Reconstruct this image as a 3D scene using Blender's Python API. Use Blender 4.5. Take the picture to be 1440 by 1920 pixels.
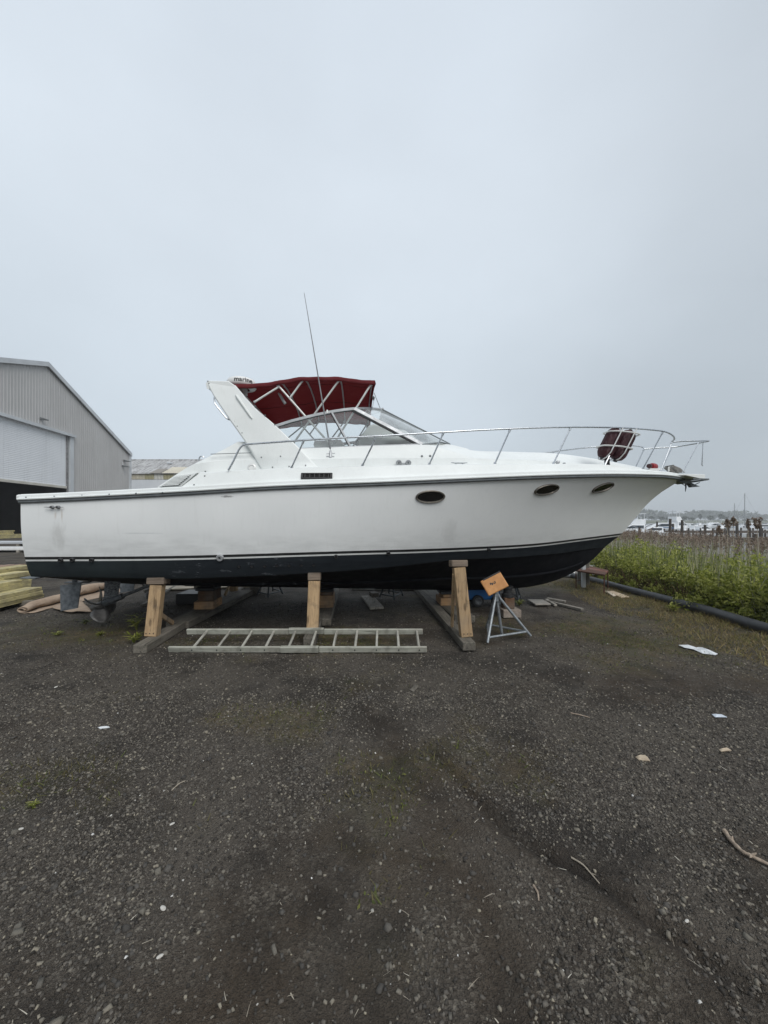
import bpy, bmesh, math, random
import numpy as np
from mathutils import Vector, Matrix
from mathutils.bvhtree import BVHTree

random.seed(7)
RNG = np.random.default_rng(11)
SC = bpy.context.scene
COL = SC.collection
for _o in list(bpy.data.objects):
    bpy.data.objects.remove(_o)

# ------------------------------------------------------------------ camera, sky, sun, exposure
EYE = 1.6
FOC, PCX, PCY = 720.0, 720.0, 975.0          # ultra-wide phone lens, measured on the 1440 px wide photograph
cam_d = bpy.data.cameras.new('camera')
cam_d.sensor_fit = 'HORIZONTAL'
cam_d.sensor_width = 36.0
cam_d.lens = 36.0 * FOC / 1440.0
cam_d.shift_y = (PCY - 960.0) / 1440.0
cam_d.clip_start = 0.05
cam_d.clip_end = 5000.0
cam = bpy.data.objects.new('camera', cam_d)
COL.objects.link(cam)
cam.location = (0, 0, EYE)
cam.rotation_euler = (math.radians(90), 0, 0)
SC.camera = cam

SUN_ELEV, SUN_AZ = 46.0, 150.0               # behind the photographer, high, veiled by cloud
world = bpy.data.worlds.new('World')
SC.world = world
world.use_nodes = True
wn = world.node_tree
wn.nodes.clear()


def wnode(t, **kw):
    n = wn.nodes.new(t)
    for k, v in kw.items():
        setattr(n, k, v)
    return n


w_out = wnode('ShaderNodeOutputWorld')
w_bg = wnode('ShaderNodeBackground')
w_bg.inputs['Strength'].default_value = 0.1
sky = wnode('ShaderNodeTexSky', sky_type='NISHITA', sun_disc=False)
sky.sun_elevation = math.radians(SUN_ELEV)
sky.sun_rotation = math.radians(SUN_AZ)
sky.air_density = 1.2
sky.dust_density = 3.0
w_tc = wnode('ShaderNodeTexCoord')
w_sep = wnode('ShaderNodeSeparateXYZ')
wn.links.new(w_tc.outputs['Generated'], w_sep.inputs[0])
# cloud layer: luminance by elevation, thinner (brighter) veil ahead, plus soft mottling
w_ramp = wnode('ShaderNodeValToRGB')
cr_ = w_ramp.color_ramp
cr_.elements[0].position = 0.0
cr_.elements[0].color = (0.545, 0.610, 0.668, 1)
cr_.elements[1].position = 1.0
cr_.elements[1].color = (0.70, 0.775, 0.86, 1)
for p_, c_ in ((0.12, (0.56, 0.626, 0.686, 1)), (0.35, (0.615, 0.685, 0.748, 1)), (0.62, (0.668, 0.735, 0.802, 1))):
    e_ = cr_.elements.new(p_)
    e_.color = c_
wn.links.new(w_sep.outputs['Z'], w_ramp.inputs[0])
w_noise = wnode('ShaderNodeTexNoise')
w_noise.inputs['Scale'].default_value = 1.5
w_noise.inputs['Detail'].default_value = 5.0
w_noise.inputs['Roughness'].default_value = 0.45
w_map = wnode('ShaderNodeMapping')
w_map.inputs['Scale'].default_value = (1.0, 1.0, 1.9)
w_map.inputs['Location'].default_value = (0.35, 0.1, 0.2)
wn.links.new(w_tc.outputs['Generated'], w_map.inputs[0])
wn.links.new(w_map.outputs[0], w_noise.inputs['Vector'])
w_nr = wnode('ShaderNodeMapRange')
w_nr.inputs['From Min'].default_value = 0.3
w_nr.inputs['From Max'].default_value = 0.7
w_nr.inputs['To Min'].default_value = 0.915
w_nr.inputs['To Max'].default_value = 1.065
wn.links.new(w_noise.outputs['Fac'], w_nr.inputs['Value'])
# thinner cloud over the yard, thicker bank out over the water to the east
w_dot = wnode('ShaderNodeVectorMath', operation='DOT_PRODUCT')
w_dot.inputs[1].default_value = Vector((-0.22, 0.80, 0.55)).normalized()
wn.links.new(w_tc.outputs['Generated'], w_dot.inputs[0])
w_dr = wnode('ShaderNodeMapRange', interpolation_type='SMOOTHSTEP')
w_dr.inputs['From Min'].default_value = 0.55
w_dr.inputs['From Max'].default_value = 1.0
w_dr.inputs['To Min'].default_value = 0.90
w_dr.inputs['To Max'].default_value = 1.10
wn.links.new(w_dot.outputs['Value'], w_dr.inputs['Value'])
w_mul = wnode('ShaderNodeMath', operation='MULTIPLY')
wn.links.new(w_nr.outputs[0], w_mul.inputs[0])
wn.links.new(w_dr.outputs[0], w_mul.inputs[1])
w_ten = wnode('ShaderNodeMath', operation='MULTIPLY')
w_ten.inputs[1].default_value = 7.75
wn.links.new(w_mul.outputs[0], w_ten.inputs[0])
w_sc = wnode('ShaderNodeVectorMath', operation='SCALE')
wn.links.new(w_ramp.outputs['Color'], w_sc.inputs[0])
wn.links.new(w_ten.outputs[0], w_sc.inputs['Scale'])
w_mix = wnode('ShaderNodeMix', data_type='RGBA')
w_mix.inputs['Factor'].default_value = 0.92     # 92 % cloud over the clear sky
wn.links.new(sky.outputs[0], w_mix.inputs[6])
wn.links.new(w_sc.outputs[0], w_mix.inputs[7])
wn.links.new(w_mix.outputs[2], w_bg.inputs['Color'])
wn.links.new(w_bg.outputs[0], w_out.inputs['Surface'])

sun_d = bpy.data.lights.new('sun', 'SUN')
sun_d.energy = 1.5
sun_d.angle = math.radians(40)
sun_d.color = (1.0, 0.985, 0.96)
sun = bpy.data.objects.new('sun', sun_d)
COL.objects.link(sun)
_az, _el = math.radians(SUN_AZ), math.radians(SUN_ELEV)
_sd = Vector((math.sin(_az) * math.cos(_el), math.cos(_az) * math.cos(_el), math.sin(_el)))
sun.rotation_euler = (-_sd).to_track_quat('-Z', 'Y').to_euler()
sun.location = (0, 0, 30)

SC.view_settings.view_transform = 'Standard'
SC.view_settings.look = 'None'
SC.view_settings.exposure = 0.42
SC.view_settings.gamma = 1.0
SC.view_settings.use_curve_mapping = False
try:
    SC.cycles.use_denoising = True
    SC.cycles.max_bounces = 8
    SC.cycles.transparent_max_bounces = 16
    SC.cycles.volume_bounces = 0
    SC.cycles.sample_clamp_indirect = 4.0
except Exception:
    pass

# ------------------------------------------------------------------ measuring helpers


def G(px, py, z=0.0):
    """World point at height z that the photograph shows at px, py."""
    Y = (EYE - z) * FOC / (py - PCY)
    return Vector(((px - PCX) / FOC * Y, Y, z))


def W(px, py, Y):
    return Vector(((px - PCX) / FOC * Y, Y, EYE + (PCY - py) / FOC * Y))


BA = math.atan(0.0694)                        # the boat lies almost square to the view
CA, SA = math.cos(BA), math.sin(BA)
BO = Vector((-4.59, 6.47, 0.0))               # centreline at the transom


def to_boat(p):
    dx, dy = p[0] - BO.x, p[1] - BO.y
    return Vector((dx * CA + dy * SA, -dx * SA + dy * CA, p[2]))


def to_world(u, v, z=0.0):
    return Vector((BO.x + u * CA - v * SA, BO.y + u * SA + v * CA, z))


CAMB = to_boat((0, 0, EYE))


def ray_b(px, py):
    d = Vector(((px - PCX) / FOC, 1.0, (PCY - py) / FOC))
    return Vector((d.x * CA + d.y * SA, -d.x * SA + d.y * CA, d.z))


def P(px, py, v):
    """Boat-frame point (u, v, z) on the lengthwise plane v."""
    d = ray_b(px, py)
    t = (v - CAMB.y) / d.y
    return CAMB + d * t


def spl(pts):
    xs = np.array([p[0] for p in pts], float)
    ys = np.array([p[1] for p in pts], float)
    n = len(xs)
    m = np.zeros(n)
    d = np.diff(ys) / np.diff(xs)
    for i in range(n):
        if i == 0:
            m[i] = d[0]
        elif i == n - 1:
            m[i] = d[-1]
        else:
            m[i] = 0.5 * (d[i - 1] + d[i])

    def f(x):
        x = min(max(x, xs[0]), xs[-1])
        i = min(max(int(np.searchsorted(xs, x)) - 1, 0), n - 2)
        h = xs[i + 1] - xs[i]
        t = (x - xs[i]) / h
        return float((2 * t**3 - 3 * t**2 + 1) * ys[i] + (t**3 - 2 * t**2 + t) * h * m[i] + (-2 * t**3 + 3 * t**2) * ys[i + 1] + (t**3 - t**2) * h * m[i + 1])
    return f


def curve(pts, n=6, closed=False):
    """Catmull-Rom through the points."""
    p = [Vector(q) for q in pts]
    out = []
    N = len(p)
    for i in range(N if closed else N - 1):
        a, b, c, d = (p[(i - 1) % N], p[i], p[(i + 1) % N], p[(i + 2) % N]) if closed else (p[max(i - 1, 0)], p[i], p[i + 1], p[min(i + 2, N - 1)])
        for k in range(n):
            t = k / n
            out.append(0.5 * ((2 * b) + (c - a) * t + (2 * a - 5 * b + 4 * c - d) * t * t + (3 * b - a - 3 * c + d) * t**3))
    if not closed:
        out.append(p[-1])
    return out


def vnoise(x, y, seed=0):
    x = np.asarray(x, float)
    y = np.asarray(y, float)
    xi = np.floor(x).astype(np.int64)
    yi = np.floor(y).astype(np.int64)
    fx = x - xi
    fy = y - yi
    fx = fx * fx * (3 - 2 * fx)
    fy = fy * fy * (3 - 2 * fy)

    def h(a, b):
        n = (a * 374761393 + b * 668265263 + seed * 1442695041) & 0x7FFFFFFF
        n = ((n ^ (n >> 13)) * 1274126177) & 0x7FFFFFFF
        return ((n ^ (n >> 16)) & 0xFFFF) / 65535.0
    return (h(xi, yi) * (1 - fx) + h(xi + 1, yi) * fx) * (1 - fy) + (h(xi, yi + 1) * (1 - fx) + h(xi + 1, yi + 1) * fx) * fy


def fbm(x, y, seed=0, octv=4):
    s, a, t = 0.0, 1.0, 0.0
    for i in range(octv):
        s = s + a * vnoise(np.asarray(x) * 2**i, np.asarray(y) * 2**i, seed + i * 17)
        t += a
        a *= 0.5
    return s / t


# ------------------------------------------------------------------ mesh builder


class MB:
    def __init__(self):
        self.v, self.f, self.m = [], [], []

    def add(self, verts, faces, mi=0):
        o = len(self.v)
        self.v += [tuple(p) for p in verts]
        self.f += [tuple(i + o for i in q) for q in faces]
        self.m += [mi] * len(faces)
        return self

    def box(self, c, s, rot=None, mi=0):
        c = Vector(c)
        x, y, z = s[0] / 2, s[1] / 2, s[2] / 2
        pts = [Vector(q) for q in ((-x, -y, -z), (x, -y, -z), (x, y, -z), (-x, y, -z), (-x, -y, z), (x, -y, z), (x, y, z), (-x, y, z))]
        if rot is not None:
            pts = [rot @ q for q in pts]
        return self.add([q + c for q in pts], [(0, 3, 2, 1), (4, 5, 6, 7), (0, 1, 5, 4), (1, 2, 6, 5), (2, 3, 7, 6), (3, 0, 4, 7)], mi)

    def beam(self, a, b, w, h, up=(0, 0, 1), mi=0):
        a, b = Vector(a), Vector(b)
        d = (b - a).normalized()
        u = Vector(up)
        s = d.cross(u)
        if s.length < 1e-4:
            s = d.cross(Vector((1, 0, 0)))
        s.normalize()
        t = s.cross(d).normalized()
        s, t = s * w / 2, t * h / 2
        pts = [a - s - t, a + s - t, a + s + t, a - s + t, b - s - t, b + s - t, b + s + t, b - s + t]
        return self.add(pts, [(0, 1, 2, 3), (7, 6, 5, 4), (0, 4, 5, 1), (1, 5, 6, 2), (2, 6, 7, 3), (3, 7, 4, 0)], mi)

    def tube(self, pts, r, n=8, closed=False, mi=0):
        p = [Vector(q) for q in pts]
        N = len(p)
        rr = r if isinstance(r, (list, tuple)) else [r] * N
        vs, fs = [], []
        prev = None
        for i in range(N):
            if closed:
                t = p[(i + 1) % N] - p[i - 1]
            else:
                t = p[min(i + 1, N - 1)] - p[max(i - 1, 0)]
            if t.length < 1e-9:
                t = Vector((0, 0, 1))
            t.normalize()
            if prev is None:
                a = t.cross(Vector((0, 0, 1)))
                if a.length < 0.05:
                    a = t.cross(Vector((1, 0, 0)))
            else:
                a = prev - t * prev.dot(t)
            a.normalize()
            prev = a
            b = t.cross(a)
            for k in range(n):
                g = 2 * math.pi * k / n
                vs.append(p[i] + (a * math.cos(g) + b * math.sin(g)) * rr[i])
        for i in range(N if closed else N - 1):
            j = (i + 1) % N
            for k in range(n):
                k2 = (k + 1) % n
                fs.append((i * n + k, i * n + k2, j * n + k2, j * n + k))
        if not closed:
            fs.append(tuple(range(n - 1, -1, -1)))
            fs.append(tuple((N - 1) * n + k for k in range(n)))
        return self.add(vs, fs, mi)

    def lathe(self, prof, n=16, M=None, mi=0, cap=True):
        M = M or Matrix.Identity(4)
        vs, fs = [], []
        for r, z in prof:
            for k in range(n):
                g = 2 * math.pi * k / n
                vs.append(M @ Vector((r * math.cos(g), r * math.sin(g), z)))
        for i in range(len(prof) - 1):
            for k in range(n):
                k2 = (k + 1) % n
                fs.append((i * n + k, i * n + k2, (i + 1) * n + k2, (i + 1) * n + k))
        if cap:
            fs.append(tuple(range(n - 1, -1, -1)))
            fs.append(tuple((len(prof) - 1) * n + k for k in range(n)))
        return self.add(vs, fs, mi)

    def loft(self, rows, mi=0, closed=False, flip=False):
        n = len(rows[0])
        vs = [q for r in rows for q in r]
        fs = []
        for i in range(len(rows) - (0 if closed else 1)):
            j = (i + 1) % len(rows)
            for k in range(n - 1):
                q = (i * n + k, i * n + k + 1, j * n + k + 1, j * n + k)
                fs.append(q[::-1] if flip else q)
        return self.add(vs, fs, mi)

    def prism(self, poly, off, mi=0):
        p = [Vector(q) for q in poly]
        off = Vector(off)
        n = len(p)
        fs = [tuple(range(n)), tuple(range(2 * n - 1, n - 1, -1))]
        for i in range(n):
            j = (i + 1) % n
            fs.append((j, i, i + n, j + n))
        return self.add(p + [q + off for q in p], fs, mi)

    def mesh(self, name, mats, smooth=None, bevel=0.0, weld=False, seg=1):
        me = bpy.data.meshes.new(name)
        me.from_pydata(self.v, [], self.f)
        mats = mats if isinstance(mats, (list, tuple)) else [mats]
        for m in mats:
            me.materials.append(m)
        if len(mats) > 1:
            me.polygons.foreach_set('material_index', self.m)
        bm = bmesh.new()
        bm.from_mesh(me)
        if weld:
            bmesh.ops.remove_doubles(bm, verts=bm.verts, dist=1e-5)
        bmesh.ops.recalc_face_normals(bm, faces=bm.faces)
        if bevel > 0:
            es = [e for e in bm.edges if len(e.link_faces) == 2 and e.calc_face_angle(0) > 0.5]
            bmesh.ops.bevel(bm, geom=es, offset=bevel, segments=seg, profile=0.5, affect='EDGES', clamp_overlap=True)
        bm.to_mesh(me)
        bm.free()
        if smooth:
            me.polygons.foreach_set('use_smooth', [True] * len(me.polygons))
            me.set_sharp_from_angle(angle=math.radians(smooth))
        me.update()
        return me

    def build(self, name, mats, parent=None, smooth=None, bevel=0.0, weld=False, loc=None, seg=1):
        return link(name, self.mesh(name, mats, smooth, bevel, weld, seg), parent, loc)


def link(name, me, parent=None, loc=None):
    o = bpy.data.objects.new(name, me)
    COL.objects.link(o)
    if parent is not None:
        o.parent = parent
    if loc is not None:
        o.location = loc
    return o


def tag(o, label=None, cat=None, group=None, kind=None):
    if label:
        o['label'] = label
    if cat:
        o['category'] = cat
    if group:
        o['group'] = group
    if kind:
        o['kind'] = kind
    return o


def thing(name, label, cat, loc=(0, 0, 0), rz=0.0, group=None):
    o = bpy.data.objects.new(name, None)
    o.empty_display_size = 0.2
    COL.objects.link(o)
    o.location = loc
    o.rotation_euler = (0, 0, rz)
    return tag(o, label, cat, group)


def copy_tree(o, parent=None):
    c = o.copy()
    COL.objects.link(c)
    if parent is not None:
        c.parent = parent
    for ch in list(o.children):
        copy_tree(ch, c)
    return c


def np_mesh(name, V, F, mats, attr=None, smooth=False):
    """V (n,3), F (m,k) arrays -> mesh, fast."""
    me = bpy.data.meshes.new(name)
    V = np.asarray(V, np.float32)
    F = np.asarray(F, np.int32)
    k = F.shape[1]
    me.vertices.add(len(V))
    me.vertices.foreach_set('co', V.ravel())
    me.loops.add(F.size)
    me.loops.foreach_set('vertex_index', F.ravel())
    me.polygons.add(len(F))
    me.polygons.foreach_set('loop_start', np.arange(0, F.size, k, dtype=np.int32))
    for m in (mats if isinstance(mats, (list, tuple)) else [mats]):
        me.materials.append(m)
    if smooth:
        me.polygons.foreach_set('use_smooth', np.ones(len(F), bool))
    me.update(calc_edges=True)
    if attr:
        for an, av in attr.items():
            a = me.attributes.new(an, 'FLOAT', 'POINT')
            a.data.foreach_set('value', np.asarray(av, np.float32))
    me.validate()
    return me


# ------------------------------------------------------------------ materials


def lin(r, g, b):
    f = lambda c: c / 12.92 if c <= 0.04045 else ((c + 0.055) / 1.055) ** 2.4
    return (f(r / 255), f(g / 255), f(b / 255), 1.0)


class Mat:
    """Small wrapper to write node materials tersely."""

    def __init__(self, name):
        self.m = bpy.data.materials.new(name)
        self.m.use_nodes = True
        self.t = self.m.node_tree
        self.t.nodes.clear()
        self.out = self.n('ShaderNodeOutputMaterial')
        self.tc = self.n('ShaderNodeTexCoord')

    def n(self, t, **kw):
        x = self.t.nodes.new(t)
        for k, v in kw.items():
            setattr(x, k, v)
        return x

    def l(self, a, b):
        self.t.links.new(a, b)

    def coord(self, scale=(1, 1, 1), rot=(0, 0, 0), src='Object', loc=(0, 0, 0)):
        mp = self.n('ShaderNodeMapping')
        mp.inputs['Scale'].default_value = scale
        mp.inputs['Rotation'].default_value = rot
        mp.inputs['Location'].default_value = loc
        self.l(self.tc.outputs[src], mp.inputs[0])
        return mp.outputs[0]

    def noise(self, vec, scale=5, detail=4, rough=0.55, dist=0.0):
        x = self.n('ShaderNodeTexNoise')
        x.inputs['Scale'].default_value = scale
        x.inputs['Detail'].default_value = detail
        x.inputs['Roughness'].default_value = rough
        x.inputs['Distortion'].default_value = dist
        if vec is not None:
            self.l(vec, x.inputs['Vector'])
        return x.outputs['Fac']

    def voro(self, vec, scale=5, feature='F1', out='Distance', rand=1.0):
        x = self.n('ShaderNodeTexVoronoi', feature=feature)
        x.inputs['Scale'].default_value = scale
        x.inputs['Randomness'].default_value = rand
        if vec is not None:
            self.l(vec, x.inputs['Vector'])
        return x.outputs[out]

    def rng(self, fac, a, b, c=0.0, d=1.0, smooth=False):
        x = self.n('ShaderNodeMapRange', interpolation_type='SMOOTHSTEP' if smooth else 'LINEAR')
        for i, q in zip(('From Min', 'From Max', 'To Min', 'To Max'), (a, b, c, d)):
            x.inputs[i].default_value = q
        self.l(fac, x.inputs['Value'])
        return x.outputs[0]

    def math(self, op, a, b=None, clamp=False):
        x = self.n('ShaderNodeMath', operation=op)
        x.use_clamp = clamp
        for i, q in enumerate((a, b)):
            if q is None:
                continue
            if isinstance(q, (int, float)):
                x.inputs[i].default_value = q
            else:
                self.l(q, x.inputs[i])
        return x.outputs[0]

    def mix(self, fac, a, b, blend='MIX'):
        x = self.n('ShaderNodeMix', data_type='RGBA', blend_type=blend)
        for i, q in ((0, fac), (6, a), (7, b)):
            if isinstance(q, (int, float)):
                x.inputs[i].default_value = q
            elif isinstance(q, tuple):
                x.inputs[i].default_value = q if len(q) == 4 else q + (1.0,)
            else:
                self.l(q, x.inputs[i])
        return x.outputs[2]

    def ramp(self, fac, stops):
        x = self.n('ShaderNodeValToRGB')
        r = x.color_ramp
        while len(r.elements) > 1:
            r.elements.remove(r.elements[-1])
        r.elements[0].position, r.elements[0].color = stops[0][0], stops[0][1]
        for p, c in stops[1:]:
            e = r.elements.new(p)
            e.color = c
        self.l(fac, x.inputs[0])
        return x.outputs['Color']

    def bump(self, h, strength=0.3, dist=0.01, nrm=None):
        x = self.n('ShaderNodeBump')
        x.inputs['Strength'].default_value = strength
        x.inputs['Distance'].default_value = dist
        self.l(h, x.inputs['Height'])
        if nrm is not None:
            self.l(nrm, x.inputs['Normal'])
        return x.outputs[0]

    def bsdf(self, col, rough=0.5, metal=0.0, normal=None, spec=0.5, **kw):
        b = self.n('ShaderNodeBsdfPrincipled')
        for i, q in (('Base Color', col), ('Roughness', rough), ('Metallic', metal), ('Specular IOR Level', spec)):
            if isinstance(q, (int, float)):
                b.inputs[i].default_value = q
            elif isinstance(q, tuple):
                b.inputs[i].default_value = q if len(q) == 4 else q + (1.0,)
            else:
                self.l(q, b.inputs[i])
        for k, v in kw.items():
            b.inputs[k].default_value = v
        if normal is not None:
            self.l(normal, b.inputs['Normal'])
        self.l(b.outputs[0], self.out.inputs['Surface'])
        return b


def simple(name, c1, c2=None, scale=6, rough=0.5, metal=0.0, bump=0.0, bscale=60, stretch=(1, 1, 1), bdist=0.004, spec=0.5):
    M = Mat(name)
    vec = M.coord(stretch)
    if c2 is None:
        c2 = tuple(x * 0.75 for x in c1[:3]) + (1,)
    f = M.rng(M.noise(vec, scale, 6, 0.6), 0.35, 0.65)
    col = M.mix(f, c1, c2)
    nrm = None
    if bump:
        nrm = M.bump(M.noise(vec, bscale, 5, 0.6), bump, bdist)
    rf = M.rng(M.noise(vec, scale * 2.3, 4), 0.3, 0.7, max(rough - 0.08, 0.02), min(rough + 0.08, 1))
    M.bsdf(col, rf, metal, nrm, spec)
    return M.m


def wood(name, c1, c2, axis='z', dark=None, knots=True, rough=0.8):
    M = Mat(name)
    k = {'x': (0.06, 1, 1), 'y': (1, 0.06, 1), 'z': (1, 1, 0.06)}[axis]
    vec = M.coord(k)
    oi = M.n('ShaderNodeObjectInfo')
    add = M.n('ShaderNodeVectorMath', operation='ADD')
    M.l(vec, add.inputs[0])
    cmb = M.n('ShaderNodeCombineXYZ')
    for i in range(3):
        M.l(M.math('MULTIPLY', oi.outputs['Random'], 7.0 + i * 3), cmb.inputs[i])
    M.l(cmb.outputs[0], add.inputs[1])
    v2 = add.outputs[0]
    g = M.noise(v2, 55, 4, 0.6, 0.6)
    w = M.noise(v2, 7, 3, 0.5, 1.2)
    col = M.mix(M.rng(g, 0.35, 0.65), c1, c2)
    dk = dark or tuple(x * 0.55 for x in c2[:3]) + (1,)
    col = M.mix(M.rng(w, 0.52, 0.72, 0, 0.8), col, dk)
    ck = M.noise(v2, 24, 3, 0.6, 0.3)
    col = M.mix(M.rng(ck, 0.60, 0.66, 0, 0.75), col, tuple(x * 0.28 for x in c2[:3]) + (1,))
    gy = M.noise(M.coord((1, 1, 0.8)), 2.6, 4, 0.6)
    col = M.mix(M.rng(gy, 0.48, 0.68, 0, 0.5), col, (0.22, 0.195, 0.165, 1))
    if knots:
        vk = M.coord({'x': (0.35, 1, 1), 'y': (1, 0.35, 1), 'z': (1, 1, 0.35)}[axis])
        kd = M.voro(vk, 5.0)
        col = M.mix(M.rng(kd, 0.05, 0.12, 0.75, 0.0, True), col, tuple(x * 0.4 for x in c2[:3]) + (1,))
    st = M.noise(M.coord(), 9, 5, 0.65)
    col = M.mix(M.rng(st, 0.50, 0.76, 0, 0.55), col, (0.05, 0.045, 0.038, 1))
    hs = M.n('ShaderNodeHueSaturation')
    M.l(M.rng(oi.outputs['Random'], 0, 1, 0.85, 1.12), hs.inputs['Value'])
    M.l(col, hs.inputs['Color'])
    M.bsdf(hs.outputs[0], rough, 0, M.bump(g, 0.35, 0.003), 0.3)
    return M.m


def glass(name, tint=(0.93, 0.97, 0.96, 1), haze=0.0, hz_col=(0.8, 0.85, 0.86, 1)):
    M = Mat(name)
    tr = M.n('ShaderNodeBsdfTransparent')
    tr.inputs[0].default_value = tint
    gl = M.n('ShaderNodeBsdfGlossy')
    gl.inputs['Roughness'].default_value = 0.02
    fr = M.n('ShaderNodeFresnel')
    fr.inputs['IOR'].default_value = 1.5
    mx = M.n('ShaderNodeMixShader')
    M.l(M.math('MULTIPLY', fr.outputs[0], 1.6, True), mx.inputs[0])
    M.l(tr.outputs[0], mx.inputs[1])
    M.l(gl.outputs[0], mx.inputs[2])
    last = mx.outputs[0]
    if haze > 0:
        df = M.n('ShaderNodeBsdfDiffuse')
        df.inputs[0].default_value = hz_col
        m2 = M.n('ShaderNodeMixShader')
        nz = M.noise(M.coord((1, 1, 1)), 3.5, 4, 0.6)
        M.l(M.rng(nz, 0.3, 0.75, haze * 0.4, haze * 1.6), m2.inputs[0])
        M.l(last, m2.inputs[1])
        M.l(df.outputs[0], m2.inputs[2])
        last = m2.outputs[0]
    M.l(last, M.out.inputs['Surface'])
    return M.m


MT = {}
MT['steel'] = simple('stainless_steel', (0.62, 0.64, 0.66, 1), (0.5, 0.52, 0.54, 1), 8, 0.28, 1.0)
MT['alu'] = simple('anodised_aluminium', (0.46, 0.47, 0.48, 1), (0.36, 0.37, 0.38, 1), 10, 0.5, 0.45)
MT['alu_paint'] = simple('white_coated_tube', (0.72, 0.72, 0.70, 1), (0.6, 0.6, 0.58, 1), 12, 0.4, 0.3)
MT['rubber'] = simple('black_rubber', (0.02, 0.02, 0.022, 1), (0.035, 0.035, 0.035, 1), 10, 0.7)
MT['rub_rail'] = simple('grey_rub_rail', (0.15, 0.165, 0.17, 1), (0.10, 0.11, 0.115, 1), 10, 0.55)
MT['black'] = simple('black_plastic', (0.015, 0.015, 0.017, 1), (0.025, 0.025, 0.025, 1), 10, 0.45)
MT['galv'] = simple('galvanised_steel', (0.36, 0.385, 0.40, 1), (0.22, 0.24, 0.255, 1), 25, 0.5, 0.6)
MT['dark_galv'] = simple('weathered_galvanised_steel', (0.16, 0.17, 0.18, 1), (0.09, 0.095, 0.1, 1), 25, 0.6, 0.5)
MT['rust'] = simple('rusty_iron', (0.14, 0.06, 0.035, 1), (0.07, 0.04, 0.03, 1), 18, 0.85, 0.1, 0.4, 60)
MT['glass'] = glass('clear_windscreen_glass', (0.93, 0.965, 0.96, 1), 0.12)
MT['front_glass'] = glass('sky_whitened_windscreen_glass', (0.9, 0.95, 0.95, 1), 0.22)  # white diffuse mixed in as the sky's reflection on the front panes
MT['dark_glass'] = simple('smoked_port_glass', (0.006, 0.006, 0.006, 1), (0.012, 0.011, 0.01, 1), 5, 0.08)
MT['white_plastic'] = simple('white_plastic', (0.74, 0.74, 0.72, 1), (0.66, 0.66, 0.64, 1), 6, 0.35)
MT['post_wood'] = wood('pale_fir', (0.47, 0.33, 0.19, 1), (0.35, 0.235, 0.13, 1), 'z')
MT['grey_beam_y'] = wood('weathered_beam', (0.175, 0.16, 0.13, 1), (0.10, 0.09, 0.075, 1), 'y', knots=False)
MT['cap_wood'] = wood('weathered_cap', (0.26, 0.20, 0.15, 1), (0.14, 0.11, 0.085, 1), 'x')
MT['block_wood'] = wood('orange_fir_block', (0.46, 0.28, 0.14, 1), (0.34, 0.19, 0.09, 1), 'x')
MT['block_dark'] = wood('old_brown_block', (0.16, 0.085, 0.045, 1), (0.09, 0.05, 0.03, 1), 'x')
MT['treated'] = wood('treated_pine', (0.56, 0.49, 0.245, 1), (0.47, 0.40, 0.19, 1), 'y', rough=0.7)
MT['red_board'] = wood('red_cedar_board', (0.36, 0.24, 0.17, 1), (0.27, 0.18, 0.13, 1), 'y')
MT['board'] = wood('weathered_board', (0.38, 0.35, 0.30, 1), (0.25, 0.23, 0.20, 1), 'y')
MT['ladder'] = wood('weathered_ladder_rail', (0.43, 0.43, 0.37, 1), (0.31, 0.31, 0.26, 1), 'x', knots=False)
MT['rung'] = wood('weathered_rung', (0.42, 0.41, 0.36, 1), (0.30, 0.29, 0.25, 1), 'y', knots=False)
MT['ply'] = simple('orange_plywood', (0.52, 0.25, 0.08, 1), (0.42, 0.19, 0.06, 1), 14, 0.6, 0, 0.2, 60)
MT['conc'] = simple('concrete_block', (0.30, 0.26, 0.22, 1), (0.2, 0.16, 0.13, 1), 14, 0.9, 0, 0.5, 70)


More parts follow.
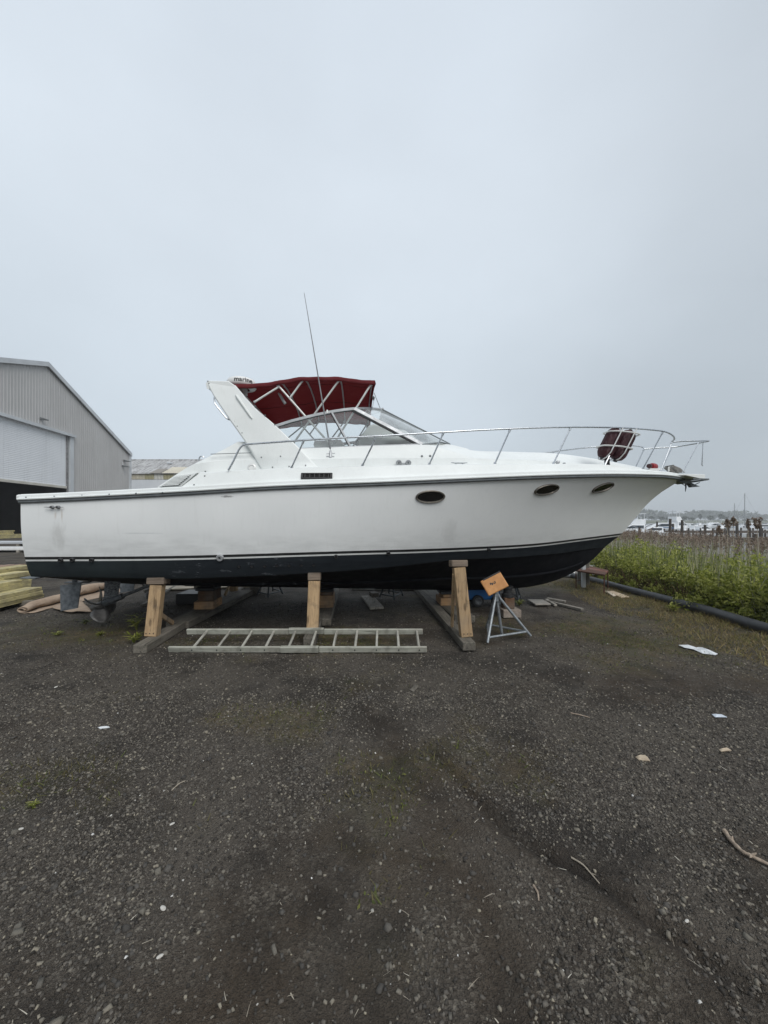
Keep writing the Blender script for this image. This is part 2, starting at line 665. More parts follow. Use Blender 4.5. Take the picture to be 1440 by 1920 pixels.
def gelcoat():
    M = Mat('chalky_white_gelcoat')
    vec = M.coord()
    sep = M.n('ShaderNodeSeparateXYZ')
    M.l(M.tc.outputs['Object'], sep.inputs[0])
    base = M.mix(M.rng(M.noise(vec, 0.9, 5, 0.6), 0.35, 0.7), (0.80, 0.81, 0.80, 1), (0.745, 0.757, 0.75, 1))
    # run-down streaks
    st = M.noise(M.coord((7, 7, 0.35)), 4, 5, 0.65)
    base = M.mix(M.rng(st, 0.54, 0.84, 0, 0.22), base, (0.48, 0.475, 0.44, 1))
    # grime along the waterline
    low = M.rng(sep.outputs['Z'], 1.18, 1.55, 1, 0, True)
    gr = M.math('MULTIPLY', low, M.rng(M.noise(M.coord((1.2, 1.2, 5)), 3, 5, 0.6), 0.35, 0.7))
    base = M.mix(M.math('MULTIPLY', gr, 0.35), base, (0.42, 0.43, 0.42, 1))

    def blot(u, z, ru, rz, amt, colr, base):
        du = M.math('DIVIDE', M.math('SUBTRACT', sep.outputs['X'], u), ru)
        dz = M.math('DIVIDE', M.math('SUBTRACT', sep.outputs['Z'], z), rz)
        d = M.math('SQRT', M.math('ADD', M.math('POWER', du, 2.0), M.math('POWER', dz, 2.0)))
        d = M.math('ADD', d, M.math('MULTIPLY', M.math('SUBTRACT', M.noise(M.coord((3, 3, 1)), 6, 5, 0.7), 0.5), 1.6))
        return M.mix(M.rng(d, 0.2, 1.0, amt, 0.0, True), base, colr)
    u0 = P(103, 952, -1.76)
    base = blot(u0.x + .01, u0.z - .09, .02, .08, .3, (0.36, 0.23, 0.12, 1), base)
    base = blot(u0.x + .085, u0.z - .10, .018, .10, .38, (0.34, 0.22, 0.12, 1), base)
    u0 = P(108, 1003, -1.76)
    base = blot(u0.x, u0.z, .12, .22, .33, (0.33, 0.32, 0.30, 1), base)
    u0 = P(848, 1000, -1.7)
    base = blot(u0.x, u0.z, .15, .28, .22, (0.38, 0.38, 0.37, 1), base)
    u0 = P(425, 931, -1.83)
    base = blot(u0.x, u0.z, .10, .018, .8, (0.2, 0.2, 0.2, 1), base)
    u0 = P(265, 1000, -1.8)
    base = blot(u0.x, u0.z, .35, .010, .28, (0.33, 0.34, 0.36, 1), base)
    # mottled tan tint growing towards the bow
    bow = M.rng(sep.outputs['X'], 8.3, 10.2, 0, 0.5, True)
    base = M.mix(M.math('MULTIPLY', bow, M.rng(M.noise(vec, 1.7, 4), 0.3, 0.7)), base, (0.55, 0.52, 0.44, 1))
    rf = M.rng(M.noise(vec, 3, 4), 0.3, 0.7, 0.38, 0.6)
    M.bsdf(base, rf, 0, M.bump(M.noise(vec, 1.6, 3), 0.06, 0.05), 0.4)
    return M.m


MT['gel'] = gelcoat()


def deckwhite():
    M = Mat('white_deck_moulding')
    vec = M.coord()
    base = M.mix(M.rng(M.noise(vec, 1.3, 6, 0.65), 0.35, 0.7), (0.77, 0.79, 0.775, 1), (0.69, 0.71, 0.695, 1))
    st = M.noise(M.coord((9, 9, 0.6)), 4, 5, 0.7)
    base = M.mix(M.rng(st, 0.56, 0.85, 0, 0.4), base, (0.47, 0.46, 0.41, 1))
    sp = M.voro(vec, 16.0)
    base = M.mix(M.rng(sp, 0.02, 0.05, 0.35, 0.0), base, (0.3, 0.29, 0.26, 1))
    M.bsdf(base, M.rng(M.noise(vec, 4, 4), 0.3, 0.7, 0.35, 0.55), 0, M.bump(M.noise(vec, 2.2, 3), 0.08, 0.03), 0.4)
    return M.m


MT['deck'] = deckwhite()


def bottom_paint():
    M = Mat('worn_bottom_paint')
    vec = M.coord()
    sep = M.n('ShaderNodeSeparateXYZ')
    M.l(M.tc.outputs['Object'], sep.inputs[0])
    slate_lit = M.mix(M.rng(M.noise(M.coord((0.6, 1, 6)), 3, 6, 0.65), 0.3, 0.7), (0.010, 0.013, 0.017, 1), (0.020, 0.025, 0.030, 1))
    # greener, chalkier towards the transom
    aft = M.rng(sep.outputs['X'], 0.3, 2.4, 1, 0, True)
    slate_lit = M.mix(M.math('MULTIPLY', aft, M.rng(M.noise(vec, 2.2, 5, 0.6), 0.3, 0.7, 0.2, 1)), slate_lit, (0.030, 0.041, 0.041, 1))
    black = M.mix(M.rng(M.noise(vec, 2.5, 6), 0.35, 0.7), (0.004, 0.0045, 0.007, 1), (0.007, 0.0075, 0.011, 1))
    at = M.n('ShaderNodeAttribute', attribute_name='band')
    col = M.mix(at.outputs['Fac'], black, slate_lit)  # one paint: lighter where it faces the light, shade darkened in below the chine
    # scraped primer patches
    pt = M.noise(M.coord((2.2, 1, 7), loc=(0.3, 0, 0)), 2.1, 6, 0.75)
    um = M.math('MULTIPLY', M.rng(sep.outputs['X'], 1.6, 2.0), M.rng(sep.outputs['X'], 3.6, 3.2))
    col = M.mix(M.math('MULTIPLY', M.rng(pt, 0.59, 0.65, 0, 0.6), um), col, (0.18, 0.19, 0.21, 1))
    ed = M.noise(M.coord((5, 5, 9)), 9, 5, 0.7)
    col = M.mix(M.rng(ed, 0.62, 0.74, 0, 0.25), col, (0.08, 0.085, 0.09, 1))
    M.bsdf(col, M.rng(M.noise(vec, 6, 4), 0.3, 0.7, 0.7, 0.9), 0, M.bump(M.noise(vec, 30, 5), 0.15, 0.004), 0.22)
    return M.m


MT['bottom'] = bottom_paint()


def canvas_mat():
    M = Mat('burgundy_canvas')
    vec = M.coord()
    col = M.mix(M.rng(M.noise(vec, 2.5, 6, 0.65), 0.3, 0.7), (0.120, 0.018, 0.021, 1), (0.165, 0.030, 0.034, 1))
    geo = M.n('ShaderNodeNewGeometry')
    sep = M.n('ShaderNodeSeparateXYZ')
    M.l(geo.outputs['Normal'], sep.inputs[0])
    fade = M.noise(vec, 7, 5, 0.7)
    col = M.mix(M.rng(fade, 0.5, 0.8, 0, 0.35), col, (0.27, 0.085, 0.085, 1))
    bn = M.bump(M.noise(M.coord((40, 220, 40)), 4, 2), 0.12, 0.001)
    bn = M.bump(M.noise(M.coord((1, 2.5, 1)), 4.5, 4), 0.35, 0.02, bn)
    b = M.bsdf(col, 0.85, 0, bn, 0.2)
    tl = M.n('ShaderNodeBsdfTranslucent')
    tl.inputs[0].default_value = (0.45, 0.045, 0.05, 1)
    mx = M.n('ShaderNodeMixShader')
    mx.inputs[0].default_value = 0.32
    M.l(b.outputs[0], mx.inputs[1])
    M.l(tl.outputs[0], mx.inputs[2])
    M.l(mx.outputs[0], M.out.inputs['Surface'])
    return M.m


MT['canvas'] = canvas_mat()
# ================================================================== THE CRUISER
KZ = 0.38
boat = thing('motor_cruiser', 'big white express cruiser with burgundy canopy, propped ashore on timber posts', 'motor boat', (BO.x, BO.y, KZ), BA)
LB = Vector((0, 0, -KZ))


def bp(mb, name, mat, parent=None, **kw):
    """a part of the cruiser; its mesh is written in boat coordinates"""
    par = parent or boat
    return mb.build(name, mat, par, loc=LB if par is boat else None, **kw)


def mirror_pts(pts):
    return [Vector((p[0], -p[1], p[2])) for p in pts]


L_SH = 10.2
U_CH = 8.67


def B1(s):                       # half breadth at the sheer
    if s < 0.4:
        return 1.75 + 0.10 * math.sin(s / 0.4 * math.pi / 2)
    q = (s - 0.4) / 0.6
    return 1.85 * (1 - q**2.45) if q < 1 else 0.0


def B0(s):                       # half breadth at the chine
    if s < 0.3:
        return 1.60 + 0.03 * s / 0.3
    q = (s - 0.3) / 0.7
    return 1.63 * (1 - q**2.1) if q < 1 else 0.0


def fit_line(pix, bfun, ue, end=None):
    """(s, z) samples of a hull line seen at pix, lying at half breadth bfun(s)"""
    out = []
    for px, py in pix:
        s = 0.5
        for _ in range(30):
            q = P(px, py, -bfun(min(max(s, 0), 1)))
            s = 0.5 * s + 0.5 * min(max(q.x / ue, 0), 1)
        q = P(px, py, -bfun(s))
        out.append((q.x / ue, q.z))
    res = [out[0]]
    for a in out[1:]:
        if a[0] > res[-1][0] + 1e-3:
            res.append(a)
    return res


SH = fit_line([(44, 938), (165, 932.5), (360, 922), (510, 913), (720, 905), (860, 899), (1020, 892.5), (1138, 890), (1200, 890.5), (1244, 892)], B1, L_SH)
tip = P(1281, 897, 0)
SH = [a for a in SH if a[0] < 0.97] + [(1.0, tip.z)]
ZS = spl(SH)
CH = fit_line([(60, 1081), (200, 1083), (330, 1085), (450, 1081), (575, 1075), (660, 1069.5), (770, 1059), (851, 1050), (951, 1045.5), (1020, 1040), (1060, 1036), (1105, 1029)], B0, U_CH)
ce = P(1134, 1026, 0)
CH = [a for a in CH if a[0] < 0.975] + [(1.0, ce.z)]
ZC = spl(CH)
BM = lambda s: B0(s) + 0.55 * (B1(s) - B0(s))
WL = fit_line([(52, 1052.5), (300, 1051), (640, 1042), (900, 1034.5), (1020, 1027), (1100, 1016)], BM, 9.0)
we = P(1162, 1005.5, 0)
WL = [a for a in WL if a[0] < 0.97] + [(1.0, we.z)]
ZW = spl(WL)

# keel and stem profile on the centreline
KP = [P(x, y, 0) for x, y in ((209, 1093), (300, 1097), (450, 1100), (550, 1101.5), (660, 1103.5), (803, 1106), (900, 1106), (957, 1104), (1000, 1099), (1030, 1092), (1060, 1081), (1090, 1065), (1115, 1046))]
ZK = spl([(0.0, KP[0].z)] + [(p.x, p.z) for p in KP[1:]] + [(ce.x, ce.z)])
ST = [P(x, y, 0) for x, y in ((1134, 1026), (1150, 1013), (1163, 1003), (1180, 985), (1195, 967), (1215, 944), (1240, 923), (1262, 909), (1281, 897))]
US = spl([(p.z, p.x) for p in ST])
L_SH = ST[-1].x
U_CH = ST[0].x

NS = 56
SS = [1 - (1 - i / NS) ** 1.35 for i in range(NS + 1)]


def hull_point(s, t):
    """near-side hull surface, s along, t up from chine (0) to sheer (1)"""
    ze = ZC(1) + (ZS(1) - ZC(1)) * t
    ue = US(ze)
    p = 0.62 + 1.35 * s**2.6
    f = t**p
    v = B0(s) + (B1(s) - B0(s)) * f
    # topsides carry a little tumblehome bulge aft
    v += 0.035 * math.sin(math.pi * min(t, 1)) * (1 - s) ** 1.0
    if s > 0.9999:
        v = 0.0
    return Vector((s * ue, -v, ZC(s) + (ZS(s) - ZC(s)) * t))


def t_at(s, z):
    return min(max((z - ZC(s)) / (ZS(s) - ZC(s)), 0.0), 1.0)


STRIPE = [(0.0), (0.021), (0.056)]
rows_w = {i: [hull_point(s, t_at(s, ZW(s) + dz)) for s in SS] for i, dz in enumerate(STRIPE)}
rows_t = []
for k in range(13):
    q = k / 12
    rows_t.append([hull_point(s, t_at(s, ZW(s) + STRIPE[2]) * (1 - q) + q) for s in SS])
rows_b = [[hull_point(s, t_at(s, ZW(s)) * k / 4) for s in SS] for k in range(5)]

hb = MB()
hb.loft(rows_t)
hb.loft([mirror_pts(r) for r in rows_t], flip=True)
# transom
edge = [r[0] for r in rows_b] + [r[0] for r in rows_t]
tr_poly = [Vector((0.004, 0, ZK(0)))] + edge
hb.add(tr_poly + mirror_pts(edge)[::-1], [tuple(range(len(tr_poly) + len(edge)))])
hull = bp(hb, 'hull', MT['gel'], smooth=40, weld=True)

# bottom: lit-toned band above the chine, chine flat, vee bottom to the keel
bb = MB()
bands = []


def add_rows(rows, val, flip=False):
    n0 = len(bb.v)
    bb.loft(rows, flip=flip)
    bands.extend([val] * (len(bb.v) - n0))


keel_rows = []
for k in range(9):
    q = k / 8
    r = []
    for s in SS:
        b, zc, zk = B0(s), ZC(s), ZK(s * U_CH)
        flat = 0.07 * min(1, b / 0.5)
        vb = (b - flat) * q
        zb = zk + (zc - 0.012 - zk) * (q ** (1.0 + 0.35 * s))
        r.append(Vector((s * U_CH, -vb, zb)))
    keel_rows.append(r)
keel_rows.append([Vector((s * U_CH, -B0(s), ZC(s))) for s in SS])
for rws, val in ((keel_rows, 0.0), (rows_b, 1.0)):
    add_rows(rws, val)
    add_rows([mirror_pts(r) for r in rws], val, True)
bme = bb.mesh('hull_bottom', MT['bottom'], smooth=30)
ba = bme.attributes.new('band', 'FLOAT', 'POINT')
ba.data.foreach_set('value', bands)
bottom = link('hull_bottom', bme, boat, LB)
# spray strakes low on the vee
for q0 in (0.55,):
    sk = MB()
    r0, r1, r2 = [], [], []
    for s in SS[6:50]:
        b, zc, zk = B0(s), ZC(s), ZK(s * U_CH)
        f = lambda q: zk + (zc - 0.012 - zk) * (q ** (1.0 + 0.35 * s))
        vb = (b - 0.07 * min(1, b / 0.5)) * q0
        r0.append(Vector((s * U_CH, -vb - 0.05, f(q0) + 0.012)))
        r1.append(Vector((s * U_CH, -vb - 0.05, f(q0) - 0.022)))
        r2.append(Vector((s * U_CH, -vb + 0.05, f(q0) - 0.020)))
    sk.loft([r0, r1, r2])
    sk.loft([mirror_pts(r) for r in (r0, r1, r2)], flip=True)
    bp(sk, 'spray_strake', MT['bottom'], smooth=30)

for nm, a, b, mt in (('white_stripe', 0, 1, simple('white_boot_paint', (0.74, 0.75, 0.73, 1), (0.6, 0.61, 0.6, 1), 6, 0.5)),
                     ('black_stripe', 1, 2, simple('black_boot_paint', (0.012, 0.012, 0.013, 1), (0.025, 0.026, 0.026, 1), 8, 0.45))):
    m = MB()
    m.loft([rows_w[a], rows_w[b]])
    m.loft([mirror_pts(rows_w[a]), mirror_pts(rows_w[b])], flip=True)
    bp(m, nm, mt, smooth=40)


# rub rail and gunwale, swept along the sheer
def sheer_off(off, dz, s0=0.0, s1=1.0):
    r = []
    pts = [hull_point(s, 1.0) for s in SS]
    n = len(pts)
    for i in range(n):
        a, b = pts[max(i - 1, 0)], pts[min(i + 1, n - 1)]
        t = Vector((b.x - a.x, b.y - a.y, 0)).normalized()
        nn = Vector((t.y, -t.x, 0))
        p = pts[i] + nn * off
        p.y = min(p.y, 0.0)
        if i == n - 1:
            p = Vector((pts[i].x + max(off, -0.2) * 1.2, 0, pts[i].z))
        r.append(Vector((p.x - (0.006 if i == 0 and off > 0 else 0), p.y, p.z + dz)))
    return r


def sweep_pair(prof, name, mat, closed=False, sharp=35):
    m = MB()
    rows = [sheer_off(o, dz) for o, dz in prof]
    m.loft(rows)
    m.loft([mirror_pts(r) for r in rows], flip=True)
    e0 = [r[0] for r in rows]
    m.add(e0, [tuple(range(len(e0)))])
    m.add(mirror_pts(e0), [tuple(range(len(e0)))])
    return bp(m, name, mat, smooth=sharp)


sweep_pair([(-0.01, -0.042), (0.020, -0.039), (0.032, -0.028), (0.032, -0.010), (0.024, 0.0), (-0.01, 0.002)], 'rub_rail', MT['rub_rail'])
sweep_pair([(0.0, -0.004), (0.046, 0.002), (0.050, 0.014), (0.040, 0.022), (0.020, 0.026), (0.014, 0.060), (-0.004, 0.074), (-0.20, 0.076), (-0.21, 0.02)], 'gunwale', MT['deck'])
tm = MB()
tm.tube([(0.02, -1.76, ZS(0) - 0.012), (0.02, 1.76, ZS(0) - 0.012)], 0.03, 8)
bp(tm, 'rub_rail', MT['rub_rail'], smooth=40)
tm = MB()
tm.box((0.05, 0, ZS(0) + 0.035), (0.26, 3.46, 0.075))
bp(tm, 'transom_cap', MT['deck'], bevel=0.02, seg=2)


# ------------------------------------------------------------------ deck, cabin sides
def inset_b(s, off):
    return B1(s) * (1.85 - off) / 1.85


def zline(pix, v, tail=None):
    pts = [P(x, y, v) for x, y in pix]
    r = [(p.x, p.z) for p in pts]
    if tail:
        r += tail
    return spl(r)


U_A = P(341, 911, -1.72).x            # aft end of the raised bulwark
Zbul = zline([(369, 886.5), (492, 881), (610, 876.5), (660, 875.5), (802, 872), (930, 871)], -1.74)
# forward the moulding follows the plan curve
bul_f = fit_line([(369, 886.5), (492, 881), (610, 876.5), (720, 874.3), (802, 872.3), (930, 871), (1020, 871), (1090, 871), (1138, 872.5), (1204, 880), (1244, 886.5)], lambda s: inset_b(s, 0.11), L_SH - 0.05)
bul_f = [a for a in bul_f if a[0] < 0.97] + [(1.0, ZS(1) + 0.075)]
ZBL = spl(bul_f)

U0B = (U_A + 0.02) / (L_SH - 0.05)
SB = [U0B + (1 - U0B) * (1 - (1 - i / 50) ** 1.3) for i in range(51)]


def bulwark_rows():
    rows = []
    for k in range(5):
        q = k / 4
        off = 0.03 + 0.08 * q
        r = []
        for i, s in enumerate(SB):
            z0 = ZS(s) + 0.068
            z1 = max(ZBL(s), z0 + 0.004)
            lag = 0.21 * (1 - math.exp(-i / 0.9)) * 0 + (0.20 * q if i == 0 else (0.20 * q * math.exp(-i * 0.55)))
            r.append(Vector((s * (L_SH - 0.05) + lag, -inset_b(s, off), z0 + (z1 - z0) * q)))
        rows.append(r)
    r = []
    for i, s in enumerate(SB):
        b = inset_b(s, 0.11)
        r.append(Vector((rows[-1][i].x, -b * 0.985 + 0.0, rows[-1][i].z + 0.012 * min(1, b))))
    rows.append(r)
    r = []
    for i, s in enumerate(SB):
        b = inset_b(s, 0.11)
        r.append(Vector((rows[-2][i].x, -max(b - 0.42, b * 0.0), rows[-2][i].z + 0.015 * min(1, b))))
    rows.append(r)
    return rows


br = bulwark_rows()
m = MB()
m.loft(br)
m.loft([mirror_pts(r) for r in br], flip=True)
bulwark = bp(m, 'side_deck', MT['deck'], smooth=28)

VD = spl([(1.0, 1.45), (2.5, 1.44), (5.0, 1.40), (6.0, 1.30), (7.0, 1.10), (8.0, 0.82), (9.0, 0.46), (9.75, 0.16)])
vF = -1.30
ZE = zline([(300, 885), (400, 866), (560, 862), (660, 860), (800, 858.5), (880, 857.5)], -1.38)
ZF_pts = [P(x, y, -1.40) for x, y in ((298, 912), (326, 893), (345, 880.5), (375, 862), (395, 851), (448, 822))]
ZF2 = [P(x, y, -1.26) for x, y in ((500, 843), (568, 841.5), (660, 838), (785, 833.5))]
ZTOPG = fit_line([(862, 841), (880, 844.5), (950, 847), (1040, 850), (1100, 857.5), (1150, 866), (1185, 873), (1210, 878.5)], lambda s: 0.32 * VD(s * 10), 10.0)
ZG = spl([(5.0, 2.86)] + [(5.63, 2.845)] + [(a * 10.0, z + 0.0) for a, z in ZTOPG if a * 10 > 5.8] + [(9.9, ZS(0.97) + 0.08)])
U_WC = 5.07                            # windscreen corner


def zdeck(u):
    s = min(u / (L_SH - 0.05), 1)
    return ZBL(max(s, U0B)) - 0.02


def zF(u):
    if u < ZF_pts[-1].x:
        return spl([(p.x, p.z) for p in ZF_pts])(u)
    if u < ZF2[0].x:
        return ZF2[0].z + (ZF_pts[-1].z - ZF2[0].z) * max(0, 1 - (u - ZF_pts[-1].x) / 0.25)
    if u <= U_WC:
        return spl([(p.x, p.z) for p in ZF2])(u)
    # shoulder sinks into the crease forward of the screen
    k = min((u - U_WC) / 0.95, 1)
    k = k * k * (3 - 2 * k)
    return ZF2[-1].z * (1 - k) + (zE(u) + 0.02 * (1 - k)) * k + 0.0


def zE(u):
    if u < 5.9:
        return ZE(u)
    k = min((u - 5.9) / 2.4, 1)
    return ZE(5.9) * (1 - k) + k * (zdeck(u) + 0.03) + 0.055 * math.sin(math.pi * k) * 1.0


U_CS = ZF_pts[0].x
US_ = [U_CS + (9.72 - U_CS) * i / 90 for i in range(91)]
cs = [[], [], [], [], []]
for u in US_:
    vd = VD(u)
    zd = zdeck(u) if u > U_A + 0.2 else ZS(u / L_SH) + 0.06
    ze = min(zE(u), zF(u) - 0.004)
    ze = max(ze, zd + 0.004)
    zf = max(zF(u), ze + 0.004)
    w = min(1, vd / 0.6)
    cs[0].append(Vector((u, -vd, zd)))
    cs[1].append(Vector((u, -(vd - 0.03 * w), ze)))
    cs[2].append(Vector((u, -(vd - 0.045 * w), ze + 0.006)))
    hf = min(1, max(0, (zf - ze) / 0.17))
    cs[3].append(Vector((u, -(vd - 0.05 * w - 0.06 * w * hf), zf - 0.012)))
    cs[4].append(Vector((u, -(vd - 0.07 * w - 0.075 * w * hf), zf)))
# cabin side with its inner lining where the cockpit is open
m = MB()
m.loft(cs)
m.loft([mirror_pts(r) for r in cs], flip=True)
i_op = [i for i, u in enumerate(US_) if u < 4.75]
lin_rows = [[cs[4][i] for i in i_op], [cs[4][i] + Vector((0, 0.06, 0)) for i in i_op], [Vector((cs[4][i].x, cs[4][i].y + 0.08, 1.75)) for i in i_op]]
m.loft(lin_rows)
m.loft([mirror_pts(r) for r in lin_rows], flip=True)
m.add([cs[k][0] for k in range(5)] + [lin_rows[1][0], lin_rows[2][0]], [tuple(range(7))])
m.add(mirror_pts([cs[k][0] for k in range(5)] + [lin_rows[1][0], lin_rows[2][0]]), [tuple(range(7))])
cabin = bp(m, 'cabin_side', MT['deck'], smooth=26)

# foredeck with its raised crown, and the dash behind the windscreen
fd = []
i_f = [i for i, u in enumerate(US_) if u > 4.55]
for q in [k / 10 for k in range(11)]:
    r = []
    for i in i_f:
        e = cs[4][i]
        zc = max(ZG(e.x) if e.x > 5.0 else 2.80, e.z + 0.01)
        v = e.y * (1 - q)
        # a smooth shoulder up to a nearly flat crown
        if e.x < 5.9:
            k = math.sin(min(q / 0.65, 1) * math.pi / 2)
        else:
            k = math.sin(min(q / 0.72, 1) * math.pi / 2) ** 1.15
        r.append(Vector((e.x + 0.0 * q, v, e.z + (zc - e.z) * k)))
    fd.append(r)
m = MB()
m.loft(fd)
m.loft([mirror_pts(r) for r in fd], flip=True)
aft = [r[0] for r in fd]
m.loft([aft, [Vector((p.x, p.y, 1.75)) for p in aft]])
m.loft([mirror_pts(aft), mirror_pts([Vector((p.x, p.y, 1.75)) for p in aft])], flip=True)
bp(m, 'foredeck', MT['deck'], smooth=40, weld=True)

m = MB()
m.box((2.4, 0, 1.72), (4.7, 2.9, 0.06))
m.box((1.28, 0, 1.80), (0.06, 2.85, 0.12))
bp(m, 'cockpit_sole', MT['deck'])
m = MB()                              # instrument console and wheel
con = [P(x, y, -0.35) for x, y in ((672, 836), (690, 813), (700, 811), (752, 822), (772, 836))]
m.prism([Vector((p.x, -0.95, p.z)) for p in con] , (0, 0.95, 0))
cons = bp(m, 'helm_console', MT['white_plastic'], bevel=0.03, seg=2)
m = MB()
wc = P(735, 812, -0.5)
M_ = Matrix.Translation(wc) @ Matrix.Rotation(math.radians(60), 4, 'Y')
m.tube([M_ @ Vector((0.19 * math.cos(g), 0.19 * math.sin(g), 0)) for g in [k * math.pi / 12 for k in range(24)]], 0.014, 6, closed=True)
for k in range(3):
    g = k * 2 * math.pi / 3 + 0.4
    m.tube([M_ @ Vector((0, 0, -0.02)), M_ @ Vector((0.19 * math.cos(g), 0.19 * math.sin(g), 0))], 0.01, 6)
bp(m, 'steering_wheel', MT['black'], smooth=40)
m = MB()
for x, h in ((689, 0.17), (695, 0.13)):
    q = P(x, 812, -0.45)
    m.box(q + Vector((0, 0, h / 2)), (0.035, 0.04, h))
q = P(688.5, 808, -0.45)
m.tube([q, q + Vector((0.0, 0, 0.36))], 0.004, 5)
bp(m, 'radio_handset', MT['black'], bevel=0.006)
m = MB()
for sgn in (-1,):
    s0 = [P(x, y, 0.35) for x, y in ((588, 838), (590, 828), (640, 826), (648, 838))]
    m.prism([Vector((p.x, 0.25, p.z)) for p in s0], (0, 0.9, 0))
bp(m, 'helm_seat', MT['white_plastic'], bevel=0.03, seg=2)


# ------------------------------------------------------------------ ray casting onto the built shells
def bvh_of(*obs):
    vs, fs = [], []
    for o in obs:
        n0 = len(vs)
        vs += [v.co.copy() for v in o.data.vertices]
        fs += [tuple(i + n0 for i in p.vertices) for p in o.data.polygons]
    return BVHTree.FromPolygons(vs, fs)


STR = [o for o in boat.children if o.name in ('white_stripe', 'black_stripe')]
BV = bvh_of(hull, bottom, bulwark, cabin, *STR)


def hit(px, py):
    d = ray_b(px, py).normalized()
    loc, nrm, idx, dist = BV.ray_cast(CAMB, d)
    if loc is None:
        loc, nrm = P(px, py, -1.4), Vector((0, -1, 0))
    if nrm.dot(d) > 0:
        nrm = -nrm
    return loc, nrm


def frame_at(loc, nrm):
    """local x along the hull, y up the hull, z outwards"""
    z = nrm.normalized()
    x = Vector((1, 0, 0)) - z * z.x
    x.normalize()
    y = z.cross(x)
    return Matrix.Translation(loc) @ Matrix((x, y, z)).transposed().to_4x4()


def both(mb_fn):
    """the same fitting on the two sides"""
    return [mb_fn(1), mb_fn(-1)]


# portlights
for (cx, cy, ew, eh) in ((807, 931.5, 0.19, 0.078), (1025, 918, 0.198, 0.080), (1130.5, 914, 0.205, 0.080)):
    loc, nrm = hit(cx, cy)
    for sg in (1, -1):
        F = frame_at(loc, nrm)
        if sg < 0:
            F = Matrix.Diagonal((1, -1, 1, 1)) @ F
        ring, pane = MB(), MB()
        N = 36
        ell = lambda kx, z: [F @ Vector(((ew + kx) * math.cos(2 * math.pi * i / N), (eh + kx) * math.sin(2 * math.pi * i / N), z)) for i in range(N + 1)]
        ring.loft([ell(0.010, -0.02), ell(0.012, 0.012), ell(0.003, 0.022), ell(-0.008, 0.018), ell(-0.014, 0.002)])
        pane.add(ell(-0.012, 0.003)[:-1], [tuple(range(N))])
        r = bp(ring, 'portlight', MT['bronze'] if 'bronze' in MT else MT.setdefault('bronze', simple('dull_bronze_trim', (0.22, 0.20, 0.17, 1), (0.10, 0.09, 0.08, 1), 14, 0.4, 0.7)), smooth=40, weld=True)
        bp(pane, 'port_glass', MT['dark_glass'], r)

# engine room air vent in the bulwark
loc, nrm = hit(594, 893)
F = frame_at(loc, nrm)
fr, back = MB(), MB()
fr.box((0, 0.034, 0.006), (0.40, 0.016, 0.03))
fr.box((0, -0.034, 0.006), (0.40, 0.016, 0.03))
fr.box((-0.185, 0, 0.006), (0.03, 0.053, 0.03))
fr.box((0.185, 0, 0.006), (0.03, 0.053, 0.03))
back.box((0, 0, 0.006), (0.36, 0.06, 0.004))
for mb_ in (fr, back):
    mb_.v = [tuple(F @ Vector(p)) for p in mb_.v]
vent = bp(fr, 'air_vent', MT['black'], bevel=0.004)
bp(back, 'vent_backing', simple('vent_shadow_mesh', (0.008, 0.008, 0.008, 1), None, 5, 0.9), vent)
for k in range(6):
    fin = MB()
    fin.box((-0.15 + k * 0.06, 0, 0.014), (0.010, 0.053, 0.014), Matrix.Rotation(0.5, 3, 'Y'))
    fin.v = [tuple(F @ Vector(p)) for p in fin.v]
    bp(fin, 'vent_fin', MT['black'], vent)

# slanted louvre panel at the aft end of the cabin side
vq = -1.47
pf = [P(x, y, vq) for x, y in ((297, 913), (341, 911.5), (370, 886), (328, 891.5))]
m = MB()
m.prism(pf, (0, 0.05, 0))
lp = bp(m, 'louvre_panel', MT['deck'], bevel=0.004)
m = MB()
pd = [P(x, y, vq - 0.004) for x, y in ((303, 911), (335, 909.5), (358, 890.5), (329, 893.5))]
m.prism(pd, (0, 0.006, 0))
bp(m, 'louvre_recess', simple('louvre_shadow', (0.05, 0.05, 0.048, 1), (0.09, 0.09, 0.085, 1), 30, 0.9), lp)
for k in range(7):
    q = (k + 0.35) / 7
    a = pd[0].lerp(pd[3], q)
    b = pd[1].lerp(pd[2], q)
    m = MB()
    m.beam(a + Vector((0, -0.012, 0)), b + Vector((0, -0.012, 0)), 0.016, 0.012)
    bp(m, 'louvre_slat', MT['deck'], lp)

# panel seams on the cabin side
for a, b, v in (((395, 851.5), (470, 849), -1.425),):
    m = MB()
    m.beam(P(*a, v), P(*b, v), 0.008, 0.008)
    bp(m, 'seam', MT['rub_rail'])


# small discs: drains, fittings, screws
def disc_mesh(name, r, h, mat, hole=0.0, n=14):
    m = MB()
    if hole:
        m.lathe([(r, -0.01), (r, h * 0.7), (r * 0.88, h), (hole, h), (hole * 0.96, h * 0.2)], n, cap=False)
        m.lathe([(hole * 0.97, h * 0.25), (0.0005, h * 0.25)], n, mi=1, cap=False)
    else:
        m.lathe([(r, -0.01), (r, h * 0.6), (r * 0.8, h), (0.0008, h)], n, cap=False)
    return m.mesh(name, mat, smooth=40)


def place(me, name, px, py, parent=None):
    loc, nrm = hit(px, py)
    o = link(name, me, boat)
    o.matrix_local = Matrix.Translation(LB) @ frame_at(loc, nrm)
    return o


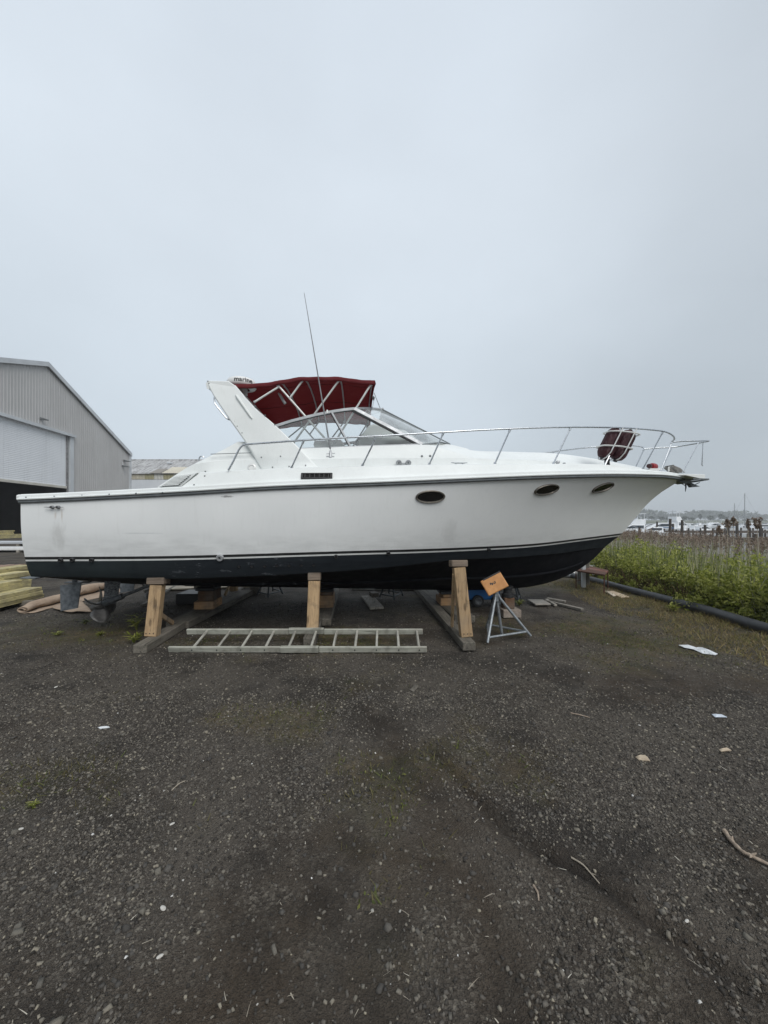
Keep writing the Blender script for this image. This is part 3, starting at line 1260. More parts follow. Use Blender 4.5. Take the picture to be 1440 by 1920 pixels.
hole_mats = [MT['rub_rail'], MT['rubber']]
drain = disc_mesh('drain_outlet', 0.024, 0.009, [MT['bottom'], MT['rubber']], 0.0205)
for px, py in ((448, 1062.5), (472, 1062.3), (496, 1061.8), (519, 1061), (542, 1060.5), (565, 1060), (588, 1059.5)):
    place(drain, 'drain_outlet', px, py)
thru = disc_mesh('skin_fitting', 0.026, 0.03, [MT['rubber'], MT['rubber']], 0.016)
for px, py in ((115, 1049.5), (137, 1049), (173, 1049.3), (630, 1043), (728, 1036.5), (916, 1029.5)):
    place(thru, 'skin_fitting', px, py)
clam = disc_mesh('chrome_exhaust_cover', 0.045, 0.035, [MT['alu'], MT['rub_rail']], 0.018, 18)
place(clam, 'chrome_exhaust_cover', 413, 1045)
stud = disc_mesh('snap_stud', 0.009, 0.008, MT['rub_rail'], 0, 8)
BV = bvh_of(hull, bottom, bulwark, cabin, *STR, [o for o in boat.children if o.name == 'gunwale'][0])
for px in (49, 102, 154, 205, 255, 305, 356):
    place(stud, 'snap_stud', px, 932.5 - (px - 49) * 0.0355)
for px, py in ((364, 909), (384, 892.5), (385, 884)):
    place(stud, 'snap_stud', px, py)
for px, py in ((490, 857), (526, 855.5), (511, 876), (542, 874.5)):
    pass
# speaker / fuel fitting beside the arch
me = disc_mesh('deck_fitting', 0.055, 0.012, [MT['alu_paint'], MT['white_plastic']], 0.034, 20)
place(me, 'deck_fitting', 472, 877)

# stern cleat on the topsides
loc, nrm = hit(104, 951)
F = frame_at(loc, nrm)
m = MB()
m.tube([F @ Vector((x, 0, 0.035)) for x in (-0.11, -0.05, 0.05, 0.12)], [0.004, 0.009, 0.009, 0.004], 6)
cl = bp(m, 'stern_cleat', MT['alu'], smooth=40)
for x in (-0.025, 0.045):
    m = MB()
    m.lathe([(0.018, 0), (0.018, 0.028), (0.012, 0.045), (0.001, 0.048)], 10, F @ Matrix.Translation((x, 0.0, 0)), cap=False)
    bp(m, 'cleat_bolt', MT['rubber'], cl, smooth=40)

# ------------------------------------------------------------------ radar arch
def arch_leg(sg):
    m = MB()
    ctr_l = [(387, 715), (399, 740), (430, 787), (462, 833), (492, 882)]
    ctr_r = [(441, 722), (478, 764), (516, 797), (562, 841), (598, 878)]
    rows_o, rows_i = [], []
    n = 14
    cl_ = curve([Vector((a, b, 0)) for a, b in ctr_l], 4)
    cr2 = curve([Vector((a, b, 0)) for a, b in ctr_r], 4)
    N = len(cl_)
    fa, fb, ia, ib = [], [], [], []
    for i in range(N):
        q = i / (N - 1)
        vo = -1.30 - 0.165 * q
        a, b = P(cl_[i].x, cl_[i].y, vo), P(cr2[i].x, cr2[i].y, vo)
        th = 0.10
        fa.append(a)
        fb.append(b)
        ia.append(a + Vector((0.01, th, 0)))
        ib.append(b + Vector((-0.01, th, 0)))
    ed = 0.012
    rows = [ia, [p + Vector((0, 0.012, 0)) for p in fa], [p.lerp(q, 0.035) for p, q in zip(fa, fb)], [p.lerp(q, 0.965) for p, q in zip(fa, fb)], [p + Vector((0, 0.012, 0)) for p in fb], ib, ia]
    m.loft(rows)
    m.add([r[0] for r in rows[:-1]], [tuple(range(6))])
    if sg < 0:
        m.v = [(p[0], -p[1], p[2]) for p in m.v]
    return bp(m, 'radar_arch_leg', MT['deck'], smooth=30)


legs = [arch_leg(1), arch_leg(-1)]
aL, aR = P(387, 715, -1.30), P(436, 714, -1.30)
ztop = aL.z + 0.015
m = MB()
prof = [Vector((aL.x + 0.01, 0, ztop - 0.11)), Vector((aL.x - 0.005, 0, ztop - 0.03)), Vector((aL.x + 0.03, 0, ztop)), Vector((aR.x - 0.06, 0, ztop)), Vector((aR.x + 0.015, 0, ztop - 0.05)), Vector((aR.x + 0.03, 0, ztop - 0.12))]
rows = []
for v in [-1.305, -1.285, -1.0, -0.5, 0, 0.5, 1.0, 1.285, 1.305]:
    cz = 0.05 * (1 - (v / 1.3) ** 2)
    k = 0.96 if abs(v) > 1.3 else 1
    rows.append([Vector((p.x, v, p.z * 1 + cz - (0.012 if abs(v) > 1.3 else 0))) for p in prof])
m.loft(rows)
m.add(rows[0], [tuple(range(6))])
m.add(rows[-1], [tuple(range(6))])
m.loft([[r[0] for r in rows], [r[-1] for r in rows]])
bp(m, 'radar_arch_beam', MT['deck'], smooth=30)
# moulded grip and stainless hand rail on the near leg
m = MB()
g0, g1 = P(442, 740, -1.335), P(473, 785, -1.385)
m.tube([g0, g0.lerp(g1, 0.1), g0.lerp(g1, 0.9), g1], [0.008, 0.02, 0.016, 0.006], 8)
bp(m, 'grip_moulding', MT['deck'], legs[0], smooth=40)
hr = curve([P(x, y, -1.33) for x, y in ((402, 744), (402, 751), (404, 758), (414, 771), (424, 783), (429, 786.5), (434, 788))], 4)
m = MB()
m.tube(hr, 0.011, 8)
bp(m, 'hand_rail', MT['steel'], smooth=40)
for px, py in ((390, 715), (392, 719), (397, 728), (411, 750), (414.5, 755), (425, 770), (440, 790.5), (445, 799.5), (454, 812), (462, 743), (479, 761), (497, 778.5), (515, 796), (490, 857.5), (526, 855.5), (511, 876), (542, 874.5), (573, 872.5)):
    q = (py - 715) / 165
    vo = -1.30 - 0.165 * q
    o = link('snap_stud', stud, boat)
    o.matrix_local = Matrix.Translation(LB) @ frame_at(P(px, py, vo - 0.001), Vector((0, -1, 0.1)))

# bent vent pipe behind the coaming
m = MB()
m.tube(curve([P(x, y, -1.3) for x, y in ((373, 864), (374, 858), (377, 855.5), (380.5, 856), (382.5, 858))], 4), 0.009, 6)
bp(m, 'vent_pipe', MT['steel'], smooth=40)

# radar dome with its lettering
dc = P(453, 716, -0.72)
dome = MB()
zb = dc.z - 0.072
M_ = Matrix.Translation((dc.x, -0.72, zb))
dome.lathe([(0.12, -0.05), (0.205, -0.03), (0.225, 0.0), (0.215, 0.055), (0.195, 0.088), (0.15, 0.108), (0.08, 0.118), (0.001, 0.12)], 40, M_, cap=False)
radome = bp(dome, 'radar_dome', MT['white_plastic'], smooth=50)
m = MB()
m.lathe([(0.09, -0.13), (0.09, -0.04)], 12, M_)
bp(m, 'dome_foot', MT['deck'], radome)


def text_mesh(body, size, extrude=0.0015, bold=0.0):
    cu = bpy.data.curves.new('lettering', 'FONT')
    cu.body = body
    cu.size = size
    cu.align_x = 'CENTER'
    cu.align_y = 'CENTER'
    cu.extrude = extrude
    cu.offset = bold
    cu.resolution_u = 3
    ob = bpy.data.objects.new('lettering_source', cu)
    COL.objects.link(ob)
    bpy.context.view_layer.update()
    dg = bpy.context.evaluated_depsgraph_get()
    me = bpy.data.meshes.new_from_object(ob.evaluated_get(dg))
    bpy.data.objects.remove(ob)
    bpy.data.curves.remove(cu)
    return me


tme = text_mesh('marine', 0.098, 0.0015, 0.0022)
xs = [v.co.x for v in tme.vertices]
wid = max(xs) - min(xs)
th0 = math.atan2(-(1), 0)
to_cam = Vector((CAMB.x - dc.x, CAMB.y + 0.72, 0)).normalized()
base_ang = math.atan2(to_cam.y, to_cam.x)
for v in tme.vertices:
    x, y, z = v.co
    zz = zb + 0.038 + y
    rr = 0.2165 + (0.225 - 0.2165) * max(0, 1 - (zz - zb) / 0.055) + z + 0.0015 - max(0, (zz - zb - 0.055)) * 0.6
    ang = base_ang + (x * 1.02 + 0.028) / 0.22
    v.co = (dc.x + rr * math.cos(ang), -0.72 + rr * math.sin(ang), zz)
tme.materials.append(MT['black'])
link('lettering', tme, radome)

m = MB()
m.lathe([(0.02, 0), (0.022, 0.05), (0.012, 0.062), (0.001, 0.064)], 10, Matrix.Translation((P(417, 712, -1.0).x, -1.0, ztop + 0.03)), cap=False)
bp(m, 'anchor_light', MT['rub_rail'], smooth=40)

# ------------------------------------------------------------------ whip aerial
MT['aerial'] = simple('weathered_grey_aerial', (0.22, 0.23, 0.24, 1), (0.15, 0.155, 0.16, 1), 12, 0.6)
ab = P(620, 846, -1.325)
at_ = P(570.3, 549, -1.28)
m = MB()
am = ab.lerp(at_, 0.40)
m.tube([ab.lerp(at_, k / 10) for k in range(11)], [0.0125 - 0.0009 * k for k in range(11)], 8)
aer = bp(m, 'whip_aerial', MT['aerial'], smooth=40)
m = MB()
m.box(P(619.5, 858, -1.372), (0.11, 0.02, 0.045))
m.tube([P(619.5, 858, -1.375), P(620, 850, -1.36), ab], 0.022, 8)
m.tube([P(612, 851, -1.36), P(628, 850, -1.36)], 0.006, 6)
bp(m, 'aerial_mount', MT['alu'], aer, smooth=40)

# ------------------------------------------------------------------ windscreen
base_pts = [P(x, y, -1.27) for x, y in ((528, 843.5), (568, 842), (655, 838.5))] + [Vector((U_WC, -1.24, zF(U_WC) + 0.004)), Vector((5.66, -0.5, 2.855))]
C0 = base_pts[3]
top_side = [P(x, y, -1.19) for x, y in ((505, 803), (545, 790), (588, 779), (620, 772.5), (645, 768.5), (664, 766.5))]
CT = top_side[-1]
MTp = P(715.5, 767.5, -0.5)
hdr = [CT, P(690, 765.5, -0.8), MTp]
far_hdr = [Vector((p.x, -p.y, p.z)) for p in hdr[::-1]]


def flat_bar(pts, w, h, mat, name, parent=None, out=None):
    """bar of rectangular section along pts: w across the glass plane, h thick"""
    m = MB()
    rows = []
    n = len(pts)
    for i, p in enumerate(pts):
        p = Vector(p)
        t = (Vector(pts[min(i + 1, n - 1)]) - Vector(pts[max(i - 1, 0)])).normalized()
        o = Vector(out[i] if isinstance(out, list) else (out or (0, -1, 0)))
        o = (o - t * o.dot(t)).normalized()
        s = t.cross(o)
        a, b = s * w / 2, o * h / 2
        rows.append([p - a - b, p + a - b, p + a + b, p - a + b, p - a - b])
    m.loft(rows)
    m.add(rows[0][:4], [(0, 1, 2, 3)])
    m.add(rows[-1][:4], [(0, 1, 2, 3)])
    return bp(m, name, mat, parent, bevel=0.003)


ws = None
for sg in (1, -1):
    fx = (lambda L: [Vector((p[0], p[1] * sg, p[2])) for p in L])
    o_side = Vector((0, -sg, 0.1))
    o_front = Vector((0.75, -0.5 * sg, 0.55))
    side_base = [base_pts[0], base_pts[1], base_pts[2], C0]
    flat_bar(fx(top_side), 0.042, 0.026, MT['alu'], 'windscreen_frame', out=o_side)
    flat_bar([p + Vector((0, 0, -0.026)) for p in fx(top_side)], 0.012, 0.018, MT['rubber'], 'glazing_seal', out=o_side)
    flat_bar(fx(side_base), 0.03, 0.03, MT['alu'], 'windscreen_frame', out=o_side)
    flat_bar([p + Vector((0, -0.012 * sg, -0.022)) for p in fx(side_base)], 0.026, 0.024, MT['rubber'], 'glazing_seal', out=o_side)
    flat_bar(fx([CT, C0]), 0.055, 0.03, MT['alu'], 'windscreen_post', out=Vector((0.3, -sg, 0.3)))
    flat_bar([p + Vector((-0.035, -0.004 * sg, -0.026)) for p in fx([CT, C0])], 0.022, 0.02, MT['rubber'], 'glazing_seal', out=Vector((0.3, -sg, 0.3)))
    mu = fx([P(622, 773, -1.195), P(657.5, 838, -1.265)])
    flat_bar(mu, 0.026, 0.022, MT['alu'], 'windscreen_post', out=o_side)
    flat_bar([p + Vector((-0.019, 0, -0.005)) for p in mu], 0.010, 0.018, MT['rubber'], 'glazing_seal', out=o_side)
    flat_bar(fx(curve(hdr, 4)), 0.03, 0.028, MT['alu'], 'windscreen_frame', out=o_front)
    flat_bar([p + Vector((0, 0, -0.022)) for p in fx(curve(hdr, 4))], 0.012, 0.02, MT['rubber'], 'glazing_seal', out=o_front)
    flat_bar(fx([MTp, base_pts[4]]), 0.022, 0.026, MT['rub_rail'], 'windscreen_post', out=o_front)
    flat_bar(fx([C0, Vector((5.42, -0.95, 2.79)), base_pts[4]]), 0.02, 0.02, MT['rub_rail'], 'windscreen_frame', out=o_front)
    # panes
    m = MB()
    ts = curve(top_side, 3)
    nT = len(ts)
    bs = [side_base[0].lerp(side_base[1], min(1, 3 * i / (nT - 1))) if i < (nT - 1) / 3 else (side_base[1].lerp(side_base[2], (3 * i / (nT - 1) - 1)) if i < 2 * (nT - 1) / 3 else side_base[2].lerp(side_base[3], 3 * i / (nT - 1) - 2)) for i in range(nT)]
    m.loft([fx(ts), fx(bs)])
    bp(m, 'side_glass', MT['glass'], smooth=60)
    m = MB()
    hc = curve(hdr, 4)
    bc = curve([C0, Vector((5.42, -0.95, 2.79)), base_pts[4]], 4)
    m.loft([fx(hc), fx(bc)])
    bp(m, 'front_glass', MT['front_glass'], smooth=60)
cm = [Vector((MTp.x + 0.02, v, MTp.z + 0.01)) for v in (-0.5, 0, 0.5)]
flat_bar(cm, 0.03, 0.028, MT['alu'], 'windscreen_frame', out=Vector((0.8, 0, 0.55)))
m = MB()
m.loft([[MTp, Vector((MTp.x + 0.02, 0, MTp.z + 0.01)), Vector((MTp.x, 0.5, MTp.z))], [base_pts[4], Vector((5.7, 0, 2.88)), Vector((base_pts[4].x, 0.5, base_pts[4].z))]])
bp(m, 'front_glass', MT['front_glass'], smooth=60)
# sagging clear vinyl curtain rolled behind the screen
m = MB()
r0 = [P(x, y, -0.7) for x, y in ((699, 744), (703, 752), (703, 762))]
m.loft([[P(698, 741, -1.0), P(703, 745, -0.9), P(699, 763, -0.85)], [P(697, 748, 0.2), P(700, 752, 0.2), P(697, 768, 0.1)]])
bp(m, 'vinyl_curtain', glass('scratched_vinyl', (0.85, 0.87, 0.87, 1), 0.45), smooth=60)

# ------------------------------------------------------------------ canopy
VE = 1.20
near = [P(x, y, -VE) for x, y in ((444, 721), (495, 716.5), (520, 714), (570, 706), (640, 707.5), (703, 713.5))]
ze_f = spl([(p.x, p.z) for p in near])
u0c, u1c = near[0].x - 0.24, near[-1].x
NU, NV = 34, 20
bows_u = [P(520, 721, -VE).x, P(567, 714, -VE).x, P(637, 711, -VE).x, u1c - 0.02]


def canopy_pt(u, v, dz=0.0):
    q = v / VE
    z = ze_f(u) + 0.17 * (1 - abs(q) ** 2.3)
    # sag between bows
    bs_ = [u0c] + bows_u
    for a, b in zip(bs_[:-1], bs_[1:]):
        if a <= u <= b:
            z -= 0.010 * math.sin(math.pi * (u - a) / (b - a)) * (1 - 0.5 * abs(q))
    z += 0.003 * math.sin(u * 23 + v * 4) + 0.006 * math.sin(v * 17 + u * 9)
    return Vector((u, v, z + dz))


m = MB()
rows = []
for i in range(NU + 1):
    u = u0c + (u1c - u0c) * i / NU
    rows.append([canopy_pt(u, -VE + 2 * VE * k / NV) for k in range(NV + 1)])
m.loft(rows)
ctop = bp(m, 'canopy', MT['canvas'], smooth=60, weld=True)
sd = ctop.modifiers.new('thickness', 'SOLIDIFY')
sd.thickness = 0.006
# hanging edges
m = MB()
for sg in (-1, 1):
    e0 = [r[0] if sg < 0 else r[-1] for r in rows]
    m.loft([e0, [p + Vector((0, 0.012 * sg, -0.045)) for p in e0], [p + Vector((0, 0.004 * sg, -0.060 - 0.010 * abs(math.sin(i * 0.7)))) for i, p in enumerate(e0)]])
fr_ = rows[-1]
m.loft([fr_, [p + Vector((0.015, 0, -0.05)) for p in fr_], [p + Vector((0.0, 0, -0.085 - 0.02 * math.sin(i * 1.3))) for i, p in enumerate(fr_)]])
hang = bp(m, 'canopy_valance', MT['canvas'], smooth=60)
sd = hang.modifiers.new('thickness', 'SOLIDIFY')
sd.thickness = 0.004
for u in bows_u[:3]:
    m = MB()
    pts = [canopy_pt(u, -VE + 2 * VE * k / NV, -0.012) for k in range(NV + 1)]
    m.tube(pts, 0.013, 7)
    bp(m, 'canopy_bow', MT['alu'], smooth=50)
m = MB()
m.tube([canopy_pt(u1c - 0.03, -VE + 2 * VE * k / NV, -0.03) for k in range(NV + 1)], 0.013, 7)
bp(m, 'canopy_bow', MT['alu'], smooth=50)
# seams sewn along the canvas
for v in (-0.5, 0.45):
    m = MB()
    m.tube([canopy_pt(u0c + 0.05 + (u1c - u0c - 0.08) * k / 30, v + 0.01 * math.sin(k), -0.006) for k in range(31)], 0.006, 5)
    bp(m, 'canvas_seam', simple('dark_seam', (0.05, 0.008, 0.01, 1), None, 5, 0.9), ctop)

foot = P(621.5, 836, -1.16)
tubes = [
    ('canopy_strut', P(520, 721, -1.17), foot),
    ('canopy_strut', P(698, 716.5, -1.17), P(626, 832, -1.14)),
    ('canopy_strut', P(637, 711, -1.17), P(548, 834, -1.10)),
    ('canopy_brace', P(476, 754.5, -1.24), P(523, 725, -1.17)),
    ('canopy_brace', P(543, 747, -1.165), P(567, 714, -1.17)),
]
for nm, a, b in tubes:
    for sg in (1, -1):
        m = MB()
        A, B_ = Vector((a.x, a.y * sg, a.z)), Vector((b.x, b.y * sg, b.z))
        m.tube([A, B_], 0.0145, 8)
        tb = bp(m, nm, MT['alu_paint'] if sg > 0 else MT['alu'], smooth=50)
        for q in ((0.03, 0.97) if nm == 'canopy_brace' else (0.02, 0.985)):
            m = MB()
            m.tube([A.lerp(B_, q - 0.025), A.lerp(B_, q + 0.015)], 0.019, 8)
            bp(m, 'tube_fitting', MT['alu'], tb, smooth=50)
# stay wire from the canopy to the screen
m = MB()
m.tube([P(701.5, 737, -1.0), P(713, 766, -0.6)], 0.006, 6)
bp(m, 'canopy_stay', MT['steel'])
# lamp hung under the canvas
m = MB()
m.tube([P(522, 737, -0.95), P(526, 742, -0.95), P(535, 757, -0.95)], [0.012, 0.022, 0.022], 8)
bp(m, 'cockpit_lamp', MT['alu'], smooth=40)
# bracket and cover strips along the screen top
m = MB()
m.lathe([(0.02, 0), (0.02, 0.03), (0.008, 0.055), (0.001, 0.056)], 10, Matrix.Translation(P(613.5, 775.5, -1.19)), cap=False)
bp(m, 'frame_knob', MT['white_plastic'], smooth=40)

# ------------------------------------------------------------------ bow rail
def vr(u):                          # breadth of the rail in plan
    return max(0.0, inset_b(min(u / (L_SH - 0.05), 1), 0.10))


def rail_pts(pix, dv=0.0):
    out = []
    for px, py in pix:
        u = 5.0
        for _ in range(40):
            q = P(px, py, -max(vr(u) - dv, 0.30))
            u = 0.5 * u + 0.5 * q.x
        out.append(P(px, py, -max(vr(u) - dv, 0.30)))
    return out


rail_a = rail_pts([(428, 882), (437, 866), (446, 847), (452, 838), (458, 834.5), (466, 833), (520, 829), (570, 825.5), (640, 821), (706, 818), (770, 814), (830, 810.5), (900, 806.5), (957, 804), (1015, 802), (1070, 801), (1120, 801), (1166, 802), (1205, 804.5)])
rail_end = [P(1240, 808, -0.66), P(1255, 812.5, -0.53), P(1263, 818.5, -0.43), P(1264, 824, -0.37), P(1259, 828, -0.33)]
pul = [P(1259, 829, -0.33), P(1285, 827, -0.32), P(1312, 826.5, -0.30), P(1322, 826.3, -0.22)]
nose = Vector((P(1327, 827.5, 0).x, 0, P(1327, 827.5, 0).z))
rl = curve(rail_a + rail_end, 4)
for sg in (1, -1):
    m = MB()
    m.tube([Vector((p.x, p.y * sg, p.z)) for p in rl], 0.0135, 8)
    bp(m, 'bow_rail', MT['steel'], smooth=50)
pl = curve(pul + [nose] + [Vector((p.x, -p.y, p.z)) for p in pul[::-1]], 4)
m = MB()
m.tube(pl, 0.0125, 8)
bp(m, 'pulpit_rail', MT['steel'], smooth=50)

stan = [((545, 878), (570, 826)), ((678, 873.5), (706, 818.5)), ((803, 872), (832, 810.5)), ((926, 871), (957, 804)), ((1036, 870), (1070, 801.5)), ((1133, 872), (1167, 802.5)), ((1204, 879.5), (1243, 809.5)), ((1237, 885), (1260, 828))]
for a, b in stan:
    A = rail_pts([a], 0.06)[0] if a[0] < 1200 else P(a[0], a[1], -0.52 if a[0] < 1230 else -0.36)
    B_ = rail_pts([b])[0] if b[0] < 1230 else P(b[0], b[1], -0.64 if b[0] < 1250 else -0.33)
    A = A - Vector((0, 0, 0.02))
    for sg in (1, -1):
        a2, b2 = Vector((A.x, A.y * sg, A.z)), Vector((B_.x, B_.y * sg, B_.z))
        m = MB()
        m.tube([a2, b2], 0.0115, 7)
        sn = bp(m, 'rail_stanchion', MT['steel'], smooth=50)
        dd = (b2 - a2).normalized()
        m = MB()
        m.tube([a2, a2 + dd * 0.05], 0.019, 8)
        bp(m, 'stanchion_socket', MT['steel'], sn, smooth=50)
        m = MB()
        m.tube([b2 - dd * 0.05, b2 - dd * 0.008], 0.0165, 8)
        bp(m, 'rail_tee', MT['steel'], sn, smooth=50)
for a, b, v0, v1 in (((1279, 887), (1311, 827.5), -0.27, -0.30),):
    for sg in (1, -1):
        m = MB()
        m.tube([P(*a, v0) * 1, P(*b, v1) * 1], 0.0105, 7)
        m.v = [(p[0], p[1] * sg, p[2]) for p in m.v]
        bp(m, 'rail_stanchion', MT['steel'], smooth=50)
m = MB()
pA = P(1318, 831, 0.10)
pB = P(1316, 872, 0.10)
m.tube([pA, pB, pB + Vector((0.02, 0, -0.015))], [0.008, 0.008, 0.006], 6)
bp(m, 'hinged_rail_gate', MT['steel'], smooth=50)

# ------------------------------------------------------------------ pulpit, anchor, windlass
m = MB()
ptop0, ptop1 = P(1240, 886, -0.30), P(1327, 891, -0.24)
pbot1 = P(1333, 900.5, -0.22)
zt, zbm = ptop1.z + 0.005, pbot1.z
ue = ptop1.x
outl = []
for u, w in ((9.62, 0.30), (10.0, 0.285), (10.3, 0.275), (ue - 0.06, 0.25), (ue, 0.16)):
    outl.append((u, w))
rws = []
for u, w in outl:
    zl = (ZS(min(u / L_SH, 1)) + 0.03) if u < 10.1 else zbm + 0.025
    zu = zt + (0.012 if u < ue - 0.01 else -0.01) - max(0, 9.9 - u) * 0.05
    rws.append([Vector((u, -w, zl)), Vector((u, -w, zu - 0.01)), Vector((u, -w + 0.03, zu)), Vector((u, w - 0.03, zu)), Vector((u, w, zu - 0.01)), Vector((u, w, zl)), Vector((u, -w, zl))])
m.loft(rws)
m.add(rws[0][:-1], [tuple(range(6))])
m.add(rws[-1][:-1], [tuple(range(6))])
slab = bp(m, 'bow_pulpit', MT['deck'], smooth=30)
m = MB()
und = [Vector((max(u, 10.12) + (0.05 if u > 10.35 else 0), s * (w + 0.012), zbm + 0.022)) for s in (-1,) for u, w in outl[1:]]
und = und + [Vector((p.x, -p.y, p.z)) for p in und[::-1]]
for p_, q_ in zip(und, und[1:]):
    m.beam(p_ + Vector((0, 0, -0.008)), q_ + Vector((0, 0, -0.008)), 0.026, 0.022)
bp(m, 'pulpit_trim', MT['rub_rail'])
# dark underside with roller cheeks
m = MB()
a0 = P(1268, 905, -0.1)
m.prism([Vector((a0.x, -0.10, zbm + 0.0)), Vector((a0.x + 0.25, -0.10, zbm + 0.0)), Vector((a0.x + 0.55, -0.10, zbm + 0.0)), Vector((a0.x + 0.2, -0.10, zbm - 0.05))], (0, 0.20, 0))
bp(m, 'anchor_roller', MT['rub_rail'])
m = MB()
c = [P(x, y, 0.0) for x, y in ((1283, 904), (1290, 908), (1294, 914), (1310, 912.5), (1300, 908.5), (1291, 904))]
m.prism([p + Vector((0, -0.035, 0)) for p in c], (0, 0.07, 0))
m.tube([P(1285.5, 904, -0.03), P(1286, 914, -0.03), P(1285, 922, -0.03)], [0.016, 0.013, 0.006], 6)
m.tube([P(1274, 905, 0), P(1287, 911.5, 0)], 0.008, 6)
m.tube([P(1298, 911, 0), P(1312, 904.5, 0)], 0.008, 6)
bp(m, 'bow_anchor', MT['rust'] if False else MT['dark_galv'], bevel=0.006)
m = MB()
c = [P(x, y, -0.1) for x, y in ((1252, 876), (1256, 873.5), (1269, 879), (1278, 887), (1260, 887), (1262, 884.5))]
m.prism([p + Vector((0, -0.09, 0)) for p in c], (0, 0.06, 0))
m.prism([p + Vector((0, 0.05, 0)) for p in c], (0, 0.06, 0))
m.tube([c[1] + Vector((0, -0.09, 0)), c[1] + Vector((0, 0.11, 0))], 0.012, 6)
bp(m, 'anchor_stock', simple('bare_grey_steel', (0.25, 0.24, 0.22, 1), (0.16, 0.15, 0.14, 1), 20, 0.6, 0.4), bevel=0.006)
wl = P(1225, 875, -0.16)
m = MB()
Mx = Matrix.Translation(wl) @ Matrix.Rotation(math.pi / 2, 4, 'Y') @ Matrix.Rotation(-0.5, 4, 'X')
m.lathe([(0.001, -0.09), (0.05, -0.085), (0.062, -0.06), (0.062, 0.04), (0.05, 0.055), (0.001, 0.06)], 18, Mx, cap=False)
wls = bp(m, 'windlass', simple('red_windlass_paint', (0.33, 0.02, 0.025, 1), (0.22, 0.015, 0.02, 1), 20, 0.4), smooth=40)
m = MB()
m.lathe([(0.05, 0.055), (0.05, 0.075), (0.03, 0.085), (0.03, 0.095), (0.001, 0.096)], 18, Mx, cap=False)
bp(m, 'windlass_drum', MT['white_plastic'], wls, smooth=40)
m = MB()
m.lathe([(0.001, -0.14), (0.038, -0.135), (0.04, -0.09), (0.02, -0.085)], 14, Mx @ Matrix.Translation((0.0, 0.0, -0.045)), cap=False)
bp(m, 'windlass_gypsy', simple('dark_maroon_cap', (0.05, 0.012, 0.014, 1), None, 20, 0.5), wls, smooth=40)
m = MB()
m.box(wl + Vector((-0.02, 0, -0.075)), (0.24, 0.16, 0.07))
m.box(wl + Vector((0.21, -0.1, -0.06)), (0.03, 0.03, 0.09))
bp(m, 'windlass_base', MT['white_plastic'], wls, bevel=0.012)

# ------------------------------------------------------------------ deck fittings: horn lamps, bow cleat, small vents
for px in (747.5, 765.5):
    loc = P(px, 867.5, -1.47)
    m = MB()
    Mz = Matrix.Translation(loc) @ Matrix.Rotation(math.radians(100), 4, 'X')
    m.lathe([(0.018, -0.05), (0.036, -0.03), (0.040, 0.02), (0.032, 0.03), (0.028, 0.022), (0.001, 0.02)], 18, Mz, cap=False)
    lamp = bp(m, 'deck_lamp', MT['alu'], smooth=40)
    m = MB()
    m.lathe([(0.012, 0.02), (0.012, 0.03), (0.001, 0.031)], 10, Mz, cap=False)
    bp(m, 'lamp_knob', MT['rub_rail'], lamp)
m = MB()
m.box(P(756.5, 870.5, -1.455), (0.10, 0.05, 0.035))
bp(m, 'lamp_bracket', MT['alu'], bevel=0.004)
q = P(861, 868.5, -1.47)
m = MB()
m.tube([q + Vector((x, 0, z)) for x, z in ((-0.115, 0.008), (-0.06, 0.003), (0.06, 0.003), (0.115, 0.008))], [0.005, 0.009, 0.009, 0.005], 7)
for x in (-0.045, 0.045):
    m.tube([q + Vector((x, 0, 0.0)), q + Vector((x * 1.2, 0, -0.035))], 0.009, 7)
bp(m, 'deck_cleat', MT['galv'], smooth=40)
for px, py in ((791, 855.5), (806.5, 855)):
    loc, nrm = hit(px, py)
    m = MB()
    m.lathe([(0.016, -0.01), (0.016, 0.008), (0.001, 0.01)], 10, frame_at(loc, nrm), cap=False)
    bp(m, 'side_stud', MT['rub_rail'], smooth=40)
for px, py, r in ((1046.5, 866.5, 0.028), (1058.5, 868.5, 0.014)):
    loc = P(px, py, -1.22)
    m = MB()
    m.lathe([(r, -0.03), (r, 0.0), (r * 0.9, 0.012), (r * 0.4, 0.016), (0.001, 0.017)], 14, Matrix.Translation(loc) @ Matrix.Rotation(math.radians(85), 4, 'X'), cap=False)
    bp(m, 'deck_vent', MT['alu'], smooth=40)

# ------------------------------------------------------------------ fender rack (part) ; fenders are things further down
fax0, fax1 = P(1131, 856, -1.02), P(1156, 806, -1.02)
FD = (fax1 - fax0).normalized()
FS = Vector((1.0, 0.0, -0.05)).normalized()          # the rack hoops lie level


def rack_ring(q):
    c = fax0.lerp(fax1, q) + FS * 0.11
    pts = []
    for k in range(28):
        g = 2 * math.pi * k / 28
        x, y = 0.265 * math.cos(g), 0.15 * math.sin(g)
        x = max(-0.25, min(0.25, x * 1.12))
        pts.append(c + Vector((x, y, -x * 0.10)))
    return pts


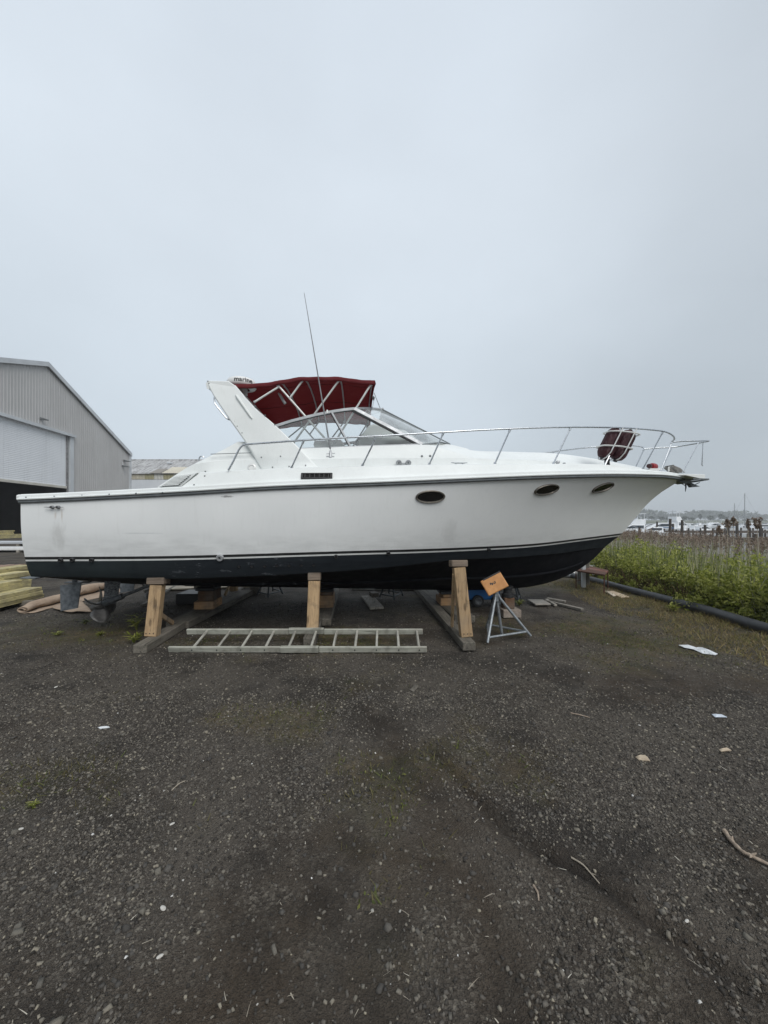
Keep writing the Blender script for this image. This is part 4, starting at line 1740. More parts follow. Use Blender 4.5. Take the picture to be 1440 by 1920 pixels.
m = MB()
for q in (0.33, 0.86):
    m.tube(rack_ring(q), 0.012, 7, closed=True)
for off, vv in ((0.0, -0.15), (0.22, -0.15), (0.0, 0.15), (0.22, 0.15)):
    c0 = fax0 + FS * (off + 0.0) + Vector((0, vv, 0))
    pts = [c0 + FD * (0.05 + 0.42 * k / 5) for k in range(6)]
    m.tube([c0 + Vector((0.0, -vv, 0)) - FD * 0.06, c0 + Vector((0, -vv * 0.35, 0)) - FD * 0.03] + pts, 0.009, 6)
rack = bp(m, 'fender_rack', MT['alu_paint'], smooth=50)
m = MB()
for k in (0.45, 0.62):
    A = rail_pts([(1133, 872)], 0.06)[0]
    B_ = rail_pts([(1167, 802.5)])[0]
    c = A.lerp(B_, k)
    m.box(c + Vector((-0.02, 0.02, 0)), (0.05, 0.05, 0.045))
bp(m, 'rack_clamp', MT['black'], rack, bevel=0.006)

# ------------------------------------------------------------------ underwater gear
def blade_mesh(r, sweep, wid_, mb, M_):
    rows = []
    for i in range(8):
        q = i / 7
        rad = 0.05 + (r - 0.05) * q
        w = wid_ * math.sin(math.pi * min(max(q * 0.82 + 0.12, 0), 1)) ** 0.7
        pitch = math.radians(62 - 32 * q)
        row = []
        for k in range(5):
            c = (k / 4 - 0.5) * w + sweep * q * q
            row.append(M_ @ Vector((math.sin(pitch) * 0 + c * math.cos(pitch), 0, 0)) if False else M_ @ Vector((c * math.cos(pitch), c * math.sin(pitch), rad)))
        rows.append(row)
    mb.loft(rows)


for sg in (-1, 1):
    v0 = 0.72 * sg
    zb_ = lambda u, v: ZK(u) + (ZC(u / U_CH) - ZK(u)) * abs(v) / 1.6
    # rudder
    m = MB()
    tops = [P(113, 1098, -0.72), P(153, 1091, -0.72), P(146, 1140, -0.72), P(114, 1146, -0.72)]
    rows = []
    for a, b, w in ((tops[0], tops[1], 1.0), (tops[0].lerp(tops[3], 0.5), tops[1].lerp(tops[2], 0.5), 1.0), (tops[3], tops[2], 0.8)):
        sect = []
        for q, th in ((0, 0.006), (0.4, 0.016), (0.8, 0.022), (1, 0.008)):
            sect.append((q, th * w))
        ring = [a.lerp(b, q) + Vector((0, -t, 0)) for q, t in sect] + [a.lerp(b, q) + Vector((0, t, 0)) for q, t in sect[::-1]]
        ring = [Vector((p.x, p.y + 0.72 + v0, p.z)) for p in ring]
        rows.append(ring + [ring[0]])
    m.loft(rows)
    m.add(rows[0][:-1], [tuple(range(8))])
    m.add(rows[-1][:-1], [tuple(range(8))])
    rud = bp(m, 'rudder', simple('scuffed_rudder_paint', (0.11, 0.125, 0.14, 1), (0.26, 0.275, 0.29, 1), 14, 0.7, 0, 0.2, 40), smooth=30)
    m = MB()
    ru = tops[0].lerp(tops[1], 0.68)
    m.tube([(ru.x, v0, ru.z - 0.02), (ru.x, v0, zb_(max(ru.x, 0.05), v0) + 0.02)], 0.035, 10)
    m.box((ru.x + 0.05, v0, ru.z + 0.012), (0.34, 0.09, 0.012))
    bp(m, 'rudder_stock', MT['dark_galv'], rud, smooth=40)
    # strut
    m = MB()
    sA, sB = P(210, 1090, -0.72), P(205, 1131, -0.72)
    su, sz1 = sB.x, sB.z
    ringf = lambda u, z, c, t: [Vector((u - c, v0, z)), Vector((u - c * 0.5, v0 - t, z)), Vector((u + c * 0.5, v0 - t, z)), Vector((u + c, v0, z)), Vector((u + c * 0.5, v0 + t, z)), Vector((u - c * 0.5, v0 + t, z)), Vector((u - c, v0, z))]
    m.loft([ringf(su + 0.05, 0.72, 0.12, 0.03), ringf(su + 0.03, sz1 + 0.15, 0.105, 0.024), ringf(su, sz1, 0.10, 0.024)])
    stt = bp(m, 'shaft_strut', simple('flaking_strut_paint', (0.03, 0.033, 0.038, 1), (0.24, 0.25, 0.26, 1), 34, 0.8, 0, 0.3, 60, (1, 1, 2.5)), smooth=30)
    # shaft and propeller
    pc = P(187, 1135, -0.72)
    pu = Vector((pc.x, v0, pc.z))
    sh1 = P(335, 1090, -0.72)
    se = Vector((sh1.x, v0, sh1.z + 0.12))
    ax = (se - pu).normalized()
    m = MB()
    m.tube([pu - ax * 0.10, se], 0.024, 10)
    m.tube([pu + ax * 0.06, pu + ax * 0.36], 0.045, 12)
    bp(m, 'propeller_shaft', MT['dark_galv'], smooth=40)
    m = MB()
    m.tube([pu - ax * 0.13, pu - ax * 0.10, pu + ax * 0.06], [0.03, 0.05, 0.055], 12)
    pr = bp(m, 'propeller', simple('dull_bronze', (0.13, 0.125, 0.12, 1), (0.22, 0.21, 0.20, 1), 16, 0.5, 0.6), smooth=40)
    zaxis = ax
    xa = zaxis.cross(Vector((0, 1, 0))).normalized()
    for k in range(4):
        g = math.radians(58 + 90 * k)
        rad = (Vector((0, 1, 0)) * math.cos(g) * -1 + xa * math.sin(g) * -1)
        tan = zaxis.cross(rad)
        Mb = Matrix.Translation(pu) @ Matrix((tan, zaxis, rad)).transposed().to_4x4()
        m = MB()
        blade_mesh(0.285, 0.03, 0.24, m, Mb)
        bl = bp(m, 'propeller_blade', pr.data.materials[0], pr, smooth=60)
        sd = bl.modifiers.new('thickness', 'SOLIDIFY')
        sd.thickness = 0.009
        sd.offset = 0
    # trim tab
    m = MB()
    m.box((-0.085, 1.2 * sg, ZC(0) - 0.03), (0.18, 0.7, 0.012), Matrix.Rotation(0.06, 3, 'Y'))
    bp(m, 'trim_tab', MT['rub_rail'])
# ================================================================== GROUND, WATER, FAR SHORE
BANK = 5.72                                    # where the yard ends and the marsh begins


def bank_x(y):
    return BANK + np.maximum(y - 13.0, 0) * 0.10 + 0.18 * np.sin(np.asarray(y) * 0.7)


TRACK = [tuple(G(x, y).xy) for x, y in ((810, 1400), (880, 1478), (950, 1552), (1040, 1612), (1110, 1648), (1200, 1715), (1310, 1790), (1440, 1870))]
TRACK2 = [tuple(G(x, y).xy) for x, y in ((690, 1330), (760, 1420), (815, 1480), (850, 1600), (900, 1700), (960, 1919), (1010, 2100))]


def line_dist(x, y, pts):
    best = np.full(np.shape(x), 1e9)
    side = np.zeros(np.shape(x))
    for (ax, ay), (bx, by) in zip(pts[:-1], pts[1:]):
        dx, dy = bx - ax, by - ay
        L2 = dx * dx + dy * dy
        t = np.clip(((x - ax) * dx + (y - ay) * dy) / L2, 0, 1)
        d = np.hypot(x - ax - t * dx, y - ay - t * dy)
        sd = np.sign((x - ax) * dy - (y - ay) * dx)
        m_ = d < best
        best = np.where(m_, d, best)
        side = np.where(m_, sd, side)
    return best, side


def ground_z(x, y, fine=True):
    x = np.asarray(x, float)
    y = np.asarray(y, float)
    d = x - bank_x(y)
    k = np.clip(d / 2.6, 0, 1)
    k = k * k * (3 - 2 * k)
    z = -0.45 * k
    z = z - 0.2 * np.clip((d - 2.6) / 5, 0, 1) - 1.1 * np.clip((d - 8) / 4, 0, 1)
    nearw = np.clip((40 - y) / 20, 0, 1)
    z = z + nearw * 0.05 * (fbm(x * 0.45, y * 0.45, 3, 3) - 0.5)
    if fine:
        z = z + nearw * 0.034 * (fbm(x * 2.4, y * 2.4, 5, 4) - 0.5)
        z = z + nearw * 0.010 * (fbm(x * 14, y * 14, 9, 3) - 0.5)
        dist, side = line_dist(x, y, TRACK)
        wv_ = 0.5 + 0.9 * fbm(x * 3.1, y * 3.1, 77, 3)
        z = z - 0.048 * wv_ * np.exp(-(dist / 0.05) ** 2) + np.where(side > 0, 0.022, -0.010) * np.exp(-(dist / 0.20) ** 2)
        d2, s2 = line_dist(x, y, TRACK2)
        z = z - 0.018 * np.exp(-(d2 / 0.14) ** 2)
    return z


def axis(parts):
    out = []
    for a, b, s in parts:
        n = max(1, int(round((b - a) / s)))
        out += list(np.linspace(a, b, n, endpoint=False))
    out.append(parts[-1][1])
    return np.array(out)


gx = axis([(-900, -300, 200), (-300, -80, 55), (-80, -16, 4), (-16, -7, .3), (-7, -3.5, .05), (-3.5, 3.5, .03), (3.5, 6.5, .05), (6.5, 20, .5), (20, 80, 6), (80, 1200, 160)])
gy = axis([(-60, -4, 8), (-4, 0.9, .5), (0.9, 3.2, .024), (3.2, 6, .04), (6, 10, .1), (10, 24, .5), (24, 90, 3), (90, 1200, 150)])
GX, GY = np.meshgrid(gx, gy)
GZ = ground_z(GX, GY)
nv, nu = GX.shape
Vg = np.stack([GX.ravel(), GY.ravel(), GZ.ravel()], 1)
ii = np.arange(nv * nu).reshape(nv, nu)
Fg = np.stack([ii[:-1, :-1].ravel(), ii[:-1, 1:].ravel(), ii[1:, 1:].ravel(), ii[1:, :-1].ravel()], 1)


def moss_mask(x, y):
    """where grass, moss and straw have taken hold of the cinders"""
    x = np.asarray(x, float)
    y = np.asarray(y, float)
    n = fbm(x * 1.6, y * 1.6, 21, 4)
    d = bank_x(y) - x
    m_ = np.clip(1 - d / 2.3, 0, 1) * 1.15                                   # strip along the pipe
    m_ = np.maximum(m_, 0.85 * np.exp(-((x - 3.5) / 1.7) ** 2 - ((y - 5.2) / 1.4) ** 2))
    m_ = np.maximum(m_, 0.62 * np.exp(-((x + 0.9) / 2.0) ** 2 - ((y - 5.2) / .5) ** 2))   # under the ladder
    m_ = np.maximum(m_, 0.68 * np.exp(-((x + 3.9) / 1.0) ** 2 - ((y - 5.3) / .6) ** 2))
    m_ = np.maximum(m_, 0.66 * np.exp(-((x + 2.0) / .75) ** 2 - ((y - 2.35) / .45) ** 2))
    m_ = np.maximum(m_, 0.40 * np.exp(-((x + 0.5) / 2.0) ** 2 - ((y - 2.6) / 1.2) ** 2))
    m_ = np.maximum(m_, 0.8 * np.exp(-((x - 4.2) / 1.4) ** 2 - ((y - 9.3) / 1.6) ** 2))
    return np.clip((m_ - 0.25 + (n - 0.5) * 1.5) * 1.4, 0, 1)


def soil_mask(x, y):
    n = fbm(np.asarray(x) * 1.1 + 5, np.asarray(y) * 1.1, 31, 4)
    d, _ = line_dist(np.asarray(x, float), np.asarray(y, float), TRACK2)
    d1, _ = line_dist(np.asarray(x, float), np.asarray(y, float), TRACK)
    m_ = np.clip((n - 0.52) * 5, 0, 1)
    m_ = np.maximum(m_, 0.9 * np.exp(-(d / 0.18) ** 2))
    m_ = np.maximum(m_, 0.8 * np.exp(-(d1 / 0.16) ** 2))
    return np.clip(m_, 0, 1)


def ground_material():
    M = Mat('dark_cinder_gravel')
    vec = M.coord()
    big = M.noise(vec, 0.5, 5, 0.6)
    mid = M.noise(vec, 5, 6, 0.65)
    cell = M.voro(vec, 85.0, 'F1', 'Color')
    cd = M.voro(vec, 85.0)
    cell2 = M.voro(vec, 210.0, 'F1', 'Color')
    cd2 = M.voro(vec, 210.0)
    hs = M.n('ShaderNodeSeparateColor')
    M.l(cell, hs.inputs[0])
    hs2 = M.n('ShaderNodeSeparateColor')
    M.l(cell2, hs2.inputs[0])
    grain = M.ramp(hs.outputs[0], [(0, (0.020, 0.0168, 0.0132, 1)), (0.45, (0.059, 0.050, 0.040, 1)), (0.8, (0.130, 0.114, 0.094, 1)), (0.96, (0.215, 0.193, 0.157, 1)), (1.0, (0.34, 0.31, 0.26, 1))])
    grain2 = M.ramp(hs2.outputs[0], [(0, (0.027, 0.022, 0.017, 1)), (0.6, (0.058, 0.048, 0.038, 1)), (1.0, (0.14, 0.122, 0.10, 1))])
    col = M.mix(M.rng(mid, 0.4, 0.6), grain, grain2)
    dust = M.mix(M.rng(M.noise(M.coord((1.4, 0.7, 1), loc=(1.7, 2.2, 0)), 0.8, 6, 0.65), 0.40, 0.60, 0, 0.78), col, (0.105, 0.091, 0.075, 1))
    soil = M.n('ShaderNodeAttribute', attribute_name='soil')
    sc = M.mix(M.rng(M.noise(vec, 30, 5, 0.7), 0.3, 0.7), (0.038, 0.028, 0.019, 1), (0.074, 0.057, 0.041, 1))
    col = M.mix(M.math('MULTIPLY', soil.outputs['Fac'], M.rng(mid, 0.3, 0.6, 0.35, 0.95)), dust, sc)
    rut = M.n('ShaderNodeAttribute', attribute_name='rut')
    col = M.mix(M.math('MULTIPLY', rut.outputs['Fac'], 0.8), col, (0.017, 0.0145, 0.012, 1))
    damp = M.math('MULTIPLY', M.rng(M.noise(M.coord(loc=(3.1, 0.4, 0)), 1.15, 6, 0.62), 0.47, 0.62, 0, 1, True), M.rng(mid, 0.3, 0.6, 0.5, 1))
    col = M.mix(M.math('MULTIPLY', damp, 0.62), col, (0.014, 0.0125, 0.0115, 1))
    moss = M.n('ShaderNodeAttribute', attribute_name='moss')
    mc = M.mix(M.rng(M.noise(vec, 12, 6, 0.75), 0.35, 0.65), (0.090, 0.070, 0.033, 1), (0.20, 0.148, 0.075, 1))
    mc = M.mix(M.rng(M.noise(vec, 3.2, 4, 0.7), 0.42, 0.62), mc, (0.065, 0.070, 0.024, 1))
    col = M.mix(M.math('MULTIPLY', moss.outputs['Fac'], M.rng(M.noise(vec, 26, 5, 0.75), 0.34, 0.60, 0.12, 0.92)), col, mc)
    marsh = M.n('ShaderNodeAttribute', attribute_name='marsh')
    col = M.mix(marsh.outputs['Fac'], col, M.mix(M.rng(mid, 0.3, 0.7), (0.035, 0.032, 0.018, 1), (0.055, 0.06, 0.025, 1)))
    h = M.math('ADD', M.math('MULTIPLY', cd, 0.6), M.math('MULTIPLY', cd2, 0.4))
    nb = M.bump(h, 1.0, 0.016)
    nb = M.bump(M.noise(vec, 40, 6, 0.7), 0.5, 0.012, nb)
    M.bsdf(col, M.rng(hs.outputs[1], 0, 1, 0.75, 0.98), 0, nb, 0.25)
    return M.m


MT['ground'] = ground_material()
rd_, _ = line_dist(Vg[:, 0] + 0.03 * (fbm(Vg[:, 0] * 6, Vg[:, 1] * 6, 78, 3) - 0.5), Vg[:, 1], TRACK)
rut_attr = np.exp(-(rd_ / 0.065) ** 2) * np.clip(fbm(Vg[:, 0] * 2.3, Vg[:, 1] * 2.3, 79, 3) * 2.2 - 0.3, 0, 1)
marsh_attr = np.clip((Vg[:, 0] - bank_x(Vg[:, 1]) + 0.1) / 0.5, 0, 1)
gme = np_mesh('ground', Vg, Fg, MT['ground'], {'rut': rut_attr, 'moss': moss_mask(Vg[:, 0], Vg[:, 1]), 'soil': soil_mask(Vg[:, 0], Vg[:, 1]), 'marsh': marsh_attr}, smooth=True)
tag(link('ground', gme), kind='structure')

Mw = Mat('harbour_water')
wv = Mw.coord((1, 2.5, 1))
wb = Mw.bump(Mw.noise(wv, 0.9, 5, 0.6), 0.25, 0.08)
Mw.bsdf((0.035, 0.045, 0.048, 1), 0.10, 0, wb, 0.5)
MT['water'] = Mw.m
m = MB()
WZ = -1.2
m.add([(10, -60, WZ), (1200, -60, WZ), (1200, 560, WZ), (-100, 560, WZ), (-100, 70, WZ), (10, 30, WZ)], [(0, 1, 2, 3, 4, 5)])
tag(m.build('water', MT['water']), kind='structure')

# far marsh and the low hills beyond it
Ms = simple('far_marsh_grass', (0.11, 0.115, 0.06, 1), (0.075, 0.085, 0.045, 1), 0.05, 0.95)
m = MB()
rows = []
for y, z in ((330, -1.6), (342, -0.7), (420, -0.2), (700, 0.6), (1100, 2)):
    rows.append([(x, y + 14 * math.sin(x * 0.021) + 8 * math.sin(x * 0.057), z) for x in range(-200, 1300, 25)])
m.loft(rows)
tag(m.build('far_shore', Ms, smooth=60), kind='structure')


def leaf_quads(C, S, seed, flat=0.0, aspect=1.6):
    """clouds of leaf-sized faces: centres C (n,3), sizes S (n,) -> V, F"""
    r = np.random.default_rng(seed)
    n = len(C)
    a = r.normal(size=(n, 3))
    a[:, 2] *= (1 - flat)
    a /= np.linalg.norm(a, axis=1)[:, None]
    b = r.normal(size=(n, 3))
    b -= a * (a * b).sum(1)[:, None]
    b /= np.linalg.norm(b, axis=1)[:, None]
    S = S[:, None]
    up = np.cross(a, b)
    V = np.stack([C - a * S * aspect / 2, C + b * S * 0.42 + up * S * 0.12, C + a * S * aspect / 2, C - b * S * 0.42 + up * S * 0.12], 1).reshape(-1, 3)
    F = np.arange(n * 4).reshape(n, 4)
    return V, F


def leafmat(name, c1, c2, c3=None, trans=0.35, rough=0.6):
    M = Mat(name)
    geo = M.n('ShaderNodeNewGeometry')
    col = M.ramp(geo.outputs['Random Per Island'], [(0.0, c1), (0.55, c2), (1.0, c3 or c2)])
    b = M.bsdf(col, rough, 0, None, 0.3)
    tl = M.n('ShaderNodeBsdfTranslucent')
    M.l(col, tl.inputs[0])
    mx = M.n('ShaderNodeMixShader')
    mx.inputs[0].default_value = trans
    M.l(b.outputs[0], mx.inputs[1])
    M.l(tl.outputs[0], mx.inputs[2])
    M.l(mx.outputs[0], M.out.inputs['Surface'])
    return M.m


# hills as one wooded mass far off, and single trees before them
MT['far_leaf'] = leafmat('far_tree_leaves', (0.035, 0.05, 0.025, 1), (0.055, 0.075, 0.035, 1), (0.075, 0.09, 0.045, 1), 0.2)
r = np.random.default_rng(5)
xs = np.arange(120, 1150, 1.1)
hx, hy, hz = [], [], []
for j in range(7):
    h = 17 * (0.45 + 0.75 * vnoise(xs * 0.016, xs * 0 + 2, 44)) * (0.82 + 0.36 * vnoise(xs * 0.09, xs * 0, 45))
    hx.append(xs + r.normal(0, 2, len(xs)))
    hy.append(760 + r.normal(0, 14, len(xs)))
    hz.append(0.3 + h * r.random(len(xs)) ** 0.45)
Ch = np.stack([np.concatenate(hx), np.concatenate(hy), np.concatenate(hz)], 1)
V, F = leaf_quads(Ch, r.uniform(3.0, 6.5, len(Ch)), 6)
tag(link('far_woods', np_mesh('far_woods', V, F, MT['far_leaf'])), 'long low line of hazy wooded hills beyond the marina', 'woods', kind='stuff')

MT['far_bark'] = simple('far_tree_bark', (0.06, 0.05, 0.04, 1), None, 5, 0.9)


def far_tree(px, base_py, top_py, Y, wid_, seed, label, tall=False):
    b = W(px, base_py, Y)
    h = (base_py - top_py) / FOC * Y
    w = wid_ / FOC * Y / 2
    t = thing('shore_tree', label, 'tree', b, 0, 'single trees along the far shore')
    r = np.random.default_rng(seed)
    n = 170
    q = r.normal(size=(n, 3))
    q /= np.linalg.norm(q, axis=1)[:, None]
    q *= (r.random(n) ** 0.4)[:, None]
    lob = 0.75 + 0.5 * vnoise(q[:, 0] * 2.5 + seed, q[:, 2] * 2.5 + seed, seed)
    C = np.stack([q[:, 0] * w * lob, q[:, 1] * w * lob, h * 0.60 + q[:, 2] * h * 0.42 * lob], 1)
    V, F = leaf_quads(C, r.uniform(0.09, 0.2, n) * h, seed)
    link('crown', np_mesh('crown', V, F, MT['far_leaf']), t)
    m = MB()
    m.tube([(0, 0, -0.5), (0.02 * h, 0, h * 0.35), (0, 0, h * 0.75)], [h * 0.045, h * 0.03, h * 0.01], 6)
    m.build('trunk', MT['far_bark'], t)


# ================================================================== BUILDINGS
SHD = 42.0 / 34.0


def siding(name, c1, c2):
    M = Mat(name)
    vec = M.coord()
    st = M.noise(M.coord((3, 3, 0.12)), 1.3, 5, 0.65)
    col = M.mix(M.rng(M.noise(vec, 0.35, 5, 0.6), 0.3, 0.7), c1, c2)
    col = M.mix(M.rng(st, 0.5, 0.8, 0, 0.35), col, tuple(x * 0.6 for x in c1[:3]) + (1,))
    M.bsdf(col, 0.55, 0.1, None, 0.4)
    return M.m


MT['siding'] = siding('grey_ribbed_siding', (0.43, 0.423, 0.415, 1), (0.48, 0.473, 0.465, 1))
MT['trim'] = simple('pale_metal_trim', (0.55, 0.58, 0.60, 1), (0.46, 0.48, 0.5, 1), 0.6, 0.45)
MT['door_sheet'] = siding('white_roller_door_sheet', (0.76, 0.78, 0.80, 1), (0.70, 0.72, 0.75, 1))
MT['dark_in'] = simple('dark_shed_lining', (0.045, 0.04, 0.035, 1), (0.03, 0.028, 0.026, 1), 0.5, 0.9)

K = 34.0                                   # distance of the wall where it leaves the frame
WO = Vector((-K, K, 0))
WD = Vector((-SA, CA, 0)) * 1.0            # the wall runs away square to the boat's length
WN = Vector((CA, SA, 0))                   # it faces east
shed = thing('boat_shed', 'tall grey metal boat shed with a half-raised white roller door', 'shed', WO, BA, None)
# local frame of the shed: x = WN (out of the wall), y = WD (along the wall), z up
S_END = 19.2


def sh_s(px):
    """how far along the wall the column px lies"""
    k = (px - PCX) / FOC
    return (WO.x - k * WO.y) / (k * WD.y - WD.x)


def sh(px, py):
    s = sh_s(px)
    Y = WO.y + WD.y * s
    return s, EYE + (PCY - py) / FOC * Y


prof = [(sh_s(242), sh(242, 850)[1]), sh(86, 681), sh(0, 673)]
eave_s, eave_z = prof[0]
ridge_s, ridge_z = prof[1]
sl = (ridge_z - prof[2][1]) / (ridge_s - prof[2][0])
s_lo = -24.0
z_lo = ridge_z + sl * (s_lo - ridge_s) * 0.9


def roof_z(s):
    return eave_z + (ridge_z - eave_z) * (eave_s - s) / (eave_s - ridge_s) if s > ridge_s else ridge_z - sl * (ridge_s - s)


d_s1, d_z1 = sh(125, 818)                  # top corner of the door opening
d_zt = sh(10, 784)[1]
d_s0 = -12.0
_, d_bot = sh(125, 912)
# ribbed front: one rib per 0.3 m, standing 35 mm proud, real geometry in one mesh
m = MB()
s = s_lo
pitch, rw = 0.34, 0.10
rows_lo, rows_hi = [], []


def col_prof(x, s, z0, z1, z1b, w):
    m.add([(x, s, z0), (x, s + w, z0), (x, s + w, z1b), (x, s, z1)], [(0, 1, 2, 3)])


while s < eave_s - 1e-6:
    for w, x in ((pitch - rw - 0.06, 0.0), (0.03, None), (rw, 0.024), (0.03, None)):
        w = min(w, eave_s - s)
        if w <= 1e-6:
            break
        z0 = d_z1 + 0.3 if (s < d_s1 + 0.35) else -0.2
        za, zb2 = roof_z(s) - 0.05, roof_z(s + w) - 0.05
        if x is None:
            up_ = (m.v[-1][0] < 0.01)
            xa, xb = (0.0, 0.024) if up_ else (0.024, 0.0)
            m.add([(xa, s, z0), (xb, s + w, z0), (xb, s + w, zb2), (xa, s, za)], [(0, 1, 2, 3)])
        else:
            m.add([(x, s, z0), (x, s + w, z0), (x, s + w, zb2), (x, s, za)], [(0, 1, 2, 3)])
        s += w
m.build('front_wall', MT['siding'], shed)
m = MB()
D = 40.0
m.box((-D / 2 - 0.05, eave_s, eave_z / 2), (D, 0.1, eave_z))
m.build('side_wall', MT['siding'], shed)
m = MB()                                   # roof sheets and pale rake trim
for a, b in (((s_lo, roof_z(s_lo)), (ridge_s, ridge_z)), ((ridge_s, ridge_z), (eave_s + 0.2, eave_z - 0.05))):
    m.prism([(0.25, a[0], a[1]), (0.25, b[0], b[1]), (0.25, b[0], b[1] + 0.12), (0.25, a[0], a[1] + 0.12)], (-D, 0, 0))
m.build('roof', MT['trim'], shed)
for a, b in (((s_lo, roof_z(s_lo)), (ridge_s, ridge_z)), ((ridge_s, ridge_z), (eave_s + 0.25, eave_z - 0.08))):
    m = MB()
    m.prism([(0.30, a[0], a[1] - 0.32), (0.30, b[0], b[1] - 0.32), (0.30, b[0], b[1] + 0.14), (0.30, a[0], a[1] + 0.14)], (-0.12, 0, 0))
    m.build('rake_trim', MT['trim'], shed)
m = MB()
m.box((0.06, eave_s + 0.06, eave_z / 2), (0.3, 0.3, eave_z - 0.1))
m.build('corner_trim', MT['trim'], shed)
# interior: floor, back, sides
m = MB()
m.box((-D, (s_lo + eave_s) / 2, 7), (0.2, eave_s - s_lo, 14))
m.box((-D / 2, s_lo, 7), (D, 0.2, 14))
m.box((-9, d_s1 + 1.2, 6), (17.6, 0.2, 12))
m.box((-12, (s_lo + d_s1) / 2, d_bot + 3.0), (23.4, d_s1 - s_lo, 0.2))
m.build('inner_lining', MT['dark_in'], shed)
# roller door: curtain with real ribs, frame, hood
m = MB()
z = d_bot
rows = []
k = 0
while z < d_zt + 0.4:
    x = 0.02 + (0.012 if k % 2 else 0.0)
    rows.append([(x - 0.1, d_s0, z), (x - 0.1, d_s1, z)])
    z += 0.085
    k += 1
m.loft(rows)
door = m.build('roller_door', MT['door_sheet'], shed)
m = MB()
m.box((-0.03, (d_s0 + d_s1) / 2, d_bot - 0.12), (0.14, d_s1 - d_s0, 0.26))
m.build('door_bottom_rail', simple('stained_door_rail', (0.55, 0.54, 0.49, 1), (0.45, 0.43, 0.37, 1), 0.8, 0.6), door, bevel=0.02)
m = MB()
sA = sh_s(125.5)
sB = sh_s(135.5)
m.box((0.06, (sA + sB) / 2 + 0.12, (d_z1 + 0.2) / 2), (0.22, sB - sA - 0.24, d_z1 + 0.2))
m.build('door_jamb', MT['trim'], shed)
m = MB()
m.box((-0.01, sA + 0.05, d_z1 / 2), (0.1, 0.16, d_z1))
m.build('door_guide', simple('dark_door_guide', (0.13, 0.13, 0.13, 1), (0.25, 0.25, 0.25, 1), 3, 0.7), shed)
m = MB()
m.beam((0.12, d_s0, sh(10, 782)[1] + 0.16 + 0.0), (0.12, sB + 0.15, d_z1 + 0.16), 0.45, 0.28)
m.build('door_hood', MT['trim'], shed)


def wall_lamp(px, py, wpx):
    s, z = sh(px, py)
    wl_ = wpx / FOC * (WO.y + WD.y * s) * 0.8
    m = MB()
    m.prism([(0.04, s - 0.12, z + 0.05), (0.04, s - 0.12, z + 0.3), (wl_, s - 0.12, z + 0.1), (wl_, s - 0.12, z + 0.02)], (0, 0.3, 0))
    lm = m.build('wall_lamp', MT['rub_rail'], shed, bevel=0.01)
    m = MB()
    m.tube([(0.03, s - 0.3, z), (0.03, s - 0.3, z - 0.9)], 0.03, 6)
    m.build('conduit', MT['trim'], lm)


wall_lamp(76, 788, 16)
wall_lamp(232, 866, 14)
wall_lamp(229, 876, 16)


def shed_pt(x, s, z):
    return WO + WN * x + WD * s + Vector((0, 0, z))


# ---- things parked in the shadow of the doorway
def wheel(mb, c, r, w, axis_='x'):
    M_ = Matrix.Translation(c) @ Matrix.Rotation(math.pi / 2, 4, 'X' if axis_ == 'y' else 'Y')
    mb.lathe([(r * 0.4, -w * 0.3), (r * 0.62, -w * 0.5), (r * 0.92, -w * 0.5), (r, -w * 0.3), (r, w * 0.3), (r * 0.92, w * 0.5), (r * 0.62, w * 0.5), (r * 0.4, w * 0.3)], 18, M_)


fl = thing('forklift', 'dark forklift standing just inside the shed doorway', 'forklift', shed_pt(-2.6, sh_s(22) - 1.0, 0), BA)
mk = simple('dark_machine_paint', (0.10, 0.10, 0.11, 1), (0.14, 0.12, 0.10, 1), 3, 0.5)
mr = simple('dark_red_machine_paint', (0.30, 0.04, 0.03, 1), None, 3, 0.5)
m = MB()
m.box((0, 0.0, 0.95), (1.3, 2.4, 0.7))
m.box((0, -1.15, 1.15), (1.25, 0.7, 1.0))
m.build('body', mk, fl, bevel=0.08, seg=2)
m = MB()
m.box((0, -0.9, 0.62), (1.32, 0.9, 0.35))
m.build('counterweight', mr, fl, bevel=0.05)
for sx in (-1, 1):
    for yy, rr in ((0.85, 0.55), (-0.95, 0.42)):
        m = MB()
        wheel(m, (0.62 * sx, yy, rr), rr, 0.36)
        wh = m.build('wheel', MT['rubber'], fl, smooth=40)
        m = MB()
        wheel(m, (0.66 * sx, yy, rr), rr * 0.5, 0.34)
        m.build('rim', mk, wh, smooth=40)
    m = MB()
    m.beam((0.35 * sx, 1.45, 0.2), (0.35 * sx, 1.45, 3.2), 0.14, 0.18)
    m.build('mast', mk, fl)
    m = MB()
    m.beam((0.3 * sx, 1.5, 0.2), (0.3 * sx, 2.6, 0.18), 0.12, 0.05)
    m.build('fork', mk, fl)
    m = MB()
    m.tube([(0.55 * sx, 0.5, 1.3), (0.52 * sx, 0.3, 2.5), (0.52 * sx, -0.9, 2.5), (0.55 * sx, -1.1, 1.6)], 0.04, 6)
    m.build('overhead_guard', mk, fl)
m = MB()
m.box((0, -0.2, 1.45), (0.5, 0.5, 0.14))
m.box((0, -0.45, 1.75), (0.5, 0.12, 0.55))
m.build('seat', MT['rubber'], fl, bevel=0.03)

